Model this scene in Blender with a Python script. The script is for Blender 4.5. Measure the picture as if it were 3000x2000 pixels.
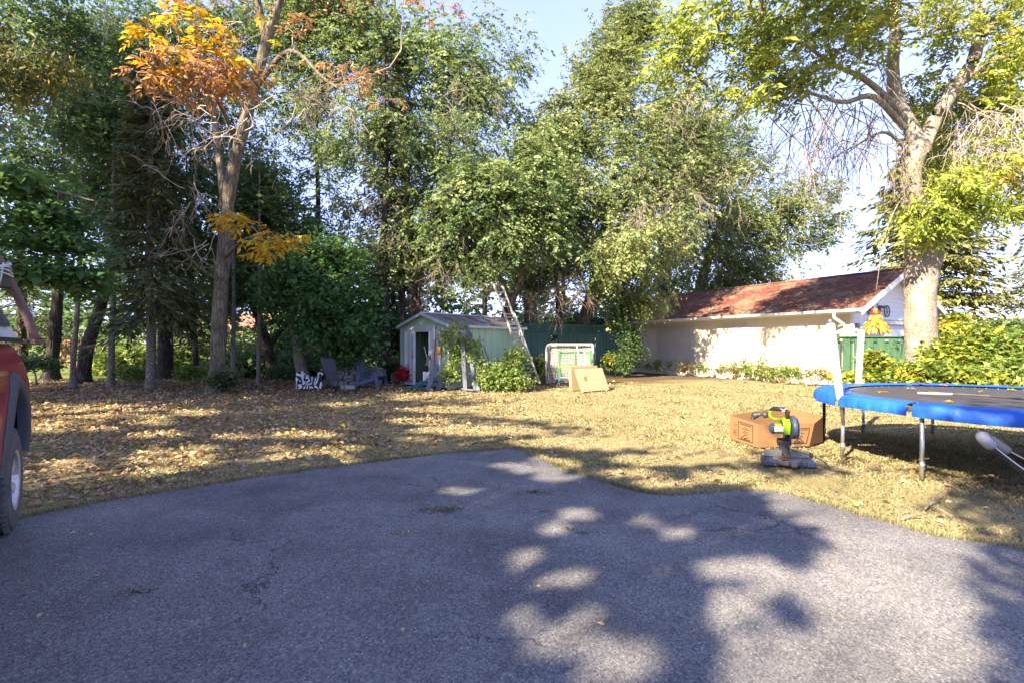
import bpy, math, random
import numpy as np
from mathutils import Vector, Matrix

for o in list(bpy.data.objects):
    bpy.data.objects.remove(o)
scene = bpy.context.scene
COL = scene.collection
R = math.radians

# ------------------------------------------------------------------ camera
F, H, HOR = 1450.0, 1.4, 1008.0          # focal length in photo pixels, eye height, horizon row
cam_d = bpy.data.cameras.new('camera')
cam_d.sensor_width = 36.0
cam_d.lens = 36.0 * F / 3000.0
cam_d.shift_y = 8.0 / 3000.0
cam_d.clip_end = 2000
cam_d.clip_start = 0.05
cam = bpy.data.objects.new('camera', cam_d)
cam.location = (0, 0, H)
cam.rotation_euler = (R(90), 0, 0)
COL.objects.link(cam)
scene.camera = cam

# ------------------------------------------------------------------ sky, sun, exposure
SUN_EL = R(33)
SX, SY = -0.66, -0.751                     # towards the sun, seen from above
world = bpy.data.worlds.new('World')
scene.world = world
world.use_nodes = True
wn = world.node_tree
wn.nodes.clear()
sky = wn.nodes.new('ShaderNodeTexSky')
sky.sky_type = 'NISHITA'
sky.sun_disc = False
sky.sun_elevation = SUN_EL
sky.sun_rotation = math.atan2(SX, SY)
sky.air_density = 0.9
sky.dust_density = 0.0
sky.altitude = 700
sky.ozone_density = 6.0
bg = wn.nodes.new('ShaderNodeBackground')
bg.inputs['Strength'].default_value = 0.15
wo = wn.nodes.new('ShaderNodeOutputWorld')
sgm = wn.nodes.new('ShaderNodeGamma'); sgm.inputs[1].default_value = 0.5
stn = wn.nodes.new('ShaderNodeMix'); stn.data_type = 'RGBA'; stn.blend_type = 'MULTIPLY'; stn.inputs[0].default_value = 1.0
stn.inputs[7].default_value = (0.97, 0.86, 1.14, 1)
wn.links.new(sky.outputs[0], sgm.inputs[0]); wn.links.new(sgm.outputs[0], stn.inputs[6])
wn.links.new(stn.outputs[2], bg.inputs[0])
wn.links.new(bg.outputs[0], wo.inputs[0])

sd = bpy.data.lights.new('sun', 'SUN')
sd.energy = 4.2
sd.angle = R(0.53)
sd.color = (1.0, 0.85, 0.63)
so = bpy.data.objects.new('sun', sd)
sdir = Vector((SX * math.cos(SUN_EL), SY * math.cos(SUN_EL), math.sin(SUN_EL)))
so.rotation_euler = sdir.to_track_quat('Z', 'Y').to_euler()
so.location = sdir * 60
COL.objects.link(so)

vs = scene.view_settings
scene.display_settings.display_device = 'sRGB'
vs.view_transform = 'Standard'
vs.look = 'None'
vs.gamma = 1.0
vs.use_curve_mapping = False
vs.exposure = 2.72
scene.cycles.max_bounces = 8
scene.cycles.diffuse_bounces = 5
scene.cycles.glossy_bounces = 2
scene.cycles.transmission_bounces = 5
scene.cycles.transparent_max_bounces = 6
scene.cycles.sample_clamp_indirect = 6.0
scene.cycles.use_denoising = True

# ------------------------------------------------------------------ helpers
rng = np.random.default_rng(7)
random.seed(7)

def P(px, py, Y):
    return np.array([(px - 1500.0) / F * Y, Y, H + (HOR - py) / F * Y])

def G(px, py):
    Y = H * F / (py - HOR)
    return np.array([(px - 1500.0) / F * Y, Y, 0.0])

def thing(name, label, cat, loc=(0, 0, 0), rotz=0.0, group=None):
    o = bpy.data.objects.new(name, None)
    o.empty_display_size = 0.2
    COL.objects.link(o)
    o.location = loc
    o.rotation_euler = (0, 0, rotz)
    tag(o, label, cat, group)
    return o

def tag(o, label=None, cat=None, group=None, kind=None):
    if label: o['label'] = label
    if cat: o['category'] = cat
    if group: o['group'] = group
    if kind: o['kind'] = kind
    return o

def copy_tree(o, parent=None):
    c = o.copy()
    COL.objects.link(c)
    c.parent = parent
    for ch in list(o.children):
        copy_tree(ch, c)
    return c

class MB:
    """collects simple shapes and links them as one mesh object"""
    def __init__(s):
        s.v, s.f = [], []
    def add(s, vs_, fs):
        b = len(s.v)
        s.v += [tuple(map(float, p)) for p in vs_]
        s.f += [tuple(b + i for i in f) for f in fs]
        return s
    def box(s, c, d, rz=0.0, rx=0.0, ry=0.0, bev=0.0):
        m = Matrix.Translation(c) @ Matrix.Rotation(rz, 4, 'Z') @ Matrix.Rotation(ry, 4, 'Y') @ Matrix.Rotation(rx, 4, 'X')
        x, y, z = d[0] / 2, d[1] / 2, d[2] / 2
        if bev <= 0:
            p = [(-x, -y, -z), (x, -y, -z), (x, y, -z), (-x, y, -z), (-x, -y, z), (x, -y, z), (x, y, z), (-x, y, z)]
            fs = [(0, 3, 2, 1), (4, 5, 6, 7), (0, 1, 5, 4), (1, 2, 6, 5), (2, 3, 7, 6), (3, 0, 4, 7)]
        else:
            b = min(bev, x * .9, y * .9, z * .9)
            p = []
            for zz, k in ((-z, b), (-z + b, 0), (z - b, 0), (z, b)):
                for (sx, sy) in ((-1, -1), (1, -1), (1, 1), (-1, 1)):
                    p.append((sx * (x - k), sy * (y - k), zz))
            fs = [(3, 2, 1, 0), (12, 13, 14, 15)]
            for r in range(3):
                for i in range(4):
                    j = (i + 1) % 4
                    fs.append((r * 4 + i, r * 4 + j, r * 4 + 4 + j, r * 4 + 4 + i))
        return s.add([m @ Vector(q) for q in p], fs)
    def bar(s, a, b, w, t, up=(0, 0, 1)):
        """rectangular bar from a to b, w across, t along up"""
        a, b, up = Vector(a), Vector(b), Vector(up)
        d = (b - a).normalized()
        u = d.cross(up)
        if u.length < 1e-4: u = d.cross(Vector((1, 0, 0)))
        u.normalize()
        n = u.cross(d).normalized()
        p = []
        for q in (a, b):
            for (i, j) in ((-1, -1), (1, -1), (1, 1), (-1, 1)):
                p.append(q + u * (i * w / 2) + n * (j * t / 2))
        return s.add(p, [(3, 2, 1, 0), (4, 5, 6, 7)] + [(i, (i + 1) % 4, (i + 1) % 4 + 4, i + 4) for i in range(4)])
    def tube(s, pts, rad, n=8, caps=True):
        pts = [Vector(p) for p in pts]
        if not hasattr(rad, '__len__'): rad = [rad] * len(pts)
        prev = None
        rings = []
        for i, p in enumerate(pts):
            d = (pts[min(i + 1, len(pts) - 1)] - pts[max(i - 1, 0)]).normalized()
            if prev is None:
                u = d.cross(Vector((0, 0, 1)))
                if u.length < 0.1: u = d.cross(Vector((1, 0, 0)))
            else:
                u = prev - d * prev.dot(d)
            u.normalize(); prev = u
            w = d.cross(u)
            rings.append([p + (u * math.cos(2 * math.pi * k / n) + w * math.sin(2 * math.pi * k / n)) * rad[i] for k in range(n)])
        vs_ = [q for r in rings for q in r]
        fs = []
        for i in range(len(rings) - 1):
            for k in range(n):
                k2 = (k + 1) % n
                fs.append((i * n + k, i * n + k2, (i + 1) * n + k2, (i + 1) * n + k))
        if caps:
            fs.append(tuple(range(n - 1, -1, -1)))
            fs.append(tuple((len(rings) - 1) * n + k for k in range(n)))
        return s.add(vs_, fs)
    def lathe(s, prof, n=24, M=None):
        vs_ = []
        for (r, z) in prof:
            for k in range(n):
                a = 2 * math.pi * k / n
                q = Vector((r * math.cos(a), r * math.sin(a), z))
                vs_.append(M @ q if M is not None else q)
        fs = []
        for i in range(len(prof) - 1):
            for k in range(n):
                k2 = (k + 1) % n
                fs.append((i * n + k, i * n + k2, (i + 1) * n + k2, (i + 1) * n + k))
        return s.add(vs_, fs)
    def prism(s, poly, n):
        """extrude polygon (list of 3d points) by vector n"""
        poly = [Vector(p) for p in poly]; n = Vector(n); k = len(poly)
        fs = [tuple(range(k - 1, -1, -1)), tuple(range(k, 2 * k))] + [(i, (i + 1) % k, (i + 1) % k + k, i + k) for i in range(k)]
        return s.add(poly + [p + n for p in poly], fs)
    def grid(s, fn, nu, nv, closed=False):
        vs_ = [fn(i / nu, j / nv) for j in range(nv + 1) for i in range(nu + 1)]
        fs = [(j * (nu + 1) + i, j * (nu + 1) + i + 1, (j + 1) * (nu + 1) + i + 1, (j + 1) * (nu + 1) + i) for j in range(nv) for i in range(nu)]
        return s.add(vs_, fs)
    def mesh(s, name, mat, smooth=False):
        me = bpy.data.meshes.new(name)
        me.from_pydata(s.v, [], s.f)
        if mat: me.materials.append(mat)
        if smooth: me.polygons.foreach_set('use_smooth', [True] * len(me.polygons))
        me.update()
        return me
    def build(s, name, mat, parent=None, smooth=False, loc=None):
        o = bpy.data.objects.new(name, s.mesh(name, mat, smooth))
        COL.objects.link(o)
        if parent: o.parent = parent
        if loc is not None: o.location = loc
        return o

def link_mesh(name, me, parent=None, loc=(0, 0, 0), rot=(0, 0, 0)):
    o = bpy.data.objects.new(name, me)
    COL.objects.link(o)
    o.parent = parent; o.location = loc; o.rotation_euler = rot
    return o

def np_obj(name, V, Fq, mat, parent=None, rnd=None, smooth=False):
    """mesh object from numpy arrays: V (n,3), Fq (m,k) all faces of k corners; rnd per face"""
    me = bpy.data.meshes.new(name)
    V = np.ascontiguousarray(V, dtype=np.float32); Fq = np.ascontiguousarray(Fq, dtype=np.int32)
    m, k = Fq.shape
    me.vertices.add(len(V)); me.vertices.foreach_set('co', V.ravel())
    me.loops.add(m * k); me.loops.foreach_set('vertex_index', Fq.ravel())
    me.polygons.add(m)
    me.polygons.foreach_set('loop_start', np.arange(0, m * k, k, dtype=np.int32))
    if rnd is not None:
        a = me.attributes.new('rnd', 'FLOAT', 'FACE')
        a.data.foreach_set('value', np.ascontiguousarray(rnd, dtype=np.float32))
    if smooth: me.polygons.foreach_set('use_smooth', np.ones(m, dtype=bool))
    me.materials.append(mat)
    me.update(calc_edges=True)
    o = bpy.data.objects.new(name, me)
    COL.objects.link(o)
    if parent: o.parent = parent
    if name in ('branches', 'crown', 'twigs', 'bare_twigs', 'stems', 'foliage', 'dead_branch', 'leaves') or name.endswith(('_bough', '_spray')): o['kind'] = 'stuff'
    return o

# ------------------------------------------------------------------ materials
def _nt(name):
    m = bpy.data.materials.new(name); m.use_nodes = True
    nt = m.node_tree; nt.nodes.clear()
    out = nt.nodes.new('ShaderNodeOutputMaterial')
    return m, nt, out

def M(name, c1, c2=None, scale=6.0, rough=0.7, bump=0.0, bscale=40.0, metal=0.0, spec=0.4, stretch=(1, 1, 1), dirt=None, coat=0.0):
    """principled with object-space noise between two colours, optional dirt colour in patches and bump"""
    m, nt, out = _nt(name)
    N, L = nt.nodes, nt.links
    b = N.new('ShaderNodeBsdfPrincipled')
    b.inputs['Roughness'].default_value = rough
    b.inputs['Metallic'].default_value = metal
    b.inputs['Specular IOR Level'].default_value = spec
    if coat: b.inputs['Coat Weight'].default_value = coat
    tc = N.new('ShaderNodeTexCoord'); mp = N.new('ShaderNodeMapping')
    mp.inputs['Scale'].default_value = stretch
    L.new(tc.outputs['Object'], mp.inputs[0])
    c2 = c2 or tuple(x * 0.75 for x in c1)
    nz = N.new('ShaderNodeTexNoise'); nz.inputs['Scale'].default_value = scale; nz.inputs['Detail'].default_value = 6
    nz.inputs['Roughness'].default_value = 0.65
    L.new(mp.outputs[0], nz.inputs['Vector'])
    cr = N.new('ShaderNodeValToRGB')
    cr.color_ramp.elements[0].position = 0.32; cr.color_ramp.elements[1].position = 0.68
    cr.color_ramp.elements[0].color = (*c2, 1); cr.color_ramp.elements[1].color = (*c1, 1)
    L.new(nz.outputs[0], cr.inputs[0])
    col = cr.outputs[0]
    if dirt:
        n2 = N.new('ShaderNodeTexNoise'); n2.inputs['Scale'].default_value = dirt[1]; n2.inputs['Detail'].default_value = 8
        n2.inputs['Roughness'].default_value = 0.7
        L.new(tc.outputs['Object'], n2.inputs['Vector'])
        r2 = N.new('ShaderNodeValToRGB'); r2.color_ramp.elements[0].position = dirt[2]; r2.color_ramp.elements[1].position = dirt[2] + 0.12
        L.new(n2.outputs[0], r2.inputs[0])
        mx = N.new('ShaderNodeMix'); mx.data_type = 'RGBA'
        L.new(r2.outputs[0], mx.inputs[0]); L.new(col, mx.inputs[6]); mx.inputs[7].default_value = (*dirt[0], 1)
        col = mx.outputs[2]
    L.new(col, b.inputs['Base Color'])
    if bump > 0:
        nb = N.new('ShaderNodeTexNoise'); nb.inputs['Scale'].default_value = bscale; nb.inputs['Detail'].default_value = 5
        L.new(mp.outputs[0], nb.inputs['Vector'])
        bp = N.new('ShaderNodeBump'); bp.inputs['Strength'].default_value = bump; bp.inputs['Distance'].default_value = 0.02
        L.new(nb.outputs[0], bp.inputs['Height']); L.new(bp.outputs[0], b.inputs['Normal'])
    L.new(b.outputs[0], out.inputs[0])
    return m

def LM(name, stops, trans=0.35, rough=0.55, vary=0.5, vscale=0.6):
    """leaf material: colour from the per-leaf 'rnd' number plus slow noise; lets light through"""
    m, nt, out = _nt(name)
    N, L = nt.nodes, nt.links
    at = N.new('ShaderNodeAttribute'); at.attribute_name = 'rnd'
    tc = N.new('ShaderNodeTexCoord')
    nz = N.new('ShaderNodeTexNoise'); nz.inputs['Scale'].default_value = vscale; nz.inputs['Detail'].default_value = 3
    L.new(tc.outputs['Object'], nz.inputs['Vector'])
    ma = N.new('ShaderNodeMath'); ma.operation = 'MULTIPLY_ADD'
    L.new(nz.outputs[0], ma.inputs[0]); ma.inputs[1].default_value = vary * 2; 
    ma2 = N.new('ShaderNodeMath'); ma2.operation = 'MULTIPLY_ADD'
    L.new(at.outputs['Fac'], ma2.inputs[0]); ma2.inputs[1].default_value = 1 - vary * 0.5; ma2.inputs[2].default_value = -vary * 0.75
    L.new(ma2.outputs[0], ma.inputs[2])
    cr = N.new('ShaderNodeValToRGB'); e = cr.color_ramp.elements
    while len(e) < len(stops): e.new(0.5)
    for k, (p, c) in enumerate(stops):
        e[k].position = p; e[k].color = (*c, 1)
    L.new(ma.outputs[0], cr.inputs[0])
    b = N.new('ShaderNodeBsdfPrincipled'); b.inputs['Roughness'].default_value = rough
    b.inputs['Specular IOR Level'].default_value = 0.35
    L.new(cr.outputs[0], b.inputs['Base Color'])
    hs = N.new('ShaderNodeHueSaturation'); hs.inputs['Hue'].default_value = 0.485; hs.inputs['Saturation'].default_value = 1.02; hs.inputs['Value'].default_value = 1.5
    L.new(cr.outputs[0], hs.inputs['Color'])
    t = N.new('ShaderNodeBsdfTranslucent'); L.new(hs.outputs[0], t.inputs['Color'])
    mx = N.new('ShaderNodeMixShader'); mx.inputs[0].default_value = trans
    L.new(b.outputs[0], mx.inputs[1]); L.new(t.outputs[0], mx.inputs[2])
    L.new(mx.outputs[0], out.inputs[0])
    return m

def bark_mat(name, c1, c2, vs_=9.0, zs=0.22, depth=1.0, moss=None):
    m, nt, out = _nt(name)
    N, L = nt.nodes, nt.links
    tc = N.new('ShaderNodeTexCoord'); mp = N.new('ShaderNodeMapping'); mp.inputs['Scale'].default_value = (1, 1, zs)
    L.new(tc.outputs['Object'], mp.inputs[0])
    n0 = N.new('ShaderNodeTexNoise'); n0.inputs['Scale'].default_value = 4; L.new(mp.outputs[0], n0.inputs['Vector'])
    mxv = N.new('ShaderNodeVectorMath'); mxv.operation = 'MULTIPLY_ADD'
    L.new(n0.outputs['Color'], mxv.inputs[0]); mxv.inputs[1].default_value = (0.25, 0.25, 0.25); L.new(mp.outputs[0], mxv.inputs[2])
    vo = N.new('ShaderNodeTexVoronoi'); vo.feature = 'DISTANCE_TO_EDGE'; vo.inputs['Scale'].default_value = vs_
    L.new(mxv.outputs[0], vo.inputs['Vector'])
    nz = N.new('ShaderNodeTexNoise'); nz.inputs['Scale'].default_value = 14; nz.inputs['Detail'].default_value = 7; nz.inputs['Roughness'].default_value = 0.7
    L.new(mp.outputs[0], nz.inputs['Vector'])
    cr = N.new('ShaderNodeValToRGB'); cr.color_ramp.elements[0].position = 0.0; cr.color_ramp.elements[1].position = 0.22
    cr.color_ramp.elements[0].color = (*c2, 1); cr.color_ramp.elements[1].color = (*c1, 1)
    L.new(vo.outputs['Distance'], cr.inputs[0])
    mul = N.new('ShaderNodeMix'); mul.data_type = 'RGBA'; mul.blend_type = 'MULTIPLY'; mul.inputs[0].default_value = 0.8
    r2 = N.new('ShaderNodeValToRGB'); r2.color_ramp.elements[0].position = 0.3; r2.color_ramp.elements[1].position = 0.7
    r2.color_ramp.elements[0].color = (0.45, 0.45, 0.45, 1); r2.color_ramp.elements[1].color = (1, 1, 1, 1)
    L.new(nz.outputs[0], r2.inputs[0]); L.new(cr.outputs[0], mul.inputs[6]); L.new(r2.outputs[0], mul.inputs[7])
    col = mul.outputs[2]
    if moss:
        n3 = N.new('ShaderNodeTexNoise'); n3.inputs['Scale'].default_value = 2.2; n3.inputs['Detail'].default_value = 6
        L.new(tc.outputs['Object'], n3.inputs['Vector'])
        r3 = N.new('ShaderNodeValToRGB'); r3.color_ramp.elements[0].position = 0.5; r3.color_ramp.elements[1].position = 0.68
        L.new(n3.outputs[0], r3.inputs[0])
        m3 = N.new('ShaderNodeMix'); m3.data_type = 'RGBA'
        mm = N.new('ShaderNodeMath'); mm.operation = 'MULTIPLY'; mm.inputs[1].default_value = 0.6
        L.new(r3.outputs[0], mm.inputs[0]); L.new(mm.outputs[0], m3.inputs[0]); L.new(col, m3.inputs[6]); m3.inputs[7].default_value = (*moss, 1)
        col = m3.outputs[2]
    b = N.new('ShaderNodeBsdfPrincipled'); b.inputs['Roughness'].default_value = 0.9; b.inputs['Specular IOR Level'].default_value = 0.15
    L.new(col, b.inputs['Base Color'])
    ad = N.new('ShaderNodeMath'); ad.operation = 'MULTIPLY_ADD'; L.new(nz.outputs[0], ad.inputs[0]); ad.inputs[1].default_value = 0.35; L.new(vo.outputs['Distance'], ad.inputs[2])
    bp = N.new('ShaderNodeBump'); bp.inputs['Strength'].default_value = depth; bp.inputs['Distance'].default_value = 0.05
    L.new(ad.outputs[0], bp.inputs['Height']); L.new(bp.outputs[0], b.inputs['Normal'])
    L.new(b.outputs[0], out.inputs[0])
    return m
# ------------------------------------------------------------------ ground
def ground_material(name):
    """dry lawn, dirt and litter: colours by noise in world space"""
    m, nt, out = _nt(name)
    N, L = nt.nodes, nt.links
    tc = N.new('ShaderNodeTexCoord')
    def noise(s, d=6, r=0.6):
        n = N.new('ShaderNodeTexNoise'); n.inputs['Scale'].default_value = s; n.inputs['Detail'].default_value = d
        n.inputs['Roughness'].default_value = r; L.new(tc.outputs['Object'], n.inputs['Vector']); return n.outputs[0]
    def ramp(fac, stops):
        c = N.new('ShaderNodeValToRGB'); e = c.color_ramp.elements
        while len(e) < len(stops): e.new(0.5)
        for k, (p, col) in enumerate(stops): e[k].position = p; e[k].color = (*col, 1)
        L.new(fac, c.inputs[0]); return c.outputs[0]
    fine = ramp(noise(55, 8, 0.75), [(0.28, (0.08, 0.066, 0.034)), (0.45, (0.19, 0.15, 0.075)), (0.58, (0.27, 0.22, 0.115)), (0.75, (0.35, 0.285, 0.155))])
    green = ramp(noise(60, 8, 0.75), [(0.3, (0.035, 0.045, 0.015)), (0.55, (0.12, 0.13, 0.045)), (0.75, (0.24, 0.22, 0.09))])
    dirt = ramp(noise(38, 8, 0.75), [(0.3, (0.03, 0.022, 0.013)), (0.5, (0.085, 0.062, 0.036)), (0.72, (0.19, 0.13, 0.07))])
    mx = N.new('ShaderNodeMix'); mx.data_type = 'RGBA'
    L.new(ramp(noise(0.9, 5), [(0.5, (0, 0, 0)), (0.68, (0.6, 0.6, 0.6))]), mx.inputs[0]); L.new(fine, mx.inputs[6]); L.new(green, mx.inputs[7])
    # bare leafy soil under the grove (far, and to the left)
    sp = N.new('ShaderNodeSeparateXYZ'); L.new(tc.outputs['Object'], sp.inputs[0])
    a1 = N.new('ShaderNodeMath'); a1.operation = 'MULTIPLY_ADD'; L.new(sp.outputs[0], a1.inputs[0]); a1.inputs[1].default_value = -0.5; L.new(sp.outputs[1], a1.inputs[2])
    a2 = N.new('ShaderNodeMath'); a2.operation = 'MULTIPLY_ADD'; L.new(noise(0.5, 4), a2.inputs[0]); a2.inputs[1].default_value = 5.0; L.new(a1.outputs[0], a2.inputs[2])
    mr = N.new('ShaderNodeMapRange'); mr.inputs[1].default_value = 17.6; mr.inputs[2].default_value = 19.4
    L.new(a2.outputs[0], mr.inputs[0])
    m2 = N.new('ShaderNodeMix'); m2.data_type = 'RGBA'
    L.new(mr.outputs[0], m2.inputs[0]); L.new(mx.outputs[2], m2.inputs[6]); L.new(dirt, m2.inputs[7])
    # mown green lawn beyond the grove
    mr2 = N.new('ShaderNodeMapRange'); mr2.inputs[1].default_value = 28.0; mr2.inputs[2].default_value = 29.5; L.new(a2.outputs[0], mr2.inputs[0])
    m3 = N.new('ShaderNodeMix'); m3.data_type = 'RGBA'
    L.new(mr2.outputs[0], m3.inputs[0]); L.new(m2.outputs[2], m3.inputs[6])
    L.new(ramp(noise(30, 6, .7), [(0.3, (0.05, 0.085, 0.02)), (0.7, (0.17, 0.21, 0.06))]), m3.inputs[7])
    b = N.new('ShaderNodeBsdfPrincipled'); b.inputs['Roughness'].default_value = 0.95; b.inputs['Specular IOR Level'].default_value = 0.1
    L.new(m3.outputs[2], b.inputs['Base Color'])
    bp = N.new('ShaderNodeBump'); bp.inputs['Strength'].default_value = 0.45; bp.inputs['Distance'].default_value = 0.02
    L.new(noise(70, 6, 0.8), bp.inputs['Height']); L.new(bp.outputs[0], b.inputs['Normal'])
    L.new(b.outputs[0], out.inputs[0])
    return m

def asphalt_material(name):
    m, nt, out = _nt(name)
    N, L = nt.nodes, nt.links
    tc = N.new('ShaderNodeTexCoord')
    def noise(s, d=6, r=0.6, vec=None):
        n = N.new('ShaderNodeTexNoise'); n.inputs['Scale'].default_value = s; n.inputs['Detail'].default_value = d
        n.inputs['Roughness'].default_value = r; L.new(vec or tc.outputs['Object'], n.inputs['Vector']); return n
    def ramp(fac, stops):
        c = N.new('ShaderNodeValToRGB'); e = c.color_ramp.elements
        while len(e) < len(stops): e.new(0.5)
        for k, (p, col) in enumerate(stops): e[k].position = p; e[k].color = (*col, 1)
        L.new(fac, c.inputs[0]); return c.outputs[0]
    def mix(fac, a, b_, mode='MIX'):
        x = N.new('ShaderNodeMix'); x.data_type = 'RGBA'; x.blend_type = mode
        if isinstance(fac, float): x.inputs[0].default_value = fac
        else: L.new(fac, x.inputs[0])
        if isinstance(a, tuple): x.inputs[6].default_value = (*a, 1)
        else: L.new(a, x.inputs[6])
        if isinstance(b_, tuple): x.inputs[7].default_value = (*b_, 1)
        else: L.new(b_, x.inputs[7])
        return x.outputs[2]
    base = ramp(noise(1.6, 7, 0.62).outputs[0], [(0.3, (0.12, 0.118, 0.12)), (0.5, (0.16, 0.157, 0.157)), (0.7, (0.2, 0.196, 0.192))])
    # worn, darker sealed patches
    patch = ramp(noise(0.55, 5, 0.6).outputs[0], [(0.4, (1.06, 1.05, 1.04)), (0.5, (0.92, 0.92, 0.93)), (0.64, (0.68, 0.68, 0.71))])
    base = mix(1.0, base, patch, 'MULTIPLY')
    # stones of the aggregate
    v = N.new('ShaderNodeTexVoronoi'); v.inputs['Scale'].default_value = 105; L.new(tc.outputs['Object'], v.inputs['Vector'])
    st = ramp(v.outputs['Color'], [(0.0, (0.38, 0.38, 0.4)), (0.45, (0.86, 0.86, 0.87)), (0.8, (1.22, 1.2, 1.18)), (0.95, (1.9, 1.85, 1.8))])
    base = mix(1.0, base, st, 'MULTIPLY')
    v2 = N.new('ShaderNodeTexVoronoi'); v2.inputs['Scale'].default_value = 46; L.new(tc.outputs['Object'], v2.inputs['Vector'])
    big = ramp(v2.outputs['Distance'], [(0.0, (1, 1, 1)), (0.2, (0, 0, 0))])
    sel = ramp(v2.outputs['Color'], [(0.93, (0, 0, 0)), (0.97, (1, 1, 1))])
    base = mix(mix(1.0, big, sel, 'MULTIPLY'), base, (0.36, 0.35, 0.34))
    # cracks
    nd = noise(2.2, 5, 0.65)
    vm = N.new('ShaderNodeVectorMath'); vm.operation = 'MULTIPLY_ADD'; L.new(nd.outputs['Color'], vm.inputs[0]); vm.inputs[1].default_value = (0.9, 0.9, 0.0); L.new(tc.outputs['Object'], vm.inputs[2])
    vc = N.new('ShaderNodeTexVoronoi'); vc.feature = 'DISTANCE_TO_EDGE'; vc.inputs['Scale'].default_value = 0.62; L.new(vm.outputs[0], vc.inputs['Vector'])
    ck = ramp(vc.outputs['Distance'], [(0.0, (0.9, 0.9, 0.9)), (0.006, (0, 0, 0))])
    cm = ramp(noise(0.8, 3).outputs[0], [(0.46, (0, 0, 0)), (0.57, (1, 1, 1))])
    crk = mix(1.0, ck, cm, 'MULTIPLY')
    base = mix(crk, base, (0.022, 0.02, 0.018))
    b = N.new('ShaderNodeBsdfPrincipled'); b.inputs['Roughness'].default_value = 0.86; b.inputs['Specular IOR Level'].default_value = 0.25
    L.new(base, b.inputs['Base Color'])
    h = mix(0.5, v.outputs['Distance'], noise(160, 4).outputs[0])
    h2 = mix(crk, h, (-1.5, -1.5, -1.5))
    bp = N.new('ShaderNodeBump'); bp.inputs['Strength'].default_value = 0.8; bp.inputs['Distance'].default_value = 0.012
    L.new(h2, bp.inputs['Height']); L.new(bp.outputs[0], b.inputs['Normal'])
    L.new(b.outputs[0], out.inputs[0])
    return m

gm = ground_material('dry_lawn')
# one sheet to the horizon: fine near the camera, coarse far away
def gz(x, y):
    return 0.018 * math.sin(x * 0.9 + 1.3) * math.sin(y * 0.7) + 0.012 * math.sin(x * 2.3 + y * 1.9)
xs = [-400, -150, -70] + list(np.linspace(-34, 34, 86)) + [70, 150, 400]
ys = [-200, -60] + list(np.linspace(-24, 40, 81)) + [70, 150, 400]
g = MB()
vv = []
for y in ys:
    for x in xs:
        near = abs(x) <= 34 and -24 <= y <= 40
        vv.append((x, y, gz(x, y) - 0.03 if near else -0.05))
n = len(xs)
g.add(vv, [(j * n + i, j * n + i + 1, (j + 1) * n + i + 1, (j + 1) * n + i) for j in range(len(ys) - 1) for i in range(n - 1)])
tag(g.build('lawn_ground', gm, smooth=True), kind='structure')

edge_px = [(64, 1518), (300, 1472), (638, 1416), (880, 1381), (1110, 1352), (1320, 1327), (1518, 1314), (1658, 1378), (1770, 1412), (1875, 1441), (1951, 1454),
           (2050, 1448), (2143, 1439), (2230, 1440), (2296, 1446), (2423, 1480), (2520, 1508), (2627, 1537), (2755, 1575), (3000, 1612)]
edge = [G(*p)[:2] for p in edge_px]
dense = []
for a, b in zip(edge[:-1], edge[1:]):
    k = max(2, int(np.linalg.norm(b - a) / 0.05))
    for i in range(k): dense.append(a + (b - a) * i / k)
dense.append(edge[-1])
dense = np.array(dense)
ASPH_EDGE = dense
poly = [(q[0] + 0.02 * math.sin(i * 0.31) + rng.normal(0, 0.022), q[1] + 0.03 * math.sin(i * 0.17) + rng.normal(0, 0.026)) for i, q in enumerate(dense)]
poly = [(-5.4, 3.55), (-4.3, 3.85)] + poly + [(6.5, 3.0), (7.2, -18.0), (-12.0, -18.0), (-12.0, 2.2), (-8.0, 3.0)]
ASPH = np.array(poly)
def in_asphalt(x, y):
    """vectorised point in polygon"""
    x = np.asarray(x); y = np.asarray(y); ins = np.zeros(x.shape, bool)
    px, py = ASPH[:, 0], ASPH[:, 1]
    j = len(px) - 1
    for i in range(len(px)):
        c = ((py[i] > y) != (py[j] > y))
        with np.errstate(divide='ignore', invalid='ignore'):
            xi = (px[j] - px[i]) * (y - py[i]) / (py[j] - py[i]) + px[i]
        ins ^= c & (x < xi)
        j = i
    return ins
am = asphalt_material('old_asphalt')
pav = MB().prism([(x, y, -0.06) for x, y in poly], (0, 0, 0.075)).build('asphalt_driveway', am)
tag(pav, kind='structure')

# ------------------------------------------------------------------ garage (wall at x=0 facing left, gable at y=0)
m_stucco = M('cream_stucco', (0.62, 0.55, 0.42), (0.55, 0.48, 0.36), 5, 0.9, 0.25, 120, dirt=((0.55, 0.47, 0.35), 1.3, 0.62))
m_found = M('painted_concrete', (0.72, 0.66, 0.56), (0.55, 0.49, 0.4), 4, 0.9, 0.3, 60, dirt=((0.3, 0.25, 0.18), 2.5, 0.56))
m_white = M('white_paint', (0.66, 0.66, 0.65), (0.54, 0.54, 0.53), 3, 0.45, 0.05, 30, dirt=((0.42, 0.39, 0.34), 3.5, 0.66))
m_siding = M('white_siding', (0.74, 0.74, 0.76), (0.66, 0.66, 0.69), 2, 0.5, 0.05, 30, stretch=(1, 1, 8))
m_door = M('garage_door_paint', (0.66, 0.66, 0.7), (0.58, 0.58, 0.62), 2, 0.5)
m_dark = M('dark_gap', (0.02, 0.02, 0.022), None, 4, 0.9)

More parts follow.
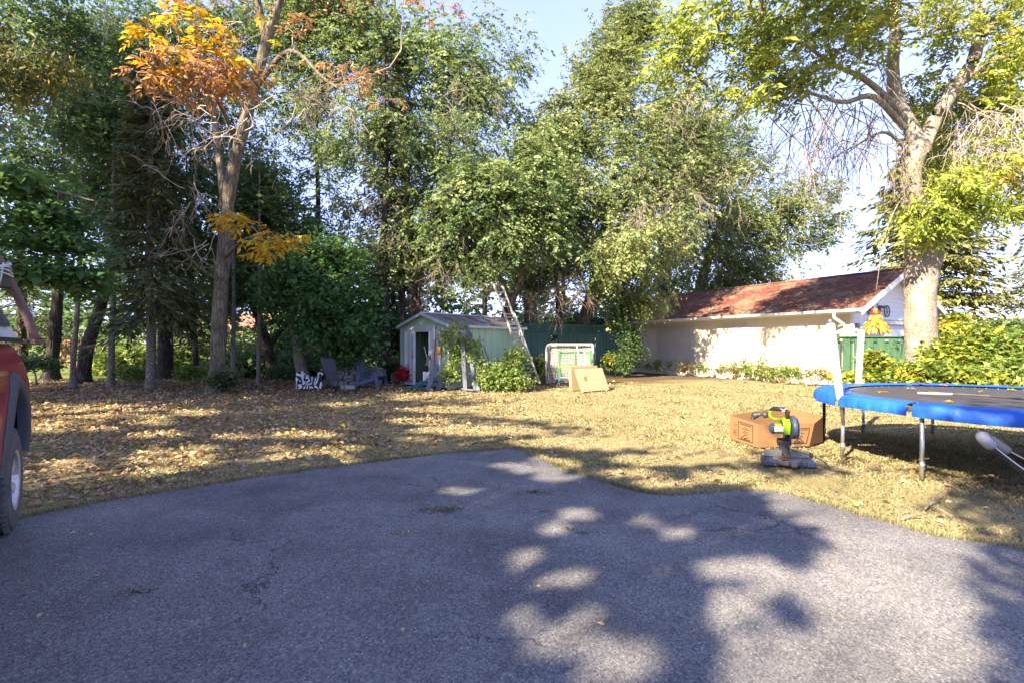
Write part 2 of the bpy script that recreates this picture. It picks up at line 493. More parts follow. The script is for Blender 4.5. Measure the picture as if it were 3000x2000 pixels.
def shingle_material():
    m, nt, out = _nt('red_shingles')
    N, L = nt.nodes, nt.links
    tc = N.new('ShaderNodeTexCoord'); mp = N.new('ShaderNodeMapping'); L.new(tc.outputs['Object'], mp.inputs[0])
    mp.inputs['Rotation'].default_value = (0, 0, R(90))
    br = N.new('ShaderNodeTexBrick'); br.inputs['Scale'].default_value = 1.0
    br.inputs['Brick Width'].default_value = 0.3; br.inputs['Row Height'].default_value = 0.13; br.inputs['Mortar Size'].default_value = 0.006
    br.inputs['Color1'].default_value = (0.125, 0.046, 0.036, 1); br.inputs['Color2'].default_value = (0.17, 0.068, 0.05, 1); br.inputs['Mortar'].default_value = (0.05, 0.02, 0.016, 1)
    L.new(mp.outputs[0], br.inputs['Vector'])
    nz = N.new('ShaderNodeTexNoise'); nz.inputs['Scale'].default_value = 9; nz.inputs['Detail'].default_value = 8; L.new(tc.outputs['Object'], nz.inputs['Vector'])
    mu = N.new('ShaderNodeMix'); mu.data_type = 'RGBA'; mu.blend_type = 'MULTIPLY'; mu.inputs[0].default_value = 1
    cr = N.new('ShaderNodeValToRGB'); cr.color_ramp.elements[0].position = 0.25; cr.color_ramp.elements[1].position = 0.75
    cr.color_ramp.elements[0].color = (0.55, 0.5, 0.5, 1); cr.color_ramp.elements[1].color = (1.25, 1.2, 1.15, 1)
    L.new(nz.outputs[0], cr.inputs[0]); L.new(br.outputs[0], mu.inputs[6]); L.new(cr.outputs[0], mu.inputs[7])
    # leaf litter and lichen lying on the lower, left part of the roof
    n2 = N.new('ShaderNodeTexNoise'); n2.inputs['Scale'].default_value = 1.1; n2.inputs['Detail'].default_value = 9; n2.inputs['Roughness'].default_value = 0.75; L.new(tc.outputs['Object'], n2.inputs['Vector'])
    r2 = N.new('ShaderNodeValToRGB'); r2.color_ramp.elements[0].position = 0.47; r2.color_ramp.elements[1].position = 0.6; L.new(n2.outputs[0], r2.inputs[0])
    mx = N.new('ShaderNodeMix'); mx.data_type = 'RGBA'; L.new(r2.outputs[0], mx.inputs[0]); L.new(mu.outputs[2], mx.inputs[6]); mx.inputs[7].default_value = (0.17, 0.125, 0.075, 1)
    b = N.new('ShaderNodeBsdfPrincipled'); b.inputs['Roughness'].default_value = 0.92; b.inputs['Specular IOR Level'].default_value = 0.15
    L.new(mx.outputs[2], b.inputs['Base Color'])
    bp = N.new('ShaderNodeBump'); bp.inputs['Distance'].default_value = 0.02; L.new(br.outputs['Fac'], bp.inputs['Height']); bp.invert = True
    L.new(bp.outputs[0], b.inputs['Normal']); L.new(b.outputs[0], out.inputs[0])
    return m
m_shingle = shingle_material()

GA = thing('garage', 'long cream stucco garage with red shingled gable roof and white gutter', 'garage', (11.6, 16.8, 0), R(28.8))
GL, GW, EH, RH, OV = 11.2, 4.9, 2.5, 4.02, 0.62      # length, width, eave, ridge, overhang
pitch = (RH - EH) / (GW / 2 + OV)
wt = EH + pitch * OV - 0.1                    # wall top
MB().box((-0.06, GL / 2, 0.42 + (wt - 0.42) / 2), (0.12, GL, wt - 0.42)).build('wall', m_stucco, GA)
MB().box((-0.05, GL / 2, 0.155), (0.14, GL + 0.02, 0.53)).build('foundation', m_found, GA)
MB().box((GW, GL / 2, wt / 2), (0.12, GL, wt)).build('wall', m_stucco, GA)
MB().prism([(0, GL, 0), (GW, GL, 0), (GW, GL, wt), (GW / 2, GL, RH - 0.14), (0, GL, wt)], (0, 0.1, 0)).build('wall', m_siding, GA)
# gable end of lapped siding boards, with the door opening below
gz0, gz1 = 0.1, RH - 0.18
bh = 0.155
k = 0
z = gz0
while z < gz1 - 0.05:
    zt = min(z + bh, gz1)
    def xr(zz):
        if zz <= wt - 0.02: return -0.1, GW + 0.1
        d = (zz - (wt - 0.02)) / pitch
        return -0.1 + d, GW + 0.1 - d
    segs = [(xr(z), xr(zt))]
    a0, a1 = xr(z); b0, b1 = xr(zt)
    parts_ = [(a0, a1, b0, b1)] if z > 2.12 else [(a0, 0.85, b0, 0.85), (4.05, a1, 4.05, b1)]
    for (p0, p1, q0, q1) in parts_:
        if q1 - q0 > 0.05:
            MB().add([(p0, -0.022, z), (p1, -0.022, z), (q1, -0.006, zt), (q0, -0.006, zt), (p0, 0.05, z), (p1, 0.05, z), (q1, 0.05, zt), (q0, 0.05, zt)],
                     [(0, 1, 2, 3), (7, 6, 5, 4), (4, 5, 1, 0), (3, 2, 6, 7), (0, 3, 7, 4), (1, 5, 6, 2)]).build('siding_board', m_siding, GA)
    z = zt
MB().prism([(0.0, 0.055, 0), (GW, 0.055, 0), (GW, 0.055, wt), (GW / 2, 0.055, RH - 0.2), (0.0, 0.055, wt)], (0, 0.06, 0)).build('gable_wall', m_door, GA)
gd = MB().box((2.45, 0.045, 1.04), (3.1, 0.02, 2.08)).build('garage_door', m_door, GA)
for j in range(4):
    for i in range(4):
        MB().box((1.28 + i * 0.78, 0.028, 0.28 + j * 0.5), (0.66, 0.018, 0.38), bev=0.008).build('panel', m_door, gd)
df = MB()
df.box((0.85, -0.02, 1.06), (0.12, 0.09, 2.12)); df.box((4.05, -0.02, 1.06), (0.12, 0.09, 2.12)); df.box((2.45, -0.024, 2.16), (3.36, 0.1, 0.11))
df.build('door_frame', m_white, GA)
MB().box((-0.1, -0.012, EH / 2), (0.09, 0.1, EH)).build('corner_trim', m_white, GA)
# roof: two thick slopes overhanging all round
y0, y1 = -0.55, GL + 0.3
tv = Vector((0, 0, 0.09))
for side in (0, 1):
    ex = -OV if side == 0 else GW + OV
    r_ = MB().prism([(ex, y0, EH), (ex, y1, EH), (GW / 2, y1, RH), (GW / 2, y0, RH)] if side else [(GW / 2, y0, RH), (GW / 2, y1, RH), (ex, y1, EH), (ex, y0, EH)], (0, 0, 0.075))
    ro = r_.build('roof', m_shingle, GA)
    sgn = -1 if side == 0 else 1
    # soffit board below and white rake board on the gable edge
    MB().prism([(ex, y0 + 0.03, EH - 0.03), (ex, y1, EH - 0.03), (GW / 2, y1, RH - 0.03), (GW / 2, y0 + 0.03, RH - 0.03)], (0, 0, 0.022)).build('soffit', m_white, ro)
    MB().prism([(ex, y0 - 0.03, EH - 0.15), (GW / 2, y0 - 0.03, RH - 0.15), (GW / 2, y0 - 0.03, RH + 0.05), (ex, y0 - 0.03, EH + 0.05)], (0, 0.028, 0)).build('rake_board', m_white, ro)
    MB().box((ex - sgn * 0.02, (y0 + y1) / 2, EH - 0.03), (0.025, y1 - y0 - 0.06, 0.15)).build('fascia', m_white, ro)
    gut = MB()
    prof = [(0.0, 0.07), (0.0, -0.05), (0.05, -0.055), (0.1, -0.02), (0.115, 0.06), (0.105, 0.06), (0.092, -0.012), (0.05, -0.04), (0.012, -0.036), (0.012, 0.07)]
    gx = ex + sgn * 0.002
    gut.prism([(gx + sgn * a, y0 - 0.01, EH - 0.01 + b) for a, b in prof], (0, y1 - y0, 0))
    gut.box((gx + sgn * 0.055, y0 - 0.014, EH + 0.0), (0.12, 0.006, 0.13))
    gut.build('gutter', m_white, ro)
ridge = MB()
for i in range(38):
    yy = y0 + 0.02 + i * (y1 - y0 - 0.05) / 38
    ridge.prism([(GW / 2 - 0.13, yy, RH + 0.03), (GW / 2, yy, RH + 0.098 + 0.006 * (i % 2)), (GW / 2 + 0.13, yy, RH + 0.03)], (0, 0.31, 0))
ridge.build('ridge_cap', m_shingle, GA)
# downspouts
dsp = [(-OV - 0.06, 0.28, EH - 0.05), (-OV - 0.06, 0.28, EH - 0.2), (-0.22, 0.2, EH - 0.42), (-0.17, 0.18, EH - 0.55), (-0.17, 0.18, 0.25), (-0.34, 0.14, 0.12)]
MB().tube(dsp, 0.048, 10).build('downspout', m_white, GA, smooth=True)
MB().tube([(GW + OV + 0.06, 0.05, EH - 0.05), (GW + OV + 0.06, 0.05, EH - 0.22), (GW + 0.2, 0.05, EH - 0.5), (GW + 0.2, 0.05, 0.2)], 0.05, 10).build('downspout', m_white, GA, smooth=True)
# electric meter box by the corner
MB().box((0.12, -0.06, 1.95), (0.14, 0.1, 0.3), bev=0.015).tube([(0.12, -0.07, 1.8), (0.12, -0.07, 0.4)], 0.025, 8).build('meter_box', M('meter_grey', (0.25, 0.25, 0.27), None, 4, 0.5), GA)

def ornament(name, label, x, zc, kind):
    m_iron = M('dark_iron_' + kind, (0.06, 0.06, 0.075), (0.1, 0.1, 0.11), 12, 0.5, metal=0.6)
    t = thing(name, label, 'wall ornament', (GA.location.x + math.cos(R(28.8)) * x + math.sin(R(28.8)) * 0.05, GA.location.y + math.sin(R(28.8)) * x - math.cos(R(28.8)) * 0.05, zc), R(28.8))
    b = MB()
    if kind == 'wheel':
        ring = [(0.2 * math.cos(a), 0, 0.2 * math.sin(a)) for a in np.linspace(0, 2 * math.pi, 25)]
        b.tube(ring, 0.018, 6, caps=False)
        for a in np.linspace(0, math.pi, 5)[:-1]:
            b.tube([(-0.2 * math.cos(a), 0, -0.2 * math.sin(a)), (0.2 * math.cos(a), 0, 0.2 * math.sin(a))], 0.012, 5)
        b.tube([(0, -0.02, 0), (0, 0.05, 0)], 0.035, 8)
    elif kind == 'wagon':
        for cx, r in ((-0.28, 0.11), (0.25, 0.2)):
            b.tube([(cx + r * math.cos(a), 0, r * math.sin(a) - 0.05) for a in np.linspace(0, 2 * math.pi, 19)], 0.016, 6, caps=False)
            for a in np.linspace(0, math.pi, 4)[:-1]:
                b.tube([(cx - r * math.cos(a), 0, -0.05 - r * math.sin(a)), (cx + r * math.cos(a), 0, -0.05 + r * math.sin(a))], 0.01, 5)
        b.box((-0.03, 0, 0.1), (0.5, 0.02, 0.08)); b.tube([(-0.28, 0, 0.06), (-0.42, 0, 0.16), (-0.36, 0, 0.2)], 0.014, 6)
        b.tube([(0.0, 0.04, 0.06), (0.0, 0.0, 0.06)], 0.012, 5)
    else:
        b.tube([(0.16 * math.cos(a), 0, 0.12 * math.sin(a)) for a in np.linspace(-2.6, 1.8, 15)], [0.012 + 0.01 * math.sin(i * 0.22) for i in range(15)], 6)
        b.tube([(0.09 * math.cos(a), 0, 0.02 + 0.07 * math.sin(a)) for a in np.linspace(0, 5.2, 13)], 0.012, 6)
        b.tube([(0, 0.04, 0), (0, -0.01, 0)], 0.02, 6)
    b.build('ironwork', m_iron, t, smooth=True)
    return t
ornament('wall_ornament', 'dark iron spoked wheel hung on the garage gable by the rake board', 0.95, 2.62, 'wheel')
ornament('wall_ornament', 'dark iron wagon shape mounted on the garage gable siding', 1.85, 2.62, 'wagon')
ornament('wall_ornament', 'small dark iron scroll high on the garage gable under the rake', 1.5, 3.05, 'scroll')

# white square-mesh trellis panels on the long wall
m_trel = M('weathered_white_plastic', (0.5, 0.49, 0.5), (0.36, 0.36, 0.38), 3, 0.6)
for (ya, yb, za, zb, lab) in ((6.6, 8.9, 0.5, 2.28, 'wide square-mesh trellis panel on the shaded left end of the garage wall'),
                              (3.95, 5.15, 0.62, 2.3, 'narrow square-mesh trellis panel midway along the garage wall')):
    t = thing('wall_trellis', lab, 'trellis', (11.6, 16.8, 0), R(28.8), 'trellis panels on the garage wall')
    b = MB()
    for y in np.arange(ya, yb + 0.01, 0.1): b.box((-0.14, y, (za + zb) / 2), (0.012, 0.02, zb - za))
    for z in np.arange(za, zb + 0.01, 0.1): b.box((-0.152, (ya + yb) / 2, z), (0.012, yb - ya, 0.02))
    tag(b.build('mesh_strips', m_trel, t), kind='stuff')

# ------------------------------------------------------------------ metal shed
m_sage = M('sage_metal', (0.27, 0.39, 0.26), (0.225, 0.33, 0.215), 2.5, 0.42, 0.04, 25, dirt=((0.2, 0.22, 0.15), 2.2, 0.64))
m_sagew = M('pale_metal_trim', (0.36, 0.41, 0.4), (0.28, 0.33, 0.32), 3, 0.42, dirt=((0.3, 0.28, 0.22), 4, 0.64))
m_roofm = M('weathered_metal_roof', (0.15, 0.145, 0.155), (0.11, 0.105, 0.11), 4, 0.5, 0.05, 30, dirt=((0.09, 0.06, 0.035), 2.0, 0.48))
SW, SD_, SE, SP = 2.4, 3.6, 2.0, 2.4
SH = thing('garden_shed', 'sage green metal garden shed with open sliding doors', 'shed', (-3.78, 16.96, 0), math.atan2(-0.65, 0.76))
def ribbed(p0, p1, z0, z1, nrm, pitch_=0.2, depth=0.02):
    """ribbed sheet between two ground points"""
    p0, p1, nrm = Vector(p0), Vector(p1), Vector(nrm)
    L_ = (p1 - p0).length; d = (p1 - p0) / L_
    pts = [(0, 0)]
    s = pitch_ / 2
    while s < L_ - 0.06:
        pts += [(s - 0.035, 0), (s - 0.02, depth), (s + 0.02, depth), (s + 0.035, 0)]
        s += pitch_
    pts.append((L_, 0))
    b = MB(); vv = []
    for (a, h) in pts:
        q = p0 + d * a + nrm * h
        vv += [(q.x, q.y, z0), (q.x, q.y, z1)]
    b.add(vv, [(2 * i, 2 * i + 2, 2 * i + 3, 2 * i + 1) for i in range(len(pts) - 1)])
    return b
# side wall towards the lawn in four sheets, others in one
for i in range(4):
    ribbed((SW, i * 0.9, 0), (SW, i * 0.9 + 0.895, 0), 0.04, SE, (1, 0, 0), 0.3, 0.018).build('wall_panel', m_sage, SH)
ribbed((0, SD_, 0), (0, 0, 0), 0.04, SE, (-1, 0, 0), 0.3).build('wall_panel', m_sage, SH)
ribbed((SW, SD_, 0), (0, SD_, 0), 0.04, SE, (0, 1, 0), 0.3).build('wall_panel', m_sage, SH)
ribbed((0, 0, 0), (0.28, 0, 0), 0.04, SE - 0.22, (0, -1, 0), 0.14).build('wall_panel', m_sage, SH)
ribbed((2.02, 0, 0), (SW, 0, 0), 0.04, SE - 0.22, (0, -1, 0), 0.14).build('wall_panel', m_sage, SH)
MB().box((SW / 2, 0.0, SE - 0.1), (SW, 0.03, 0.2)).build('door_header', m_sagew, SH)
for x in (0.0, SW):
    for y in (0.0, SD_):
        MB().box((x, y, SE / 2), (0.07, 0.07, SE)).build('corner_post', m_sagew if y == 0 else m_sage, SH)
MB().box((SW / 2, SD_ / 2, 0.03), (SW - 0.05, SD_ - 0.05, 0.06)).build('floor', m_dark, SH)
MB().box((SW + 0.012, SD_ / 2, 0.06), (0.03, SD_, 0.1)).build('base_rail', m_sagew, SH)
MB().prism([(0.0, -0.01, SE), (SW, -0.01, SE), (SW / 2, -0.01, SP - 0.03)], (0, 0.02, 0)).build('gable_panel', m_sage, SH)
MB().prism([(0.0, SD_, SE), (SW, SD_, SE), (SW / 2, SD_, SP - 0.03)], (0, 0.02, 0)).build('gable_panel', m_sage, SH)
for sgn, ex in ((-1, -0.1), (1, SW + 0.1)):
    ez = SE - 0.02
    nb = 6
    for i in range(nb):
        ya = -0.14 + i * (SD_ + 0.26) / nb; yb = -0.14 + (i + 1) * (SD_ + 0.26) / nb
        MB().prism([(ex, ya, ez), (ex, yb - 0.004, ez), (SW / 2, yb - 0.004, SP), (SW / 2, ya, SP)], (0, 0, 0.014)).build('roof_panel', m_roofm, SH)
        rb = MB().bar((ex, yb - 0.002, ez + 0.022), (SW / 2, yb - 0.002, SP + 0.022), 0.03, 0.03).build('roof_rib', m_roofm, SH)
    MB().bar((ex, -0.15, ez - 0.02), (SW / 2, -0.15, SP - 0.02), 0.025, 0.09).build('rake_trim', m_sagew, SH)
    MB().box((ex + sgn * 0.014, SD_ / 2 - 0.01, ez - 0.02), (0.022, SD_ + 0.28, 0.075)).build('eave_trim', m_sagew, SH)
MB().prism([(SW / 2 - 0.09, -0.15, SP + 0.0), (SW / 2, -0.15, SP + 0.05), (SW / 2 + 0.09, -0.15, SP + 0.0)], (0, SD_ + 0.28, 0)).build('ridge_cap', m_sagew, SH)
# sliding doors, pushed half open
def door(x0, x1, yy, nm):
    d = ribbed((x0, yy, 0), (x1, yy, 0), 0.06, SE - 0.18, (0, -1, 0), 0.17, 0.015).build('sliding_door', m_sagew, SH)
    MB().box((x0 + 0.03, yy - 0.012, SE / 2 - 0.06), (0.055, 0.05, SE - 0.26)).build('door_stile', m_white, d)
    MB().box((x1 - 0.03, yy - 0.012, SE / 2 - 0.06), (0.055, 0.05, SE - 0.26)).build('door_stile', m_white, d)
    MB().box((x1 - 0.07 if nm == 0 else x0 + 0.07, yy - 0.045, 0.98), (0.025, 0.03, 0.14), bev=0.005).build('handle', m_dark, d)
door(0.27, 0.8, -0.05, 0)
door(1.52, 2.08, -0.05, 1)
# inside: shelf with odds and ends
sh = thing('shelf_rack', 'wooden shelf rack inside the open shed', 'shelf', SH.location, SH.rotation_euler.z)
m_wood = M('raw_wood', (0.3, 0.19, 0.1), (0.2, 0.12, 0.06), 3, 0.8, 0.2, 30, stretch=(1, 8, 8))
for z in (0.55, 1.05, 1.5):
    MB().box((1.2, 1.35, z), (1.7, 0.4, 0.03)).build('shelf_board', m_wood, sh)
for x in (0.4, 2.0):
    MB().box((x, 1.35, 0.85), (0.05, 0.4, 1.6)).build('upright', m_wood, sh)
odds = [((0.75, 1.2, 1.15), (0.2, 0.16, 0.2), (0.5, 0.08, 0.02), 'orange red plastic tub on the shed shelf'), ((1.05, 1.2, 1.13), (0.22, 0.2, 0.16), (0.75, 0.75, 0.78), 'white box on the middle shed shelf'),
        ((1.3, 1.2, 1.62), (0.3, 0.2, 0.2), (0.3, 0.25, 0.34), 'grey mauve box on the top shed shelf'), ((0.95, 1.2, 0.66), (0.25, 0.2, 0.2), (0.6, 0.6, 0.66), 'pale grey box on the low shed shelf')]
for (c, d, colr, lab) in odds:
    t = thing('storage_box', lab, 'box', SH.location, SH.rotation_euler.z, 'boxes inside the shed')
    mm = M('box_' + str(c[0]), colr, None, 5, 0.5)
    MB().box(c, d, bev=0.01).build('tub', mm, t); MB().box((c[0], c[1], c[2] + d[2] / 2 + 0.012), (d[0] + 0.02, d[1] + 0.02, 0.02), bev=0.005).build('lid', mm, t)

# ------------------------------------------------------------------ green fences
m_green = M('green_fence_stain', (0.055, 0.125, 0.068), (0.035, 0.09, 0.048), 4, 0.75, 0.15, 60, stretch=(6, 6, 0.6), dirt=((0.16, 0.2, 0.13), 3, 0.62))
m_teal = M('teal_fence_stain', (0.05, 0.13, 0.11), (0.03, 0.09, 0.078), 4, 0.75, 0.15, 60, stretch=(6, 6, 0.6))
def board_mesh(w, t, h, mat):
    return MB().box((0, 0, h / 2), (w, t, h), bev=0.006).mesh('board', mat)
FR = thing('board_fence', 'green board-on-board fence beside the garage gable', 'fence', (10.95, 16.65, 0), R(1.5))
Lf = 13.0
bm1 = board_mesh(0.25, 0.02, 1.52, m_green); bm2 = board_mesh(0.24, 0.02, 1.42, m_green)
nb = int(Lf / 0.4)
for i in range(nb):
    link_mesh('board', bm1, FR, (0.26 + i * 0.4, -0.05, 0.06 + random.uniform(-0.01, 0.01)), (0, 0, random.uniform(-0.01, 0.01)))
    link_mesh('board', bm2, FR, (0.46 + i * 0.4, 0.03, 0.06), (0, 0, random.uniform(-0.01, 0.01)))
for z, h in ((1.6, 0.06), (1.5, 0.03), (0.42, 0.09)):
    MB().box((Lf / 2, -0.012, z), (Lf, 0.05, h)).build('rail', m_green, FR)
MB().box((Lf / 2, -0.02, 1.65), (Lf, 0.14, 0.035)).build('cap_rail', m_green, FR)
for i in range(6):
    p = MB().box((0.06 + i * 2.55, 0.09, 0.86), (0.1, 0.1, 1.72)).build('post', m_green, FR)
    MB().prism([(0.06 + i * 2.55 - 0.08, 0.01, 1.72), (0.06 + i * 2.55 + 0.08, 0.01, 1.72), (0.06 + i * 2.55 + 0.08, 0.17, 1.72), (0.06 + i * 2.55 - 0.08, 0.17, 1.72)], (0, 0, 0.035)).build('post_cap', m_wood if i == 0 else m_green, p)

# rear fence with lattice top between shed and garage
fa = P(1535, 1008, 21.2)[:2]; fb = P(1772, 1008, 23.2)[:2]
vec = fb - fa; Lr = float(np.linalg.norm(vec)); ang = math.atan2(vec[1], vec[0])
RF = thing('lattice_fence', 'dark green board fence with lattice top behind the hockey net', 'fence', (fa[0], fa[1], 0), ang)
bm3 = board_mesh(0.135, 0.02, 1.74, m_teal)
for i in range(int(Lr / 0.15)):
    if i in (9, 10): continue
    link_mesh('board', bm3, RF, (0.1 + i * 0.15, random.choice((-0.012, 0.0)), 0.06), (0, 0, random.uniform(-0.02, 0.02)))
for z in (0.35, 1.5): MB().box((Lr / 2, 0.04, z), (Lr, 0.05, 0.09)).build('rail', m_teal, RF)
for z in (1.84, 2.24): MB().box((Lr / 2, 0.0, z), (Lr, 0.06, 0.07)).build('rail', m_teal, RF)
lat = MB()
s = -0.4
while s < Lr:
    for sg in (0, 1):
        a0, a1 = s, s + 0.36
        if sg: a0, a1 = a1, a0
        a0c, a1c = max(0, min(Lr, a0)), max(0, min(Lr, a1))
        if abs(a0c - a1c) > 0.05:
            lat.bar((a0c, -0.008 + 0.014 * sg, 1.87), (a1c, -0.008 + 0.014 * sg, 2.21), 0.014, 0.035, up=(1, 0, 0))
    s += 0.12
tag(lat.build('lattice', m_teal, RF), kind='stuff')
for i, x in enumerate((0.0, Lr * 0.5, Lr)):
    p = MB().box((x, 0.07, 1.15), (0.11, 0.11, 2.3)).build('post', m_teal, RF)
    MB().box((x, 0.07, 2.315), (0.15, 0.15, 0.03), bev=0.01).build('post_cap', m_teal, p)
# short return of the same fence to the garage corner
fc = np.array([6.35, 25.9])
vec = fc - fb; Lq = float(np.linalg.norm(vec)); ang = math.atan2(vec[1], vec[0])
RQ = thing('board_fence', 'short dark green fence return meeting the far garage corner', 'fence', (fb[0], fb[1], 0), ang)
for i in range(int(Lq / 0.15) - 1):
    link_mesh('board', bm3, RQ, (0.16 + i * 0.15, 0, 0.16), (0, 0, 0))
for z in (0.35, 1.6): MB().box((Lq / 2, 0.04, z), (Lq - 0.15, 0.05, 0.09)).build('rail', m_teal, RQ)

# ------------------------------------------------------------------ far things seen between the trunks
m_brownf = M('brown_fence', (0.2, 0.09, 0.06), (0.13, 0.06, 0.04), 3, 0.8)
BF = thing('picket_fence', 'reddish brown picket fence seen far off between the left trunks', 'fence', P(175, 1060, 30) * [1, 1, 0], 0)
pm = MB().box((0, 0, 0.9), (0.2, 0.03, 1.8)).mesh('picket', m_brownf)
for i in range(12): link_mesh('picket', pm, BF, (i * 0.27, 0, 0.05))
for z in (0.4, 1.5): MB().box((1.5, 0.04, z), (3.3, 0.05, 0.1)).build('rail', m_brownf, BF)
m_hw = M('far_house_wall', (0.62, 0.6, 0.58), None, 2, 0.8); m_hr = M('far_red_roof', (0.4, 0.17, 0.12), None, 5, 0.9)
FH = thing('far_house', 'pale house with red roof glimpsed far behind the grove', 'house', P(720, 1008, 44) * [1, 1, 0], R(12))
MB().box((0, 0, 1.2), (7, 6, 2.4)).build('wall', m_hw, FH)
MB().prism([(-3.8, -3.4, 2.35), (-3.8, 3.4, 2.35), (-3.8, 0, 4.1)], (7.6, 0, 0)).build('roof', m_hr, FH)
for x in (-2, 1.8):
    w = MB().box((x, -3.02, 1.4), (1.3, 0.06, 1.0)).build('window', m_white, FH)
    MB().box((x, -3.055, 1.4), (1.1, 0.02, 0.8)).build('pane', M('far_pane', (0.03, 0.04, 0.05), None, 3, 0.1), w)
NH = thing('far_house', 'low neighbouring house with brown red roof past the right fence', 'house', P(2890, 1008, 42) * [1, 1, 0], R(-8))
MB().box((0, 0, 0.95), (11, 5, 1.9)).build('wall', m_hw, NH)
MB().prism([(-5.9, -2.9, 1.85), (-5.9, 2.9, 1.85), (-5.9, 0, 2.5)], (11.8, 0, 0)).build('roof', m_hr, NH)
# ------------------------------------------------------------------ vegetation helpers
def unit(a):
    return a / np.maximum(np.linalg.norm(a, axis=-1, keepdims=True), 1e-9)

def leaf_quads(B, axis, nrm, L, W, fold=0.25, curl=0.0):
    """one folded rhombic leaf (a quad) per row"""
    axis = unit(axis)
    nrm = unit(nrm - axis * np.sum(nrm * axis, 1, keepdims=True))
    side = np.cross(axis, nrm)
    L = L[:, None]; W = W[:, None]
    mid = B + axis * L * 0.45
    V = np.stack([B, mid + side * W * 0.5 + nrm * W * fold, B + axis * L - nrm * L * curl, mid - side * W * 0.5 + nrm * W * fold], 1)
    n = len(B)
    return V.reshape(-1, 3), np.arange(n * 4).reshape(n, 4)

def spray_leaves(centers, per, spread, L, W, droop, rg, tw=9, ln=0.5, up=0.5, out=None):
    """leaves in two rows along short drooping twigs that fan out from each clump centre"""
    k = max(1, per // tw); m = len(centers) * k
    C = np.repeat(centers, k, 0) + rg.normal(0, 1, (m, 3)) * np.asarray(spread)
    d = rg.normal(0, 1, (m, 3)); d[:, 2] = d[:, 2] * 0.6
    if out is not None: d += 0.9 * unit(np.repeat(centers, k, 0) - out)
    d = unit(d); d[:, 2] -= droop * 0.45
    d = unit(d)
    ll = ln * rg.uniform(0.5, 1.3, m)
    t = (np.arange(tw) + 0.5) / tw
    q = C[:, None, :] + d[:, None, :] * (ll[:, None] * t)[..., None]
    q[..., 2] -= droop * 0.45 * (ll[:, None] * t ** 2)
    side = unit(np.cross(d, np.array([0, 0, 1.0])) + 1e-6)
    sg = np.where(np.arange(tw) % 2, 1.0, -1.0)
    ax = d[:, None, :] * 0.7 + side[:, None, :] * sg[None, :, None] + rg.normal(0, 0.28, (m, tw, 3)) + np.array([0, 0, -droop * 0.35])
    nr = np.array([0, 0, 1.0]) * up + unit(rg.normal(0, 1, (m, tw, 3))) * (1 - up) + 0.25 * d[:, None, :]
    n = m * tw
    s = np.clip(rg.normal(1, 0.25, n), 0.45, 1.6) * np.repeat(rg.uniform(0.6, 1.35, m), tw)
    V, Fq = leaf_quads(q.reshape(-1, 3), ax.reshape(-1, 3), nr.reshape(-1, 3), L * s, W * s, 0.2, 0.08)
    cr = np.repeat(rg.random(len(centers)), k * tw); tr_ = np.repeat(rg.random(m), tw)
    return V, Fq, np.clip(0.4 * cr + 0.25 * tr_ + 0.35 * rg.random(n), 0, 1)

def clump_leaves(centers, per, spread, L, W, droop, rg, up=0.5, sv=0.3, hang=0.0):
    n = len(centers) * per
    C = np.repeat(centers, per, 0)
    sp = np.asarray(spread)
    off = rg.normal(0, 1, (n, 3)) * sp
    off[:, 2] -= np.abs(rg.normal(0, 1, n)) * hang
    pos = C + off
    ax = rg.normal(0, 1, (n, 3)); ax[:, 2] = ax[:, 2] * 0.5 - droop
    nr = unit(rg.normal(0, 1, (n, 3))) * (1 - up) + np.array([0, 0, 1]) * up
    s = np.clip(rg.normal(1, sv, n), 0.4, 1.8)
    V, Fq = leaf_quads(pos, ax, nr, L * s, W * s)
    crnd = np.repeat(rg.random(len(centers)), per)
    return V, Fq, np.clip(0.45 * crnd + 0.55 * rg.random(n), 0, 1)

def tubes(Pt, Rd, n=4):
    """batch of tapered tubes: Pt (B,K,3), Rd (B,K)"""
    Bn, K, _ = Pt.shape
    T = np.gradient(Pt, axis=1); T = unit(T)
    ref = np.where(np.abs(T[..., 2:3]) > 0.9, np.array([1.0, 0, 0]), np.array([0, 0, 1.0]))
    U = unit(np.cross(T, ref)); W = np.cross(T, U)
    a = np.linspace(0, 2 * np.pi, n, endpoint=False)
    V = Pt[:, :, None, :] + Rd[:, :, None, None] * (U[:, :, None, :] * np.cos(a)[:, None] + W[:, :, None, :] * np.sin(a)[:, None])
    idx = np.arange(Bn * K * n).reshape(Bn, K, n)
    a0 = idx[:, :-1, :]; a1 = np.roll(a0, -1, 2); b0 = idx[:, 1:, :]; b1 = np.roll(b0, -1, 2)
    return V.reshape(-1, 3), np.stack([a0, a1, b1, b0], -1).reshape(-1, 4)

def spline(pts, per=5):
    """catmull-rom through rows of any width"""
    p = np.asarray(pts, float)
    if len(p) < 3:
        t = np.linspace(0, 1, per * 2 + 1)[:, None]
        return p[0] * (1 - t) + p[-1] * t
    q = np.vstack([2 * p[0] - p[1], p, 2 * p[-1] - p[-2]])
    out = []
    for i in range(1, len(q) - 2):
        for t in np.linspace(0, 1, per, endpoint=False):
            a, b, c, d = q[i - 1], q[i], q[i + 1], q[i + 2]
            out.append(0.5 * (2 * b + (c - a) * t + (2 * a - 5 * b + 4 * c - d) * t * t + (3 * b - a - 3 * c + d) * t ** 3))
    out.append(p[-1])
    return np.array(out)

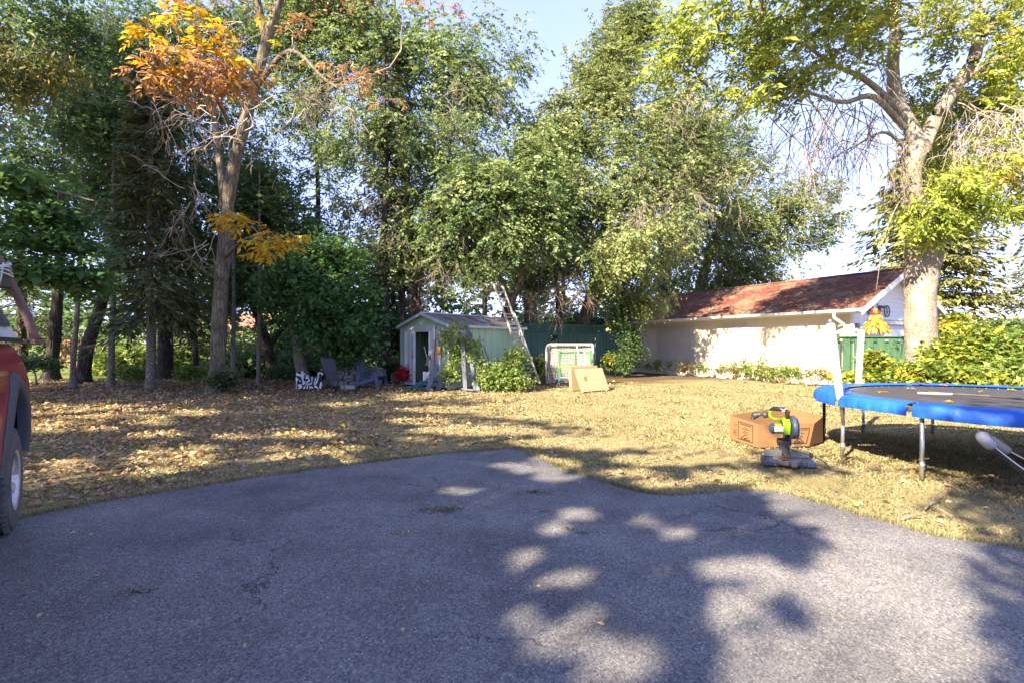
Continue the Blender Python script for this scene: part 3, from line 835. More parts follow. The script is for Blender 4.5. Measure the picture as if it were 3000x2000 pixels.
def trunk_mesh(path, n=14, rough=0.06, rg=rng):
    """thick irregular tube, path rows x,y,z,r; returns V,F quads"""
    K = len(path)
    V, Fq = tubes(path[None, :, :3], path[None, :, 3], n)
    V = V.reshape(K, n, 3); c = path[:, None, :3]
    ph = rg.random(4) * 6
    a = np.linspace(0, 2 * np.pi, n, endpoint=False)[None, :]
    z = path[:, 2][:, None]
    lump = 1 + rough * (np.sin(3 * a + z * 1.7 + ph[0]) + 0.7 * np.sin(5 * a - z * 2.6 + ph[1]) + 0.8 * np.sin(z * 3.1 + ph[2])) + rg.normal(0, rough * 0.35, (K, n))
    V = c + (V - c) * lump[..., None]
    return V.reshape(-1, 3), Fq

def merge(parts):
    Vs, Fs, b = [], [], 0
    for V, Fq in parts:
        Vs.append(V); Fs.append(Fq + b); b += len(V)
    return np.vstack(Vs), np.vstack(Fs)

def LP(px, py, Y, rx, ry, rd=None, dens=1.0):
    """crown lobe given where the photo shows it, at depth Y"""
    c = P(px, py, Y)
    return (*c, rx / F * Y, rd if rd else 0.8 * rx / F * Y, ry / F * Y, dens)

def PX(path):
    """trunk path rows (px, py, Y, r) to world rows"""
    return np.array([[*P(a, b, Y), r] for a, b, Y, r in path])

def grow(skel, clumps, rg, sag=0.05, r_tip=0.004, r_k=0.0065, K=5, jitter=0.12):
    """branches from skeleton points to every clump; each joins the nearest branch already there"""
    n = len(clumps)
    nodes = np.zeros((len(skel) + n * K, 3)); owner = np.full(len(nodes), -1)
    m = len(skel); nodes[:m] = skel
    d0 = np.min(np.linalg.norm(clumps[:, None, :] - skel[None, ::2, :], axis=2), axis=1)
    Pt = np.zeros((n, K, 3)); par = np.full(n, -1)
    for r_, i in enumerate(np.argsort(d0)):
        c = clumps[i]
        dv = nodes[:m] - c
        dist = np.linalg.norm(dv, axis=1) + np.clip(dv[:, 2], 0, None) * 0.6
        j = int(np.argmin(dist))
        a = nodes[j]; ln = np.linalg.norm(c - a)
        t = np.linspace(0, 1, K)[:, None]
        bend = rg.normal(0, jitter, 3) * ln; bend[2] = abs(bend[2]) - sag * ln
        p = a * (1 - t) + c * t + np.sin(t * np.pi) * bend + rg.normal(0, 0.035, (K, 3)) * ln * np.sin(t * np.pi)
        Pt[i] = p; par[i] = owner[j]
        nodes[m:m + K - 1] = p[1:]; owner[m:m + K - 1] = i; m += K - 1
    order = np.argsort(d0); size = np.ones(n)
    for i in order[::-1]:
        if par[i] >= 0: size[par[i]] += size[i]
    rb = np.clip(r_k * np.sqrt(size) * 1.1, r_tip * 1.3, 0.16)
    Rd = rb[:, None] * (1 - np.linspace(0, 1, K))[None, :] ** 0.8 + r_tip
    return Pt, Rd

def sample_lobes(lobes, n, rg, shell=2.3):
    lobes = np.array(lobes)
    w = (lobes[:, 3] * lobes[:, 4] * lobes[:, 5]) ** 0.7 * lobes[:, 6]
    k = rg.choice(len(lobes), n, p=w / w.sum())
    d = unit(rg.normal(0, 1, (n, 3)))
    r = rg.random(n)[:, None] ** (1 / shell) * (1 + 0.22 * rg.normal(0, 1, (n, 1)))
    p = lobes[k, :3] + d * r * lobes[k, 3:6]
    p[:, 2] = np.maximum(p[:, 2], 0.25 + 0.3 * rg.random(n))
    return p

def tree(name, label, trunk, lobes, nclump, per, leaf, spread, bark, leafmat, limbs=(), seed=0, group=None, cat='tree',
         droop=0.5, up=0.45, hang=0.0, sag=0.02, r_k=0.0065, sides=14, rough=0.05, twig_n=3, bare=0, extra=None, jitter=0.14, spray=0.0):
    rg = np.random.default_rng(1000 + seed)
    T = PX(trunk) if len(trunk[0]) == 4 and trunk[0][1] > 60 else np.array(trunk, float)
    base = np.array([T[0, 0], T[0, 1], 0.0])
    root = thing(name, label, cat, base, 0, group)
    paths = [spline(T, 6)]
    for l in limbs:
        paths.append(spline(PX(l) if l[0][1] > 60 or abs(l[0][0]) > 60 else np.array(l, float), 5))
    T0 = paths[0].copy(); T0[0, 2] = -0.1
    low = T0[:, 2] < 0.5
    T0[low, 3] *= 1 + 0.45 * (1 - T0[low, 2] / 0.5).clip(0, 1.2) ** 2
    paths[0] = T0
    big = [trunk_mesh(p - np.array([*base, 0]), sides if i == 0 else max(8, sides - 4), rough, rg) for i, p in enumerate(paths)]
    V, Fq = merge(big)
    tr = np_obj('trunk', V, Fq, bark, root, smooth=True)
    if nclump:
        skel = np.vstack([p[max(1, len(p) // 3):, :3] for p in paths]) - base
        C = sample_lobes(lobes, nclump + bare, rg) - base
        Pt, Rd = grow(skel, C, rg, sag=sag, r_k=r_k, jitter=jitter)
        V, Fq = tubes(Pt, Rd, twig_n)
        np_obj('branches', V, Fq, bark, root, smooth=True)
        if bare: C = C[rg.permutation(len(C))[:nclump]]
        if spray > 0:
            V, Fq, rd = spray_leaves(C, per, np.asarray(spread) * 0.75, leaf[0], leaf[1], droop, rg, 9, spray, up, out=np.array([0, 0, np.median(C[:, 2])]))
        else:
            V, Fq, rd = clump_leaves(C, per, spread, leaf[0], leaf[1], droop, rg, up, hang=hang)
        if extra: V, Fq, rd = extra(V, Fq, rd, rg)
        np_obj('crown', V, Fq, leafmat, root, rnd=rd)
    return root

def dead_spray(starts, rg, depth=4, length=0.9, down=0.45, r0=0.014, curl=0.4, kids=3):
    """bare forking twigs: starts rows (x,y,z,dx,dy,dz)"""
    Ps, Rs = [], []
    stack = [(np.array(s[:3]), unit(np.array(s[3:6], float)), length, r0, depth) for s in starts]
    K = 6
    while stack:
        p, d, ln, r, dp = stack.pop()
        pts = [p]; dd = d.copy()
        bendv = rg.normal(0, 1, 3) * curl
        for k in range(K - 1):
            dd = unit(dd + bendv * 0.16 + rg.normal(0, 0.1, 3) + np.array([0, 0, -down * 0.22]))
            pts.append(pts[-1] + dd * ln / (K - 1))
        Ps.append(pts); Rs.append(np.linspace(r, r * 0.55, K))
        if dp > 1:
            for q in range(kids):
                k = rg.integers(2, K)
                nd = unit(unit(pts[k] - pts[k - 1]) + rg.normal(0, 0.6, 3) + np.array([0, 0, -down * 0.3]))
                stack.append((np.array(pts[k]), nd, ln * rg.uniform(0.55, 0.85), r * 0.62, dp - 1))
    return tubes(np.array(Ps), np.array(Rs), 3)

def spruce(name, label, base, h, rad, zmin, leafmat, bark, seed, rt=0.2, whorls=26, per_b=7, cards=60, group=None, droopk=0.35, card=(0.2, 0.055), lean=(0, 0)):
    rg = np.random.default_rng(2000 + seed)
    root = thing(name, label, 'tree', (base[0], base[1], 0), 0, group)
    zz = np.linspace(-0.1, h, 14)
    path = np.column_stack([lean[0] * zz / h + 0.03 * np.sin(zz), lean[1] * zz / h, zz, rt * (1 - zz / h * 0.95).clip(0.05, 1)])
    V, Fq = trunk_mesh(path, 10, 0.06, rg)
    np_obj('trunk', V, Fq, bark, root, smooth=True)
    Pt, Rd, LB, LA, LN = [], [], [], [], []
    for z in np.linspace(zmin, h * 0.985, whorls):
        f = 1 - (z - zmin * 0.6) / (h - zmin * 0.6)
        for b in range(per_b):
            a = rg.random() * 2 * np.pi
            ln = rad * (f ** 0.75) * rg.uniform(0.65, 1.12) + 0.15
            t = np.linspace(0, 1, 6)
            dr = droopk * ln * rg.uniform(0.6, 1.3)
            zc = z + rg.normal(0, 0.1) + 0.12 * ln * t - dr * t ** 1.6 + 0.22 * dr * t ** 4
            cx = np.interp(z, path[:, 2], path[:, 0]); cy = np.interp(z, path[:, 2], path[:, 1])
            p = np.column_stack([cx + np.cos(a) * ln * t, cy + np.sin(a) * ln * t, zc])
            Pt.append(p); Rd.append(np.linspace(0.022 * ln ** 0.5, 0.006, 6))
            nc = int(cards * (0.25 + ln / rad * 0.9))
            tt = 0.12 + 0.88 * rg.random(nc) ** 0.8
            q = np.stack([np.interp(tt, t, p[:, k]) for k in range(3)], 1)
            lat = np.array([-np.sin(a), np.cos(a), 0])
            sidew = rg.uniform(-1, 1, nc) * (0.34 * ln * (1 - tt * 0.75) + 0.08)
            q = q + lat * sidew[:, None] + np.array([0, 0, -1]) * np.abs(rg.normal(0, 0.10, nc))[:, None] * (0.4 + np.abs(sidew))[:, None] * 2.0
            ax = np.array([np.cos(a), np.sin(a), -0.35]) * 0.9 + lat * np.sign(sidew)[:, None] * 0.9 + rg.normal(0, 0.35, (nc, 3)) + np.array([0, 0, -0.3])
            LB.append(q); LA.append(ax); LN.append(np.array([0, 0, 1.0]) + rg.normal(0, 0.5, (nc, 3)))
    V, Fq = tubes(np.array(Pt), np.array(Rd), 4)
    np_obj('branches', V, Fq, bark, root, smooth=True)
    B = np.vstack(LB); n = len(B)
    s = np.clip(rg.normal(1, 0.3, n), 0.5, 1.7)
    V, Fq = leaf_quads(B, np.vstack(LA), np.vstack(LN), card[0] * s, card[1] * s, 0.15)
    np_obj('crown', V, Fq, leafmat, root, rnd=rg.random(n))
    return root

# leaf and bark materials (base colours of the leaves themselves, except the lit needles)
l_elm = LM('elm_leaf', [(0.0, (0.06, 0.11, 0.04)), (0.4, (0.125, 0.19, 0.068)), (0.75, (0.2, 0.255, 0.095)), (1.0, (0.33, 0.33, 0.14))], 0.35)
l_elm2 = LM('elm_leaf_olive', [(0.0, (0.07, 0.115, 0.042)), (0.45, (0.15, 0.195, 0.07)), (0.8, (0.235, 0.265, 0.105)), (1.0, (0.38, 0.34, 0.16))], 0.35)
l_dark = LM('dark_leaf', [(0.0, (0.045, 0.085, 0.03)), (0.5, (0.08, 0.14, 0.048)), (0.85, (0.12, 0.18, 0.06)), (1.0, (0.22, 0.24, 0.08))], 0.42)
l_maple = LM('maple_leaf', [(0.0, (0.035, 0.09, 0.03)), (0.5, (0.065, 0.15, 0.045)), (0.85, (0.11, 0.2, 0.06)), (1.0, (0.24, 0.28, 0.07))], 0.38)
l_ash = LM('ash_leaf', [(0.0, (0.10, 0.15, 0.025)), (0.4, (0.19, 0.25, 0.045)), (0.72, (0.30, 0.34, 0.06)), (0.9, (0.5, 0.43, 0.06)), (1.0, (0.6, 0.42, 0.05))], 0.42)
l_yellow = LM('yellow_leaf', [(0.0, (0.32, 0.15, 0.02)), (0.25, (0.5, 0.29, 0.02)), (0.6, (0.58, 0.41, 0.025)), (0.9, (0.56, 0.45, 0.04)), (1.0, (0.28, 0.34, 0.04))], 0.35, vary=0.25)
l_rust = LM('rust_leaf', [(0.0, (0.24, 0.14, 0.075)), (0.5, (0.42, 0.23, 0.10)), (1.0, (0.6, 0.36, 0.13))], 0.25, vary=0.3)
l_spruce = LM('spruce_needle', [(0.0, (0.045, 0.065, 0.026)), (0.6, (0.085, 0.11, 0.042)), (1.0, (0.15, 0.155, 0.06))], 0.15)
l_spruceL = LM('lit_spruce_needle', [(0.0, (0.07, 0.09, 0.028)), (0.5, (0.14, 0.155, 0.045)), (1.0, (0.24, 0.22, 0.07))], 0.15)  # lighter copy of the spruce colour, with sunlight painted in
l_shrub = LM('yellow_shrub_leaf', [(0.0, (0.05, 0.09, 0.022)), (0.4, (0.13, 0.19, 0.032)), (0.68, (0.33, 0.34, 0.04)), (0.88, (0.46, 0.37, 0.04)), (1.0, (0.3, 0.16, 0.07))], 0.4, vary=0.45, vscale=1.6)
l_weed = LM('weed_leaf', [(0.0, (0.07, 0.13, 0.025)), (0.5, (0.15, 0.23, 0.05)), (0.85, (0.28, 0.3, 0.08)), (1.0, (0.42, 0.3, 0.13))], 0.4, vary=0.4, vscale=1.5)
l_red = LM('red_leaf', [(0.0, (0.25, 0.01, 0.015)), (1.0, (0.6, 0.04, 0.04))], 0.3)
l_cedar = LM('cedar_spray', [(0.0, (0.05, 0.075, 0.012)), (0.55, (0.10, 0.12, 0.02)), (0.85, (0.24, 0.16, 0.03)), (1.0, (0.36, 0.17, 0.04))], 0.2, vary=0.5, vscale=1.2)
b_ash = bark_mat('ash_bark', (0.36, 0.315, 0.255), (0.17, 0.14, 0.11), 30, 0.35, 0.8, moss=(0.42, 0.37, 0.30))
b_ashL = bark_mat('grey_ash_bark', (0.19, 0.165, 0.13), (0.085, 0.07, 0.055), 13, 0.18, 0.9, moss=(0.2, 0.19, 0.08))
b_elm = bark_mat('elm_bark', (0.2, 0.16, 0.125), (0.06, 0.045, 0.035), 10, 0.2, 1.0)
b_dark = bark_mat('dark_bark', (0.085, 0.07, 0.058), (0.03, 0.025, 0.02), 10, 0.25, 1.0)
b_pale = bark_mat('pale_bark', (0.3, 0.27, 0.235), (0.12, 0.10, 0.085), 12, 1.2, 0.7)
b_twig = M('bare_twig', (0.28, 0.235, 0.185), (0.18, 0.145, 0.11), 8, 0.85)
b_twigL = M('pale_dead_twig', (0.40, 0.335, 0.275), (0.28, 0.23, 0.185), 8, 0.85)
# ------------------------------------------------------------------ trees
# big ash in front of the grove, with yellowing boughs
def add_quads(root, name, V, Fq, mat, rd=None, smooth=False):
    return np_obj(name, V - np.array(root.location), Fq, mat, root, rnd=rd, smooth=smooth)

def compound(points, dirs, rg, n=7, L=0.15, W=0.055, stem=0.3):
    """pinnate leaves: leaflets in pairs along a drooping stalk"""
    B, A, Nn = [], [], []
    for p, d in zip(points, dirs):
        d = unit(d); side = unit(np.cross(d, [0, 0, 1.0]) + 1e-6)
        for k in range(n):
            t = (k // 2 + 1) / ((n + 1) / 2)
            q = p + d * stem * t + np.array([0, 0, -0.12 * stem * t * t])
            a = d if k == n - 1 else d * 0.6 + side * (1 if k % 2 else -1)
            B.append(q); A.append(a + rg.normal(0, 0.18, 3) + np.array([0, 0, -0.35])); Nn.append(np.array([0, 0, 1.0]) + rg.normal(0, 0.35, 3))
    B, A, Nn = np.array(B), np.array(A), np.array(Nn)
    s = np.clip(rg.normal(1, 0.22, len(B)), 0.5, 1.5)
    return leaf_quads(B, A, Nn, L * s, W * s, 0.2, 0.1)

rgA = np.random.default_rng(41)
ASHL = tree('ash_tree', 'tall grey ash with yellow boughs standing alone before the dark grove',
            [(635, 1148, 14.8, .235), (638, 1060, 14.8, .215), (645, 900, 14.8, .205), (655, 760, 14.7, .19), (666, 620, 14.6, .175), (690, 470, 14.5, .165), (738, 280, 14.4, .15), (782, 120, 14.3, .14), (835, -60, 14.3, .11), (860, -240, 14.3, .07)],
            [LP(700, -140, 14, 330, 90), LP(960, -90, 14, 200, 60)], 60, 40, (0.12, 0.045), (.35, .35, .22), b_ashL, l_rust, seed=1,
            limbs=[[(782, 125, 14.3, .11), (758, 20, 14.2, .09), (735, -120, 14.1, .06)], [(662, 660, 14.6, .12), (648, 500, 14.9, .11), (625, 330, 15.1, .09), (600, 180, 15.2, .05)],
                   [(700, 430, 14.5, .07), (640, 300, 12.8, .055), (580, 215, 11.0, .045), (520, 160, 9.6, .03), (400, 130, 9.0, .018)],
                   [(745, 260, 14.4, .08), (850, 150, 13.6, .06), (960, 240, 13.0, .04), (1080, 300, 12.6, .022)],
                   [(655, 760, 14.7, .05), (720, 700, 13.6, .035), (800, 690, 12.8, .022), (890, 720, 12.4, .01)],
                   [(650, 830, 14.7, .04), (560, 760, 13.9, .028), (500, 640, 13.4, .016)]])
# the yellow bough, the small low yellow spray and the rusty ones
for nm, lobes, nl, mat_, LL, lab in (
        ('yellow_bough', [LP(590, 110, 9.4, 150, 90, 0.8), LP(500, 190, 9.2, 130, 60, 0.7), LP(680, 200, 9.8, 110, 60, 0.7), LP(540, 10, 9.6, 60, 45, 0.5), LP(400, 70, 9.0, 60, 25, .4)], 140, l_yellow, 0.155, 'golden yellow bough near the top'),
        ('withered_bough', [LP(540, 235, 9.4, 200, 55, 0.8), LP(680, 225, 9.8, 90, 50, 0.6)], 190, l_rust, 0.13, 'withered brown leaves below the yellow bough'),
        ('yellow_spray', [LP(690, 650, 12.8, 55, 40, 0.5), LP(770, 715, 12.4, 85, 38, 0.5), LP(840, 700, 12.2, 50, 25, 0.4)], 70, l_yellow, 0.2, 'small low spray of yellow leaves'),
        ('rusty_bough', [LP(1060, 240, 12.6, 75, 50, 0.6), LP(980, 200, 12.8, 60, 40, 0.6), LP(1330, 30, 12.6, 70, 25, .6), LP(1230, 10, 12.6, 70, 35, .6), LP(880, 60, 13.5, 60, 60, .6), LP(1140, 290, 12.5, 30, 20, .3)], 90, l_rust, 0.12, 'rust coloured leaves on the right limb')):
    pts = sample_lobes(lobes, nl, rgA)
    dirs = rgA.normal(0, 1, (nl, 3)); dirs[:, 2] = dirs[:, 2] * 0.3 - 0.15
    V, Fq = compound(pts, dirs, rgA, 7, LL, LL * 0.36, LL * 1.7)
    o = add_quads(ASHL, nm, V, Fq, mat_, rgA.random(len(Fq)))
    o['label'] = lab
    skel = np.vstack([spline(PX(l), 6)[:, :3] for l in ([(700, 430, 14.5, 1), (640, 300, 12.8, 1), (580, 215, 11, 1), (520, 160, 9.6, 1), (400, 130, 9, 1)], [(745, 260, 14.4, 1), (850, 150, 13.6, 1), (960, 240, 13, 1), (1080, 300, 12.6, 1)], [(655, 760, 14.7, 1), (720, 700, 13.6, 1), (800, 690, 12.8, 1), (890, 720, 12.4, 1)])])
    Pt, Rd = grow(skel, pts, rgA, r_tip=0.003, r_k=0.005)
    V, Fq = tubes(Pt, Rd, 4)
    add_quads(ASHL, 'twigs', V, Fq, b_twig, smooth=True)
# drooping bare twigs of the ash
st = []
for (x, y, Y, n) in ((560, 330, 11.5, 5), (640, 330, 13.2, 5), (480, 330, 11, 3), (720, 380, 13.6, 5), (830, 270, 13.4, 5), (900, 260, 13.2, 5), (560, 560, 13.6, 6), (500, 620, 13.5, 3), (600, 700, 14.0, 4), (880, 350, 13.2, 3), (400, 30, 10, 3), (700, 60, 12, 3), (980, 290, 13, 4)):
    for _ in range(n):
        d = rgA.normal(0, 1, 3); d[2] = d[2] * 0.5 - 0.4
        st.append((*(P(x, y, Y) + rgA.normal(0, 0.15, 3)), *d))
V, Fq = dead_spray(st, rgA, 4, 0.75, 0.35, 0.015, 0.9, 2)
add_quads(ASHL, 'bare_twigs', V, Fq, b_twigL, smooth=True)

# leaning maple with a low leafy crown behind the patio chairs
tree('maple_tree', 'leaning young maple with low green crown behind the patio chairs',
     [(890, 1108, 15.8, .21), (878, 1040, 15.9, .185), (860, 940, 16.0, .15), (850, 850, 16.1, .11), (855, 740, 16.2, .06)],
     [LP(965, 880, 15.6, 130, 100), LP(880, 800, 16, 110, 80), LP(1020, 960, 15.8, 100, 80), LP(1000, 1040, 16.2, 90, 40, .6), LP(930, 960, 15.3, 70, 60), LP(820, 900, 16, 60, 60), LP(990, 760, 16.2, 110, 60)],
     330, 42, (0.15, 0.11), (.24, .24, .16), b_ashL, l_maple, seed=2, up=0.6, droop=0.35,
     limbs=[[(862, 950, 16, .09), (930, 880, 15.7, .06), (1000, 850, 15.6, .03)], [(885, 1040, 15.9, .06), (960, 1000, 15.7, .04), (1030, 980, 15.7, .02)]])

# ---- the grove on the left
grove = 'trees of the dark grove on the left'
def simple(px, pyb, Y, r, top, lobes, ncl, per, leaf, mat_, bark, label, seed, lean=0, spread=(.4, .4, .28), **kw):
    b = P(px, pyb, Y); b[2] = 0; kw.setdefault('spray', 0.5)
    X = b[0]; 
    tr_ = [(X, Y, -0.1, r), (X + lean * 0.12, Y, 1.2, r * 0.9), (X + lean * 0.4, Y + 0.05, 3.0, r * 0.78), (X + lean * 0.75, Y, 5.5, r * 0.6), (X + lean, Y, top, r * 0.2)]
    return tree(kw.pop('name', 'grove_tree'), label, tr_, lobes, ncl, per, leaf, spread, bark, mat_, seed=seed, group=kw.pop('group', grove), **kw)
LF = (0.12, 0.07)
simple(150, 1112, 19.8, .24, 9.5, [LP(120, 250, 19, 190, 230), LP(60, 480, 19, 160, 160), LP(250, 560, 19, 130, 110)], 300, 95, LF, l_dark, b_dark, 'dark trunk farthest left in the grove, leaning right', 11, lean=0.5)
simple(213, 1135, 16.4, .085, 8.5, [LP(260, 330, 16.6, 120, 150), LP(180, 120, 16.6, 130, 130)], 170, 90, LF, l_dark, b_pale, 'thin pale trunk leaning beside the dark sloping one', 12, lean=0.35)
simple(240, 1115, 18.5, .23, 10, [LP(380, 420, 19, 150, 170), LP(330, 180, 19, 160, 170), LP(420, 640, 19, 110, 90), LP(450, 120, 19, 130, 140)], 330, 95, LF, l_dark, b_dark, 'dark thick trunk sloping right over the far picket fence', 13, lean=1.7)
simple(325, 1135, 16.3, .1, 9, [LP(330, 560, 16.8, 110, 110), LP(360, 380, 16.8, 110, 110)], 150, 80, LF, l_dark, b_pale, 'slim straight pale trunk just left of the hanging spruce boughs', 14, lean=0.1)
simple(485, 1105, 20.5, .3, 11, [LP(520, 280, 20, 180, 200), LP(560, 520, 20, 150, 140), LP(700, 350, 20.5, 120, 180, None, .6), LP(800, 150, 20.5, 130, 150), LP(840, 380, 20.5, 90, 130, None, .5), LP(660, 80, 20.5, 120, 120)], 400, 95, LF, l_dark, b_dark, 'thick dark trunk behind the hanging spruce boughs', 15, lean=-0.2)
simple(575, 1100, 20, .12, 9, [LP(600, 700, 20, 130, 110), LP(720, 560, 20.5, 120, 120, None, .6)], 170, 90, LF, l_dark, b_dark, 'slender dark trunk just left of the big grey ash', 16, lean=-0.4)
simple(683, 1118, 17.6, .085, 9, [LP(740, 560, 18, 110, 110, None, .7), LP(700, 820, 18.5, 90, 60, None, .7)], 150, 80, LF, l_dark, b_pale, 'thin speckled pale trunk just right of the big grey ash', 17, lean=0.0)
simple(757, 1118, 17.4, .075, 8, [LP(780, 800, 18.2, 90, 70), LP(800, 620, 18, 90, 120, None, .7)], 150, 80, LF, l_dark, b_pale, 'thin pale trunk between the grey ash and the leaning maple', 18, lean=0.05)
tree('grove_tree', 'forked dark trunk spreading low behind the thin pale trunks', [(800, 1100, 20.5, .22), (785, 1020, 20.5, .2), (760, 940, 20.5, .16), (735, 880, 20.6, .12), (720, 780, 20.6, .06)],
     [LP(760, 760, 20, 130, 80), LP(660, 860, 20.5, 90, 60), LP(860, 700, 20, 120, 90)], 240, 85, LF, (.4, .4, .28), b_dark, l_dark, seed=19, group=grove,
     limbs=[[(780, 1020, 20.5, .12), (830, 960, 20.6, .09), (880, 900, 20.6, .04)]])
# pale lower stems and the drooping old spruce
spruce('spruce_tree', 'old spruce with drooping olive boughs over a bare pale trunk', P(440, 1140, 15.5)[:2], 10.5, 1.75, 2.45, l_spruce, b_pale, 1, 0.15, 26, 8, 110, None, 0.8, (0.26, 0.05))
spruce('spruce_tree', 'tall thin dark spruce rising left of the shed roof', P(1128, 1090, 18.6)[:2], 14, 1.7, 3.6, l_spruce, b_dark, 2, 0.2, 28, 6, 42, None, 0.4)
spruce('spruce_tree', 'second dark spruce trunk close behind the shed door', P(1178, 1090, 19.6)[:2], 13, 1.5, 4.4, l_spruce, b_dark, 3, 0.16, 24, 6, 40, None, 0.4)
spruce('spruce_tree', 'dark spruce showing through the gap above the leaning maple', P(930, 1090, 23)[:2], 15, 2.1, 2.0, l_spruce, b_dark, 4, 0.22, 26, 6, 36, None, 0.4)
spruce('spruce_tree', 'dim spruce deep in the grove left of the grey ash', P(560, 1090, 24)[:2], 13, 2.4, 1.4, l_spruce, b_dark, 5, 0.22, 24, 6, 38, None, 0.4)
spruce('spruce_tree', 'dim spruce deep in the grove at the far left', P(60, 1090, 23)[:2], 14, 2.5, 1.6, l_spruce, b_dark, 6, 0.22, 24, 6, 38, None, 0.4)
# near maple bough hanging in from the left, its trunk outside the picture
tree('maple_tree', 'green maple boughs hanging in from the left edge above the truck', [(-10.2, 9.0, -0.1, .16), (-10.1, 9.0, 1.5, .14), (-9.8, 8.9, 3.2, .11), (-9.6, 8.7, 5.0, .05)],
     [LP(60, 800, 8.6, 120, 38, .6), LP(210, 810, 9.0, 90, 32, .5), LP(150, 640, 9.2, 130, 30, .8), LP(40, 540, 8.8, 120, 34, .8), LP(270, 850, 9.4, 45, 18, .3), LP(200, 720, 9.2, 90, 26, .5), LP(40, 690, 8.6, 90, 34, .5)],
     260, 26, (0.115, 0.085), (.17, .17, .09), b_pale, l_maple, seed=21, up=0.7, droop=0.3, r_k=0.004, sag=-0.05, bare=60,
     limbs=[[(-9.9, 8.9, 2.8, .05), (-9.0, 8.8, 3.2, .035), (-7.9, 8.9, 2.9, .015)], [(-9.7, 8.8, 4.0, .05), (-8.6, 8.9, 4.2, .03), (-7.6, 9.0, 4.0, .012)]])
tree('cedar_tree', 'cedar with orange-tipped sprays drooping in the upper left corner', [(-10.8, 8.0, -0.1, .2), (-10.6, 8.1, 3.0, .16), (-10.4, 8.2, 6.0, .1), (-10.3, 8.2, 8.4, .03)],
     [LP(50, 200, 8.4, 65, 75, .6), LP(170, 190, 8.8, 40, 45, .4), LP(-120, 100, 8.4, 120, 200, 1.0)], 170, 46, (0.11, 0.03), (.13, .13, .12), b_pale, l_cedar, seed=22, droop=1.3, up=0.2, hang=0.12,
     limbs=[[(-10.4, 8.2, 5.8, .06), (-9.4, 8.3, 6.3, .03), (-8.3, 8.5, 6.0, .012)]])

# ---- the elms behind shed and garage
EG = 'tall elms behind the shed and garage'
LE = (0.13, 0.07)
tree('elm_tree', 'tall elm whose crown fills the sky left of the gap, trunk behind the shed', [(1215, 1095, 21, .24), (1225, 950, 21, .22), (1210, 760, 21, .2), (1190, 520, 21, .16), (1170, 250, 21, .11), (1150, -60, 21, .05)],
     [LP(1060, 120, 20, 150, 170), LP(1230, 160, 20, 150, 140), LP(1330, 260, 20, 150, 150), LP(1110, 390, 19.5, 150, 120), LP(1290, 440, 19.5, 170, 110), LP(1400, 250, 20.5, 90, 110), LP(960, 40, 20, 160, 120), LP(1510, 170, 21, 50, 100, None, .55), LP(1500, 330, 20.5, 60, 70, None, .7), LP(1400, 100, 21, 60, 70, None, .6), LP(1150, 560, 20.5, 100, 90, None, .5), LP(920, 260, 20.5, 110, 150, None, .8), LP(990, 440, 20.5, 80, 110, None, .5), LP(1020, 620, 20.5, 80, 80, None, .45), LP(860, 80, 20.5, 110, 110, None, .9)],
     1000, 84, LE, (.36, .36, .26), b_elm, l_elm, seed=31, group=EG, spray=0.5, droop=0.7, bare=120, limbs=[[(1200, 640, 21, .12), (1280, 460, 20.5, .08), (1350, 280, 20.3, .04)], [(1190, 500, 21, .1), (1100, 330, 20.5, .06), (1040, 150, 20.2, .03)]])
tree('elm_tree', 'leaning elm with the thick slanting trunk beside the ladder', [(1462, 1080, 20, .24), (1472, 990, 20, .22), (1495, 890, 20, .2), (1525, 800, 19.9, .17), (1550, 690, 19.8, .13), (1530, 520, 19.6, .09), (1500, 360, 19.5, .04)],
     [LP(1340, 620, 18.8, 160, 110), LP(1250, 730, 18.8, 130, 80), LP(1450, 560, 18.6, 160, 110), LP(1480, 700, 18.8, 140, 90), LP(1380, 780, 19, 150, 60, None, .7), LP(1560, 480, 19, 90, 90), LP(1600, 640, 19, 90, 100)],
     620, 105, LE, (.34, .34, .25), b_elm, l_elm, seed=32, group=EG, spray=0.5, droop=0.8, bare=120, limbs=[[(1500, 880, 20, .1), (1440, 780, 19.4, .07), (1360, 700, 19, .04)], [(1540, 720, 19.8, .08), (1600, 600, 19.3, .05), (1620, 480, 19.2, .02)]])
tree('elm_tree', 'upright elm with a straight brown trunk above the lattice fence', [(1557, 1080, 23.5, .34), (1556, 960, 23.5, .31), (1552, 820, 23.5, .28), (1570, 650, 23.4, .22), (1640, 440, 23.2, .15), (1740, 250, 23, .08), (1790, 130, 23, .03)],
     [LP(1670, 400, 22, 110, 110), LP(1770, 230, 22, 90, 110), LP(1640, 560, 21.5, 120, 110), LP(1830, 70, 22.5, 60, 80, None, .7), LP(1690, 250, 22.5, 30, 70, None, .4), LP(1600, 390, 22, 80, 70), LP(1560, 470, 21.5, 80, 60), LP(1630, 310, 22, 50, 40, None, .6), LP(1680, 660, 22, 90, 60, None, .6), LP(1800, 180, 22.5, 80, 90), LP(1860, 80, 22.5, 70, 80)],
     680, 90, (0.13, 0.07), (.38, .38, .28), b_elm, l_elm2, seed=33, group=EG, spray=0.5, droop=0.7, bare=80, limbs=[[(1560, 700, 23.4, .12), (1640, 600, 22.6, .08), (1700, 520, 22, .04)]])
tree('elm_tree', 'thin dark elm stem left of the sky hole above the fence', [(1645, 1075, 24, .16), (1640, 960, 24, .15), (1632, 860, 24, .13), (1610, 760, 24, .09), (1600, 640, 24, .05)],
     [LP(1560, 820, 23.5, 60, 50, None, .6), LP(1640, 780, 23, 60, 40, None, .6)], 130, 80, (0.11, 0.06), (.36, .36, .25), b_dark, l_elm, seed=34, group=EG)
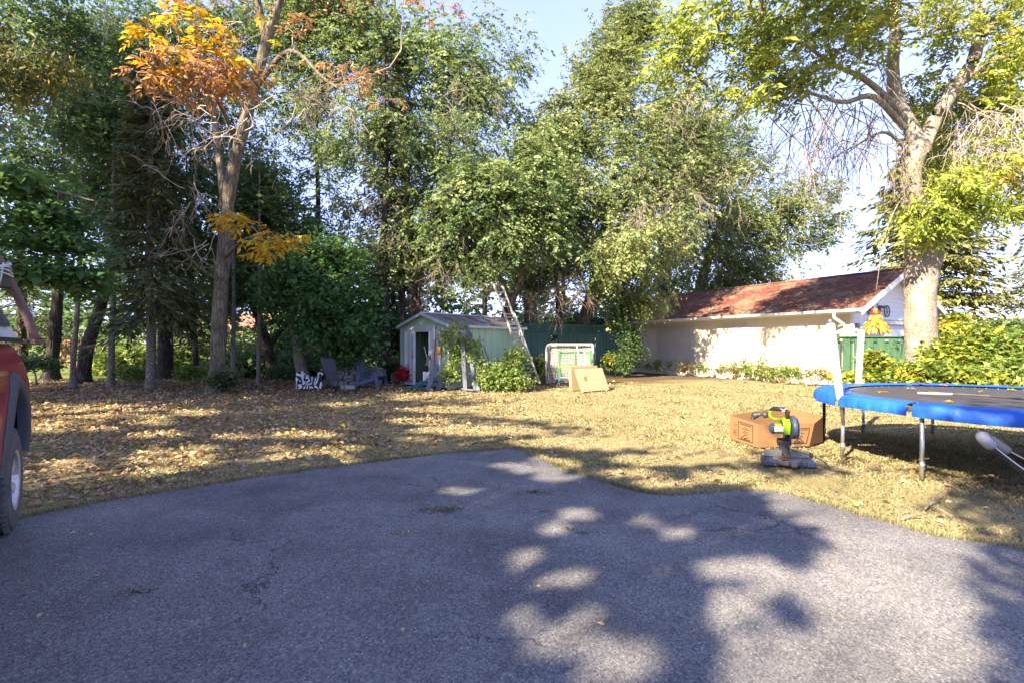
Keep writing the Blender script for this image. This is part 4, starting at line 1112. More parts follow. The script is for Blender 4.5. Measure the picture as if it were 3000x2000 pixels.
tree('elm_tree', 'thick forked elm right of the sky hole, draped in dead twigs', [(1698, 1075, 23, .34), (1702, 980, 23, .31), (1728, 880, 23, .26), (1745, 800, 22.9, .22), (1775, 640, 22.6, .17), (1810, 450, 22.3, .1), (1830, 280, 22, .05)],
     [LP(1850, 400, 21, 140, 130), LP(1800, 580, 20.6, 150, 100), LP(1920, 520, 21, 120, 120), LP(1740, 720, 20.6, 130, 70), LP(1870, 720, 20.8, 150, 90), LP(1940, 300, 21.5, 110, 120), LP(1800, 840, 21.5, 100, 60), LP(1890, 880, 21, 80, 45), LP(1790, 300, 21.5, 70, 90), LP(2040, 400, 21.5, 90, 90), LP(2090, 520, 21.5, 90, 60), LP(1990, 640, 21, 100, 70), LP(1800, 720, 19.3, 70, 45), LP(1760, 780, 19.3, 60, 40), LP(1860, 690, 19.5, 60, 40, None, .7), LP(1890, 690, 17.9, 60, 36), LP(1840, 745, 18.3, 55, 34), LP(1950, 640, 17.6, 60, 36, None, .8)],
     820, 84, (0.13, 0.07), (.36, .36, .27), b_elm, l_elm2, seed=35, group=EG, spray=0.5, droop=0.9, bare=200, limbs=[[(1730, 880, 23, .15), (1775, 800, 22.6, .1), (1850, 680, 21.8, .05)], [(1770, 650, 22.6, .1), (1860, 560, 21.8, .06), (1930, 470, 21.4, .03)]])
tree('elm_tree', 'broad elm rising straight up behind the garage ridge', [(1935, 1060, 29, .45), (1938, 900, 29, .42), (1950, 760, 29, .36), (1985, 600, 28.8, .26), (2040, 440, 28.5, .14), (2090, 300, 28.3, .06)],
     [LP(2040, 560, 27.5, 140, 110), LP(2020, 720, 27.5, 130, 80), LP(2150, 660, 27.5, 120, 90), LP(1990, 830, 28, 110, 45), LP(2080, 420, 28, 130, 100), LP(1960, 440, 28, 90, 110), LP(2180, 480, 28, 90, 80), LP(2060, 300, 28, 80, 80, None, .5)],
     560, 95, (0.14, 0.075), (.5, .5, .36), b_elm, l_elm2, seed=36, group=EG, spray=0.5, droop=0.7, bare=100, limbs=[[(1960, 740, 29, .2), (2060, 660, 28.3, .12), (2150, 600, 28, .05)]])
tree('elm_tree', 'elm with a slanting dark trunk over the middle of the garage roof', [(2035, 1060, 30, .36), (2045, 900, 30, .33), (2062, 800, 30, .28), (2095, 700, 29.8, .22), (2160, 580, 29.5, .12), (2230, 480, 29, .05)],
     [LP(2230, 640, 28.5, 140, 80), LP(2190, 780, 28.5, 130, 60), LP(2330, 600, 28.5, 110, 90), LP(2280, 720, 28.5, 80, 50, None, .7), LP(2400, 560, 28.5, 60, 60, None, .9), LP(2440, 640, 28.5, 50, 40, None, .7), LP(2380, 700, 28.5, 60, 40, None, .7), LP(2270, 810, 28.5, 60, 40, None, .7), LP(2130, 830, 29, 130, 40)],
     440, 95, (0.14, 0.075), (.48, .48, .34), b_dark, l_elm2, seed=37, group=EG, spray=0.5, droop=0.7, bare=90, limbs=[[(2085, 720, 29.8, .16), (2190, 700, 29, .1), (2290, 640, 28.6, .04)]])
# bare dead twigs hanging in the elms
rgD = np.random.default_rng(55)
def twig_part(root_name_label, spots, mat_, seed, **kw):
    rg = np.random.default_rng(seed); st = []
    for (x, y, Y, n, sp) in spots:
        for _ in range(n):
            d = rg.normal(0, 1, 3); d[2] = d[2] * 0.5 + kw.get('dz', -0.5)
            st.append((*(P(x, y, Y) + rg.normal(0, sp, 3)), *d))
    V, Fq = dead_spray(st, rg, kw.get('depth', 4), kw.get('length', 1.0), kw.get('down', 0.5), kw.get('r0', 0.014), kw.get('curl', 0.6), kw.get('kids', 3))
    return V, Fq
for o in list(bpy.data.objects):
    if o.name.startswith('elm_tree') and o.parent is None:
        if 'dead twigs' in o['label']:
            V, Fq = twig_part(o, [(1690, 760, 20.5, 12, .3), (1740, 740, 20.5, 10, .35), (1900, 560, 20.5, 12, .4), (1960, 330, 21, 12, .5), (2060, 480, 21, 10, .5), (2010, 560, 21, 12, .4), (1860, 640, 20.5, 8, .4)], b_twig, 61, length=1.1, down=0.6, kids=3)
            add_quads(o, 'bare_twigs', V, Fq, b_twigL, smooth=True)
        if 'left of the gap' in o['label']:
            V, Fq = twig_part(o, [(1400, 260, 19.5, 10, .4), (1340, 330, 19, 8, .4), (1120, 560, 19, 12, .4), (1150, 650, 19, 14, .4), (1110, 700, 19.5, 10, .3), (1000, 280, 19.5, 8, .4), (1200, 600, 19, 8, .4)], b_twig, 62, length=0.95, down=0.4)
            add_quads(o, 'bare_twigs', V, Fq, b_twig, smooth=True)
        if 'slanting trunk beside' in o['label']:
            V, Fq = twig_part(o, [(1400, 760, 18.8, 12, .4), (1300, 760, 18.8, 10, .4), (1220, 830, 19, 8, .3), (1500, 780, 19, 8, .4), (1420, 640, 18.4, 6, .4), (1620, 840, 20, 6, .3)], b_twig, 63, length=0.9, down=0.5)
            add_quads(o, 'bare_twigs', V, Fq, b_twig, smooth=True)

# ---- big ash on the right
rgR = np.random.default_rng(77)
ASHR = tree('ash_tree', 'massive pale-barked ash beside the trampoline, forking above the garage roof',
    [(2702, 1100, 14, .40), (2700, 1020, 14, .375), (2696, 900, 14, .365), (2700, 800, 14, .40), (2704, 740, 14, .43), (2688, 680, 14, .30), (2672, 590, 14, .245), (2670, 500, 14, .235), (2684, 440, 14, .26), (2672, 380, 14, .19), (2628, 300, 14.1, .18), (2616, 200, 14.2, .155), (2622, 80, 14.3, .13), (2610, -80, 14.4, .08), (2600, -260, 14.4, .04)],
    [LP(2080, 60, 12.5, 150, 90), LP(2000, 160, 12.3, 110, 80), LP(2220, 200, 12.4, 130, 80), LP(2300, 80, 12.8, 160, 90), LP(2180, 280, 12.4, 80, 40), LP(2330, 230, 12.8, 110, 60), LP(2480, 130, 13, 110, 80), LP(2420, 20, 13, 150, 70), LP(2580, 60, 13.5, 110, 80),
     LP(2800, 540, 13, 110, 80), LP(2740, 640, 13, 75, 50), LP(2860, 600, 13, 110, 55), LP(2930, 480, 13, 110, 90), LP(2740, 400, 15, 90, 100, None, .6), LP(2860, 280, 14.5, 120, 90, None, .7), LP(2960, 200, 13.5, 110, 110), LP(2780, 60, 13.5, 130, 80), LP(2940, 30, 13.5, 120, 70), LP(2720, 240, 14.5, 90, 90, None, .5), LP(2500, 260, 14, 60, 50, None, .4),
     LP(2680, 620, 13.2, 45, 60, .6), LP(3080, 450, 13, 120, 160), LP(2950, 330, 14.8, 90, 80), LP(2870, 410, 14.8, 80, 70, None, .8), LP(3000, 130, 14.5, 90, 80, None, .8), LP(2960, 590, 13, 80, 35), (5.4, 9.8, 10.4, 1.7, 1.5, .9, .8), (7.0, 10.8, 10.8, 1.6, 1.4, .9, .8), (8.5, 11.5, 11, 1.8, 1.4, .9, .8)],  # last three lobes, out of view, added to shade the garage gable and roof
    920, 56, (0.15, 0.055), (.24, .24, .15), b_ash, l_ash, seed=71, spray=0.42, droop=0.7, up=0.5, sides=20, rough=0.035, bare=140, r_k=0.0075,
    limbs=[[(2696, 450, 14, .2), (2740, 350, 13.9, .18), (2800, 255, 13.8, .165), (2850, 180, 13.7, .15), (2880, 100, 13.6, .13), (2990, -10, 13.5, .10), (3100, -120, 13.4, .06)],
           [(2712, 745, 14, .30), (2752, 690, 13.9, .24), (2800, 600, 13.7, .16), (2870, 500, 13.6, .11), (2960, 380, 13.5, .06)],
           [(2660, 360, 14, .10), (2590, 280, 13.7, .085), (2520, 225, 13.4, .07), (2440, 190, 13.1, .05), (2330, 120, 12.8, .035), (2180, 100, 12.5, .02)],
           [(2650, 375, 14, .09), (2560, 285, 13.4, .075), (2470, 300, 13, .055), (2360, 270, 12.7, .035), (2240, 250, 12.5, .02)],
           [(2850, 185, 13.7, .12), (2870, 60, 13.8, .1), (2850, -60, 13.8, .06)],
           [(2810, 250, 13.8, .1), (2900, 180, 13.5, .08), (3000, 160, 13.3, .06)],
           [(2250, 110, 12.6, .03), (2200, 30, 12.5, .05), (2170, -60, 12.5, .05)],
           [(2668, 560, 13.8, .022), (2630, 600, 13.2, .016), (2590, 700, 12.7, .010), (2567, 850, 12.4, .004)],
           [(2680, 470, 14, .05), (2600, 390, 13.6, .04), (2520, 420, 13.3, .025), (2430, 470, 13.1, .012)]])
V, Fq = twig_part(None, [(2520, 310, 13.2, 9, .15), (2460, 310, 13, 9, .15), (2400, 300, 12.9, 8, .15), (2580, 330, 13.6, 6, .12), (2340, 300, 12.8, 6, .15), (2480, 430, 13.2, 7, .15), (2570, 400, 13.6, 4, .1), (2640, 420, 13.8, 6, .15), (2780, 250, 13.6, 5, .2), (2590, 180, 13.6, 5, .2), (2560, 60, 13.2, 6, .2), (2300, 330, 12.8, 6, .2), (2420, 380, 13, 7, .2)], None, 65, length=1.1, down=0.75, curl=0.4, kids=2, r0=0.017, dz=-0.9)
add_quads(ASHR, 'bare_twigs', V, Fq, b_twig, smooth=True)
V, Fq = twig_part(None, [(2930, 330, 12.8, 7, .12), (2980, 300, 12.7, 7, .12), (2880, 340, 12.9, 5, .1), (2960, 400, 12.8, 5, .12), (2830, 300, 13.2, 3, .1)], None, 66, length=0.8, down=0.7, curl=0.6, kids=3, r0=0.016, dz=-0.9)
add_quads(ASHR, 'dead_branch', V, Fq, b_twigL, smooth=True)

# ---- conifers beyond the right fence
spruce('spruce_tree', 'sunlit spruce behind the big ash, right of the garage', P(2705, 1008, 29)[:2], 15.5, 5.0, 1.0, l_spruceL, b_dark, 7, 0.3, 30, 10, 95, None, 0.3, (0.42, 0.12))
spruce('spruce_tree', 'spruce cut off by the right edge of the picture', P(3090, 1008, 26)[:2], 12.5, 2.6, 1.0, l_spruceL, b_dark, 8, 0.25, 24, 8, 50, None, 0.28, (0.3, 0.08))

# ---- trees farther back closing the gaps, each with its own crown
back = 'trees in the back row'
bl = [(330, 31, 'back row tree filling the far left gap between trunks', l_dark), (820, 31, 'back row tree behind the forked dark trunk', l_elm), (1020, 33, 'back row tree behind the patio chairs', l_elm), (1420, 34, 'back row tree seen above the shed ridge', l_elm), (1650, 35, 'back row tree behind the sky hole', l_elm2), (1880, 36, 'back row tree behind the far garage end', l_dark), (1225, 30, 'back row tree filling the gap behind the shed door', l_elm), (1120, 27, 'back row tree behind the two spruce trunks', l_dark), (560, 29, 'back row tree behind the thick dark trunk', l_dark), (70, 32, 'back row tree behind the leaning dark trunk', l_dark)]
for i, (px, Y, lab, mt) in enumerate(bl):
    simple(px, 1060, Y, .25, 8.0, [LP(px, 880, Y, 150, 90), LP(px - 110, 760, Y, 120, 90, None, .6), LP(px + 110, 770, Y, 120, 90, None, .6), LP(px, 960, Y, 160, 50)], 110, 54, (0.27, 0.16), mt, b_dark, lab, 80 + i, spread=(.7, .7, .45), group=back, twig_n=3)

# ---- shrubs
def shrub(name, label, base, lobes, ncl, per, leaf, spread, mat_, seed, stems=6, group=None, bark=None, cat='shrub', **kw):
    rg = np.random.default_rng(3000 + seed)
    base = np.array([base[0], base[1], 0.0])
    root = thing(name, label, cat, base, 0, group)
    C = sample_lobes(lobes, ncl, rg, 1.8) - base
    C[:, 2] = np.maximum(C[:, 2], 0.05)
    skel = np.array([[rg.normal(0, 0.08), rg.normal(0, 0.08), z] for z in (0.0, 0.05, 0.1, 0.15) for _ in range(stems)])
    Pt, Rd = grow(skel, C, rg, r_tip=0.0025, r_k=kw.pop('r_k', 0.004), K=5)
    V, Fq = tubes(Pt, Rd, 4)
    np_obj('stems', V, Fq, bark or b_twig, root, smooth=True)
    V, Fq, rd = clump_leaves(C, per, spread, leaf[0], leaf[1], kw.get('droop', 0.4), rg, kw.get('up', 0.55), hang=kw.get('hang', 0))
    np_obj('foliage', V, Fq, mat_, root, rnd=rd)
    return root
yg = 'yellowing shrubs along the right fence'
shrub('shrub', 'yellow green bush at the foot of the big ash, left side', P(2560, 1008, 12.8), [LP(2585, 1085, 12.6, 50, 32), LP(2640, 1105, 12.4, 60, 26), LP(2510, 1112, 12.6, 50, 18), LP(2560, 1050, 12.6, 22, 16)], 130, 34, (0.12, 0.075), (.13, .13, .1), l_shrub, 1, group=yg)
shrub('shrub', 'tall bright yellow bush right of the big ash trunk', P(2830, 1008, 12.2), [LP(2830, 1040, 12, 90, 70), LP(2860, 990, 12, 40, 30), LP(2770, 1060, 12, 60, 50), LP(2900, 1080, 12, 80, 50)], 230, 34, (0.13, 0.08), (.15, .15, .11), l_shrub, 2, group=yg)
shrub('shrub', 'low yellow green bush between the ash trunk and the trampoline', P(2720, 1008, 11), [LP(2730, 1100, 11, 90, 35), LP(2800, 1110, 10.8, 90, 35)], 160, 34, (0.11, 0.07), (.13, .13, .09), l_shrub, 3, group=yg)
shrub('shrub', 'mixed green and rust bush at the right edge behind the trampoline', P(2980, 1008, 11.5), [LP(2970, 1040, 11.3, 70, 60), LP(3040, 1020, 11.3, 70, 80), LP(2950, 1100, 11, 80, 40)], 260, 34, (0.12, 0.07), (.14, .14, .11), l_weed, 4, group=yg)
shrub('young_tree', 'leggy green sapling with layered leaves rising above the right fence', P(2990, 1008, 13.5), [LP(2955, 955, 13.3, 50, 16), LP(2990, 990, 13.3, 70, 20), LP(2920, 985, 13.3, 40, 14)], 90, 30, (0.17, 0.07), (.16, .16, .05), l_dark, 5, cat='sapling')
shrub('young_tree', 'small sunlit sapling rising over the fence right of the ash trunk', P(2800, 1008, 15), [LP(2798, 930, 14.8, 25, 12), LP(2798, 955, 14.8, 35, 14), LP(2800, 985, 14.8, 40, 12)], 60, 26, (0.13, 0.06), (.12, .12, .05), l_shrub, 6, cat='sapling')
shrub('shrub', 'leafy bush growing against the right end of the shed wall', G(1470, 1142) , [LP(1475, 1085, 15.2, 55, 35), LP(1440, 1110, 15.0, 45, 25), LP(1510, 1045, 15.4, 30, 30), LP(1500, 1110, 15.1, 45, 25)], 230, 34, (0.085, 0.05), (.1, .1, .12), l_weed, 7, hang=0.1, droop=0.9)
shrub('climbing_vine', 'green vine climbing the near corner of the shed', G(1305, 1140), [LP(1310, 985, 15.25, 22, 22, .2), LP(1330, 1040, 15.2, 30, 50, .2), LP(1350, 1000, 15.2, 30, 35, .2), LP(1320, 1100, 15.2, 30, 25, .25), LP(1390, 1030, 15.2, 35, 40, .2), LP(1410, 1080, 15.2, 25, 30, .2), LP(1345, 960, 15.3, 25, 14, .2)], 120, 24, (0.075, 0.045), (.09, .07, .1), l_weed, 8, cat='vine', droop=1.0)
shrub('sapling', 'dark green sapling at the left end of the garage wall', P(1845, 1085, 21.5), [LP(1850, 1000, 21.3, 35, 50), LP(1820, 940, 21.3, 35, 40), LP(1865, 1040, 21.2, 22, 25), LP(1830, 1060, 21.3, 30, 30)], 150, 34, (0.11, 0.06), (.14, .14, .13), l_dark, 9, cat='sapling')
shrub('shrub', 'small yellow-leaved bush by the green fence corner', G(1790, 1092), [LP(1790, 1055, 22, 22, 20)], 50, 20, (0.12, 0.07), (.12, .12, .1), l_shrub, 10)
shrub('shrub', 'yellow stalky bush just left of the hockey net', G(1578, 1120), [LP(1580, 1075, 18, 18, 24, .25)], 50, 20, (0.12, 0.06), (.1, .1, .1), l_shrub, 11)
shrub('shrub', 'low red-leaved bush beside the shed door', P(1180, 1008, 16.7), [LP(1184, 1108, 16.7, 18, 9, .2), LP(1192, 1092, 16.7, 8, 12, .12)], 46, 26, (0.1, 0.055), (.09, .09, .06), l_red, 12)
# weeds along the foot of the garage wall
wd = [(2020, 1100, 26, 12, 'low dry weeds at the shaded end of the garage wall'), (1960, 1085, 34, 10, 'brown straggling weeds under the wide trellis panel'), (2085, 1090, 36, 20, 'leafy weeds below the narrow trellis panel'), (2130, 1085, 26, 26, 'dark green nettles midway along the garage wall'),
      (2180, 1100, 40, 16, 'mixed green weeds just right of the nettles'), (2215, 1070, 20, 44, 'tallest weed stalk against the garage wall'), (2262, 1100, 30, 20, 'seedy weeds right of the tallest stalk'), (2300, 1112, 40, 14, 'pale dry weeds near the right of the garage wall'),
      (2362, 1118, 50, 22, 'dense bright green weeds left of the trampoline'), (2430, 1125, 40, 18, 'bright green weeds behind the trampoline post'), (1900, 1100, 30, 8, 'thin brown weeds left of the trellis panels')]
l_dryweed = LM('dry_weed_leaf', [(0.0, (0.09, 0.10, 0.035)), (0.5, (0.2, 0.18, 0.07)), (1.0, (0.34, 0.25, 0.13))], 0.35, vary=0.4, vscale=2)
rngW = np.random.default_rng(88)
for i, (px, py, rx, ry, lab) in enumerate(wd):
    b0 = (11.6 + (-0.482) * 0, 0)
    # foot of wall: solve where this column meets the line just in front of the wall
    rr = (px - 1500) / F
    t_ = (11.15 - rr * 16.55) / (0.482 + rr * 0.876)
    bx, by = 11.15 - 0.482 * t_, 16.55 + 0.876 * t_
    shrub('weed_clump', lab, (bx, by, 0), [(bx + rngW.uniform(-1.7, 1.7) * rx / F * by, by - 0.1 + rngW.uniform(-.3, .2), 0.08 + rngW.random() ** 2.2 * 1.9 * max(0.12, H + (HOR - py) / F * by), rngW.uniform(.05, .2), 0.12, rngW.uniform(.04, .38), 1) for _ in range(8)], 14 + int(rx * ry / 30), 13, (0.12, 0.045), (.06, .06, .08), l_weed if i % 3 else l_dryweed, 20 + i, group='weeds along the garage wall', cat='weeds', droop=0.3)
# undergrowth in the grove
ug = [(110, 1060, 15.5, 'low bushes behind the truck wheel'), (390, 1095, 16.4, 'bright green seedling bush between two pale trunks'), (560, 1098, 17.2, 'small green seedlings left of the grey ash foot'), (650, 1128, 14.4, 'dark weed tuft at the foot of the grey ash'), (830, 1090, 17.6, 'undergrowth left of the patterned blanket'),
      (1060, 1085, 17, 'light green fern clump between the two chairs'), (1150, 1070, 18.5, 'dim bushes left of the shed'), (740, 1075, 22, 'dim bushes behind the thin pale trunks'), (930, 1075, 21, 'dim bushes behind the patio chairs'), (350, 1060, 23, 'sunlit bushes far behind the pale trunks'), (520, 1050, 24, 'sunlit bushes far behind the dark trunks'),
      (640, 1020, 27, 'far bushes beyond the grey ash trunk'), (860, 1020, 26, 'far bushes beyond the leaning maple'), (1090, 1010, 27, 'far bushes beyond the blue chair'), (1230, 980, 28, 'far bushes behind the shed'), (240, 1010, 33, 'far bushes around the picket fence'), (1420, 980, 28, 'far bushes above the shed roof'), (1600, 960, 30, 'far bushes over the lattice fence'), (1740, 940, 30, 'far bushes over the right end of the lattice fence'), (60, 980, 30, 'far bushes at the left edge')]
for i, (px, py, Y, lab) in enumerate(ug):
    far = Y > 20
    rx = (95 if far else 32) * (1.0 if i != 0 else 2.0); ry = (55 if far else 20)
    b0 = P(px, 1008, Y); b0[2] = 0
    mt = l_weed if i in (1, 2, 5, 9, 10, 15) else (l_elm if far and i % 2 else l_dark)
    shrub('undergrowth_bush', lab, b0, [LP(px, py, Y, rx, ry), LP(px + rx * 0.7, py + 10, Y, rx * 0.6, ry * 0.6), LP(px - rx * 0.7, py + 8, Y, rx * 0.6, ry * 0.6)], 110 if far else 55, 30 if far else 24, (0.21, 0.125) if far else (0.1, 0.06), (.35, .35, .28) if far else (.11, .11, .08), mt, 50 + i, group='undergrowth of the grove', r_k=0.005)

# ---- trees outside the picture whose shade falls on the drive and the left lawn
sh_ = 'trees standing around the camera'
LIT = [(2600, 1700, 190, 190), (2630, 1560, 190, 60), (2640, 1890, 180, 110), (2290, 1935, 110, 70), (2640, 1545, 170, 45), (2730, 1580, 90, 35), (2617, 1640, 120, 55), (2640, 1740, 130, 70), (2610, 1850, 130, 80), (2690, 1920, 110, 70), (2560, 1960, 120, 60), (2276, 1915, 90, 60), (2300, 1985, 150, 40), (2213, 1966, 60, 40),
       (2404, 1745, 35, 30), (2264, 1703, 42, 26), (2098, 1665, 35, 16), (2390, 1686, 80, 14), (2180, 1650, 45, 16), (2340, 1480, 60, 18), (2404, 1524, 50, 13), (2440, 1490, 60, 12), (1580, 1680, 50, 30), (1703, 1688, 26, 14), (1607, 1872, 55, 28), (1810, 1934, 75, 50), (1545, 1810, 20, 22),
       (1535, 1628, 24, 12), (1884, 1527, 28, 12), (1622, 1548, 24, 8), (1574, 1379, 70, 7), (1640, 1398, 60, 6), (1500, 1365, 50, 5), (1700, 1505, 40, 10), (1990, 1560, 20, 12), (2150, 1780, 40, 30), (1720, 1800, 22, 14), (1350, 1440, 40, 5),
       (2500, 1430, 260, 45), (2150, 1395, 120, 16), (1960, 1340, 160, 14), (1700, 1290, 220, 14), (1400, 1255, 200, 12), (2050, 1250, 260, 40), (1800, 1200, 420, 30), (1300, 1195, 120, 9), (1230, 1230, 90, 8), (320, 1195, 150, 10), (260, 1215, 100, 6), (1620, 1350, 60, 10), (1830, 1380, 60, 8), (1930, 1410, 70, 8)]
rgLit = np.random.default_rng(4)
LIT += [(rgLit.uniform(120, 1050), rgLit.uniform(1175, 1440), rgLit.uniform(20, 70), rgLit.uniform(3, 8)) for _ in range(46)]  # random extra sun spots, put in to brighten the left lawn
LIT = np.array(LIT, float)  # ground spots kept sunny by removing crown leaves above them
def let_sun(V, Fq, rd, rg, base):
    """cuts leaves out of the unseen crowns so that sun lands on the LIT spots"""
    B = V.reshape(-1, 4, 3).mean(1) + base
    t = B[:, 2] / math.tan(SUN_EL)
    gx, gy = B[:, 0] - SX * t, B[:, 1] - SY * t
    ok = np.ones(len(B), bool)
    f_ = gy > 0.5
    px = 1500 + F * gx / np.maximum(gy, 0.5); py = HOR + F * H / np.maximum(gy, 0.5)
    gyc = np.maximum(gy, 0.5)
    ex, ey = 0.10 * F / gyc, 0.10 * F * H / gyc ** 2          # a sun spot is as wide as the gap plus a leaf
    for (cx_, cy_, rx_, ry_) in LIT:
        ok &= ~(f_ & (((px - cx_) / (rx_ + ex)) ** 2 + ((py - cy_) / (ry_ + ey)) ** 2 < 1.0 + 0.15 * rg.normal(0, 1, len(B))))
    V = V.reshape(-1, 4, 3)[ok].reshape(-1, 3)
    return V, np.arange(len(V)).reshape(-1, 4), rd[ok]
def shade_tree(label, x, y, h, lobes, ncl, per, seed, leaf=(0.19, 0.11), sp=(.45, .45, .35)):
    return tree('shade_tree', label, [(x, y, -0.1, .3), (x, y, 2, .26), (x + 0.1, y, h * 0.5, .2), (x, y + 0.1, h, .06)], lobes, ncl, per, leaf, sp, b_elm, l_dark, seed=seed, group=sh_, twig_n=3, r_k=0.0035, extra=lambda V, Fq, rd, rg: let_sun(V, Fq, rd, rg, np.array([x, y, 0.0])))
def SL(gx, gy, z, rx, ry, rz=1.2, dens=1.0):
    """lobe at height z whose shadow falls round ground point gx,gy"""
    t = z / math.tan(SUN_EL)
    return (gx + SX * t, gy + SY * t, z, rx, ry, rz, dens)
shade_tree('tree behind the camera shading the middle of the drive', -8.2, -6.5, 9.5, [SL(-2.5, 4.0, 7.5, 2.6, 2.4), SL(0.2, 3.6, 7.0, 1.9, 1.6), SL(-1.0, 5.8, 8.2, 2.2, 1.2), SL(-4.5, 2.2, 7.5, 2.4, 2.2), SL(0.5, 5.6, 7.6, 1.6, .7, .8, .7), SL(-1.0, 2.0, 6.5, 1.9, 1.6), SL(1.7, 4.3, 7.0, 1.2, .8, .7, .6), SL(-1.0, 0.4, 6.5, 2.4, 1.4)], 560, 54, 91)
shade_tree('slimmer tree behind the camera shading the right of the drive', -4.2, -8.4, 9, [SL(4.9, 3.2, 7.2, 1.0, 1.3), SL(3.2, 1.0, 6.8, 1.4, 1.0), SL(5.6, 4.6, 7.8, 1.2, 0.5, .8), SL(2.6, 5.0, 7.6, 1.0, .45, .7, .6), SL(3.2, 1.6, 6.6, .8, .9)], 210, 54, 92)
shade_tree('tall tree left of the camera shading the left lawn', -14.5, -1.0, 13, [SL(-4.0, 9.0, 9, 2.8, 2.6, 1.6), SL(-6.5, 11.5, 10, 2.8, 2.6, 1.8), SL(-1.8, 8.6, 9, 1.6, 1.6, 1.4, .8), SL(-6.5, 7.0, 8, 3.0, 2.4, 1.6), SL(-2.8, 11.2, 10, 1.9, 1.4, 1.2, .7), SL(0.3, 8.2, 9, 1.0, .8, 1, .6), SL(-2.2, 17.4, 11, 1.7, 1.2, 1.5), SL(0.7, 19.6, 11.5, 1.6, 1.4, 1.2), SL(-0.6, 18.6, 11.5, 1.4, 1.2, 1.2)], 330, 38, 93, (0.24, 0.15))  # last three lobes put in to shade the shed front and roof
shade_tree('tall tree farther left shading the grove', -21.0, -1.5, 15, [SL(-9, 17, 15, 3.5, 3.5, 3), SL(-5.5, 17.5, 14, 3, 3, 2.5), SL(-12, 15, 12, 3.5, 3.5, 3), SL(-7, 14.5, 12, 2.6, 1.8, 2), SL(-3.6, 17.8, 14, 1.8, 1.8, 2), SL(-7.5, 16.5, 13, 2, 2, 2), SL(-6, 19.5, 14, 2.4, 2, 2)], 290, 36, 94, (0.42, 0.26), (.7, .7, .5))
shade_tree('tall tree at the far left shading the back of the grove', -25.0, 2.5, 17, [SL(-10, 24, 17, 4, 4, 3), SL(-3, 25, 18, 4, 4, 3), SL(-14, 20, 14, 4, 4, 3.5), SL(-6, 21, 17, 3.5, 3, 3)], 190, 36, 95, (0.45, 0.28), (.8, .8, .6))
# ------------------------------------------------------------------ trampoline
TC = np.array([6.0, 5.95]); TR, TH = 1.95, 0.76
m_blue = M('blue_vinyl', (0.012, 0.10, 0.46), (0.010, 0.08, 0.38), 3, 0.55, 0.25, 30, spec=0.3, dirt=((0.05, 0.16, 0.48), 2.0, 0.62))
m_mat = M('black_woven_mat', (0.045, 0.042, 0.045), (0.03, 0.029, 0.031), 5, 0.55, 0.15, 120)
m_galv = M('galvanised_steel', (0.62, 0.62, 0.63), (0.45, 0.45, 0.46), 14, 0.32, metal=0.9)
m_foam = M('white_foam', (0.7, 0.69, 0.69), (0.62, 0.61, 0.61), 3, 0.6, 0.1, 40)
TP = thing('trampoline', 'large round trampoline with blue padded rim and black mat', 'trampoline', (TC[0], TC[1], 0), 0)
mt = MB()
mt.grid(lambda u, v: (1.67 * v * math.cos(u * 2 * math.pi), 1.67 * v * math.sin(u * 2 * math.pi), TH - 0.03 * (1 - v * v)), 72, 6)
mt.build('mat', m_mat, TP, smooth=True)
def padf(u, v, a0, a1):
    a = a0 + (a1 - a0) * u
    w = 0.007 * math.sin(a * 23) + 0.007 * math.sin(a * 61 + 1) + 0.004 * math.sin(a * 131)
    if v < 0.55:
        t = v / 0.55
        r = 1.66 + (2.0 - 1.66) * t; z = TH + 0.02 + 0.014 * math.sin(math.pi * t) + w * 0.5 * t
    else:
        t = (v - 0.55) / 0.45
        r = 2.0 + 0.025 * math.sin(t * 2.2) + w * t * 1.2; z = TH + 0.02 - 0.13 * t - 0.008 * math.sin(a * 7) * t
    return (r * math.cos(a), r * math.sin(a), z)
cuts = [R(-183), R(-157), R(-100), R(-40), R(20), R(80), R(130), R(177)]
for i in range(7):
    a0, a1 = cuts[i] + 0.012, cuts[i + 1] - 0.012
    MB().grid(lambda u, v: padf(u, v, a0, a1), 40, 14).build('pad', m_blue, TP, smooth=True)
MB().tube([(1.93 * math.cos(a), 1.93 * math.sin(a), TH - 0.05) for a in np.linspace(0, 2 * math.pi, 73)], 0.024, 8, caps=False).build('frame_ring', m_galv, TP, smooth=True)
spr = MB()
for i in range(80):
    a = i * 2 * math.pi / 80
    spr.tube([(1.60 * math.cos(a), 1.60 * math.sin(a), TH - 0.005), (1.92 * math.cos(a), 1.92 * math.sin(a), TH - 0.03)], 0.009, 4)
tag(spr.build('springs', m_galv, TP), kind='stuff')
legs = [(4.12, 5.07), (4.04, 6.1), (4.62, 7.2), (5.56, 7.82), (6.62, 7.8), (7.6, 7.05), (7.95, 5.9), (7.5, 4.75), (6.4, 4.05), (5.2, 4.2)]
for i, (x, y) in enumerate(legs):
    d = np.array([x, y]) - TC; a = math.atan2(d[1], d[0]); r = 1.93
    lx, ly = r * math.cos(a), r * math.sin(a)
    l_ = MB()
    l_.tube([(lx, ly, TH - 0.06), (lx, ly, 0.3), (lx * 1.005, ly * 1.005, 0.0)], 0.021, 10)
    l_.tube([(lx, ly, 0.10), (lx, ly, 0.19)], 0.026, 10)
    lo = l_.build('leg', m_galv if i not in (2,) else m_dark, TP, smooth=True)
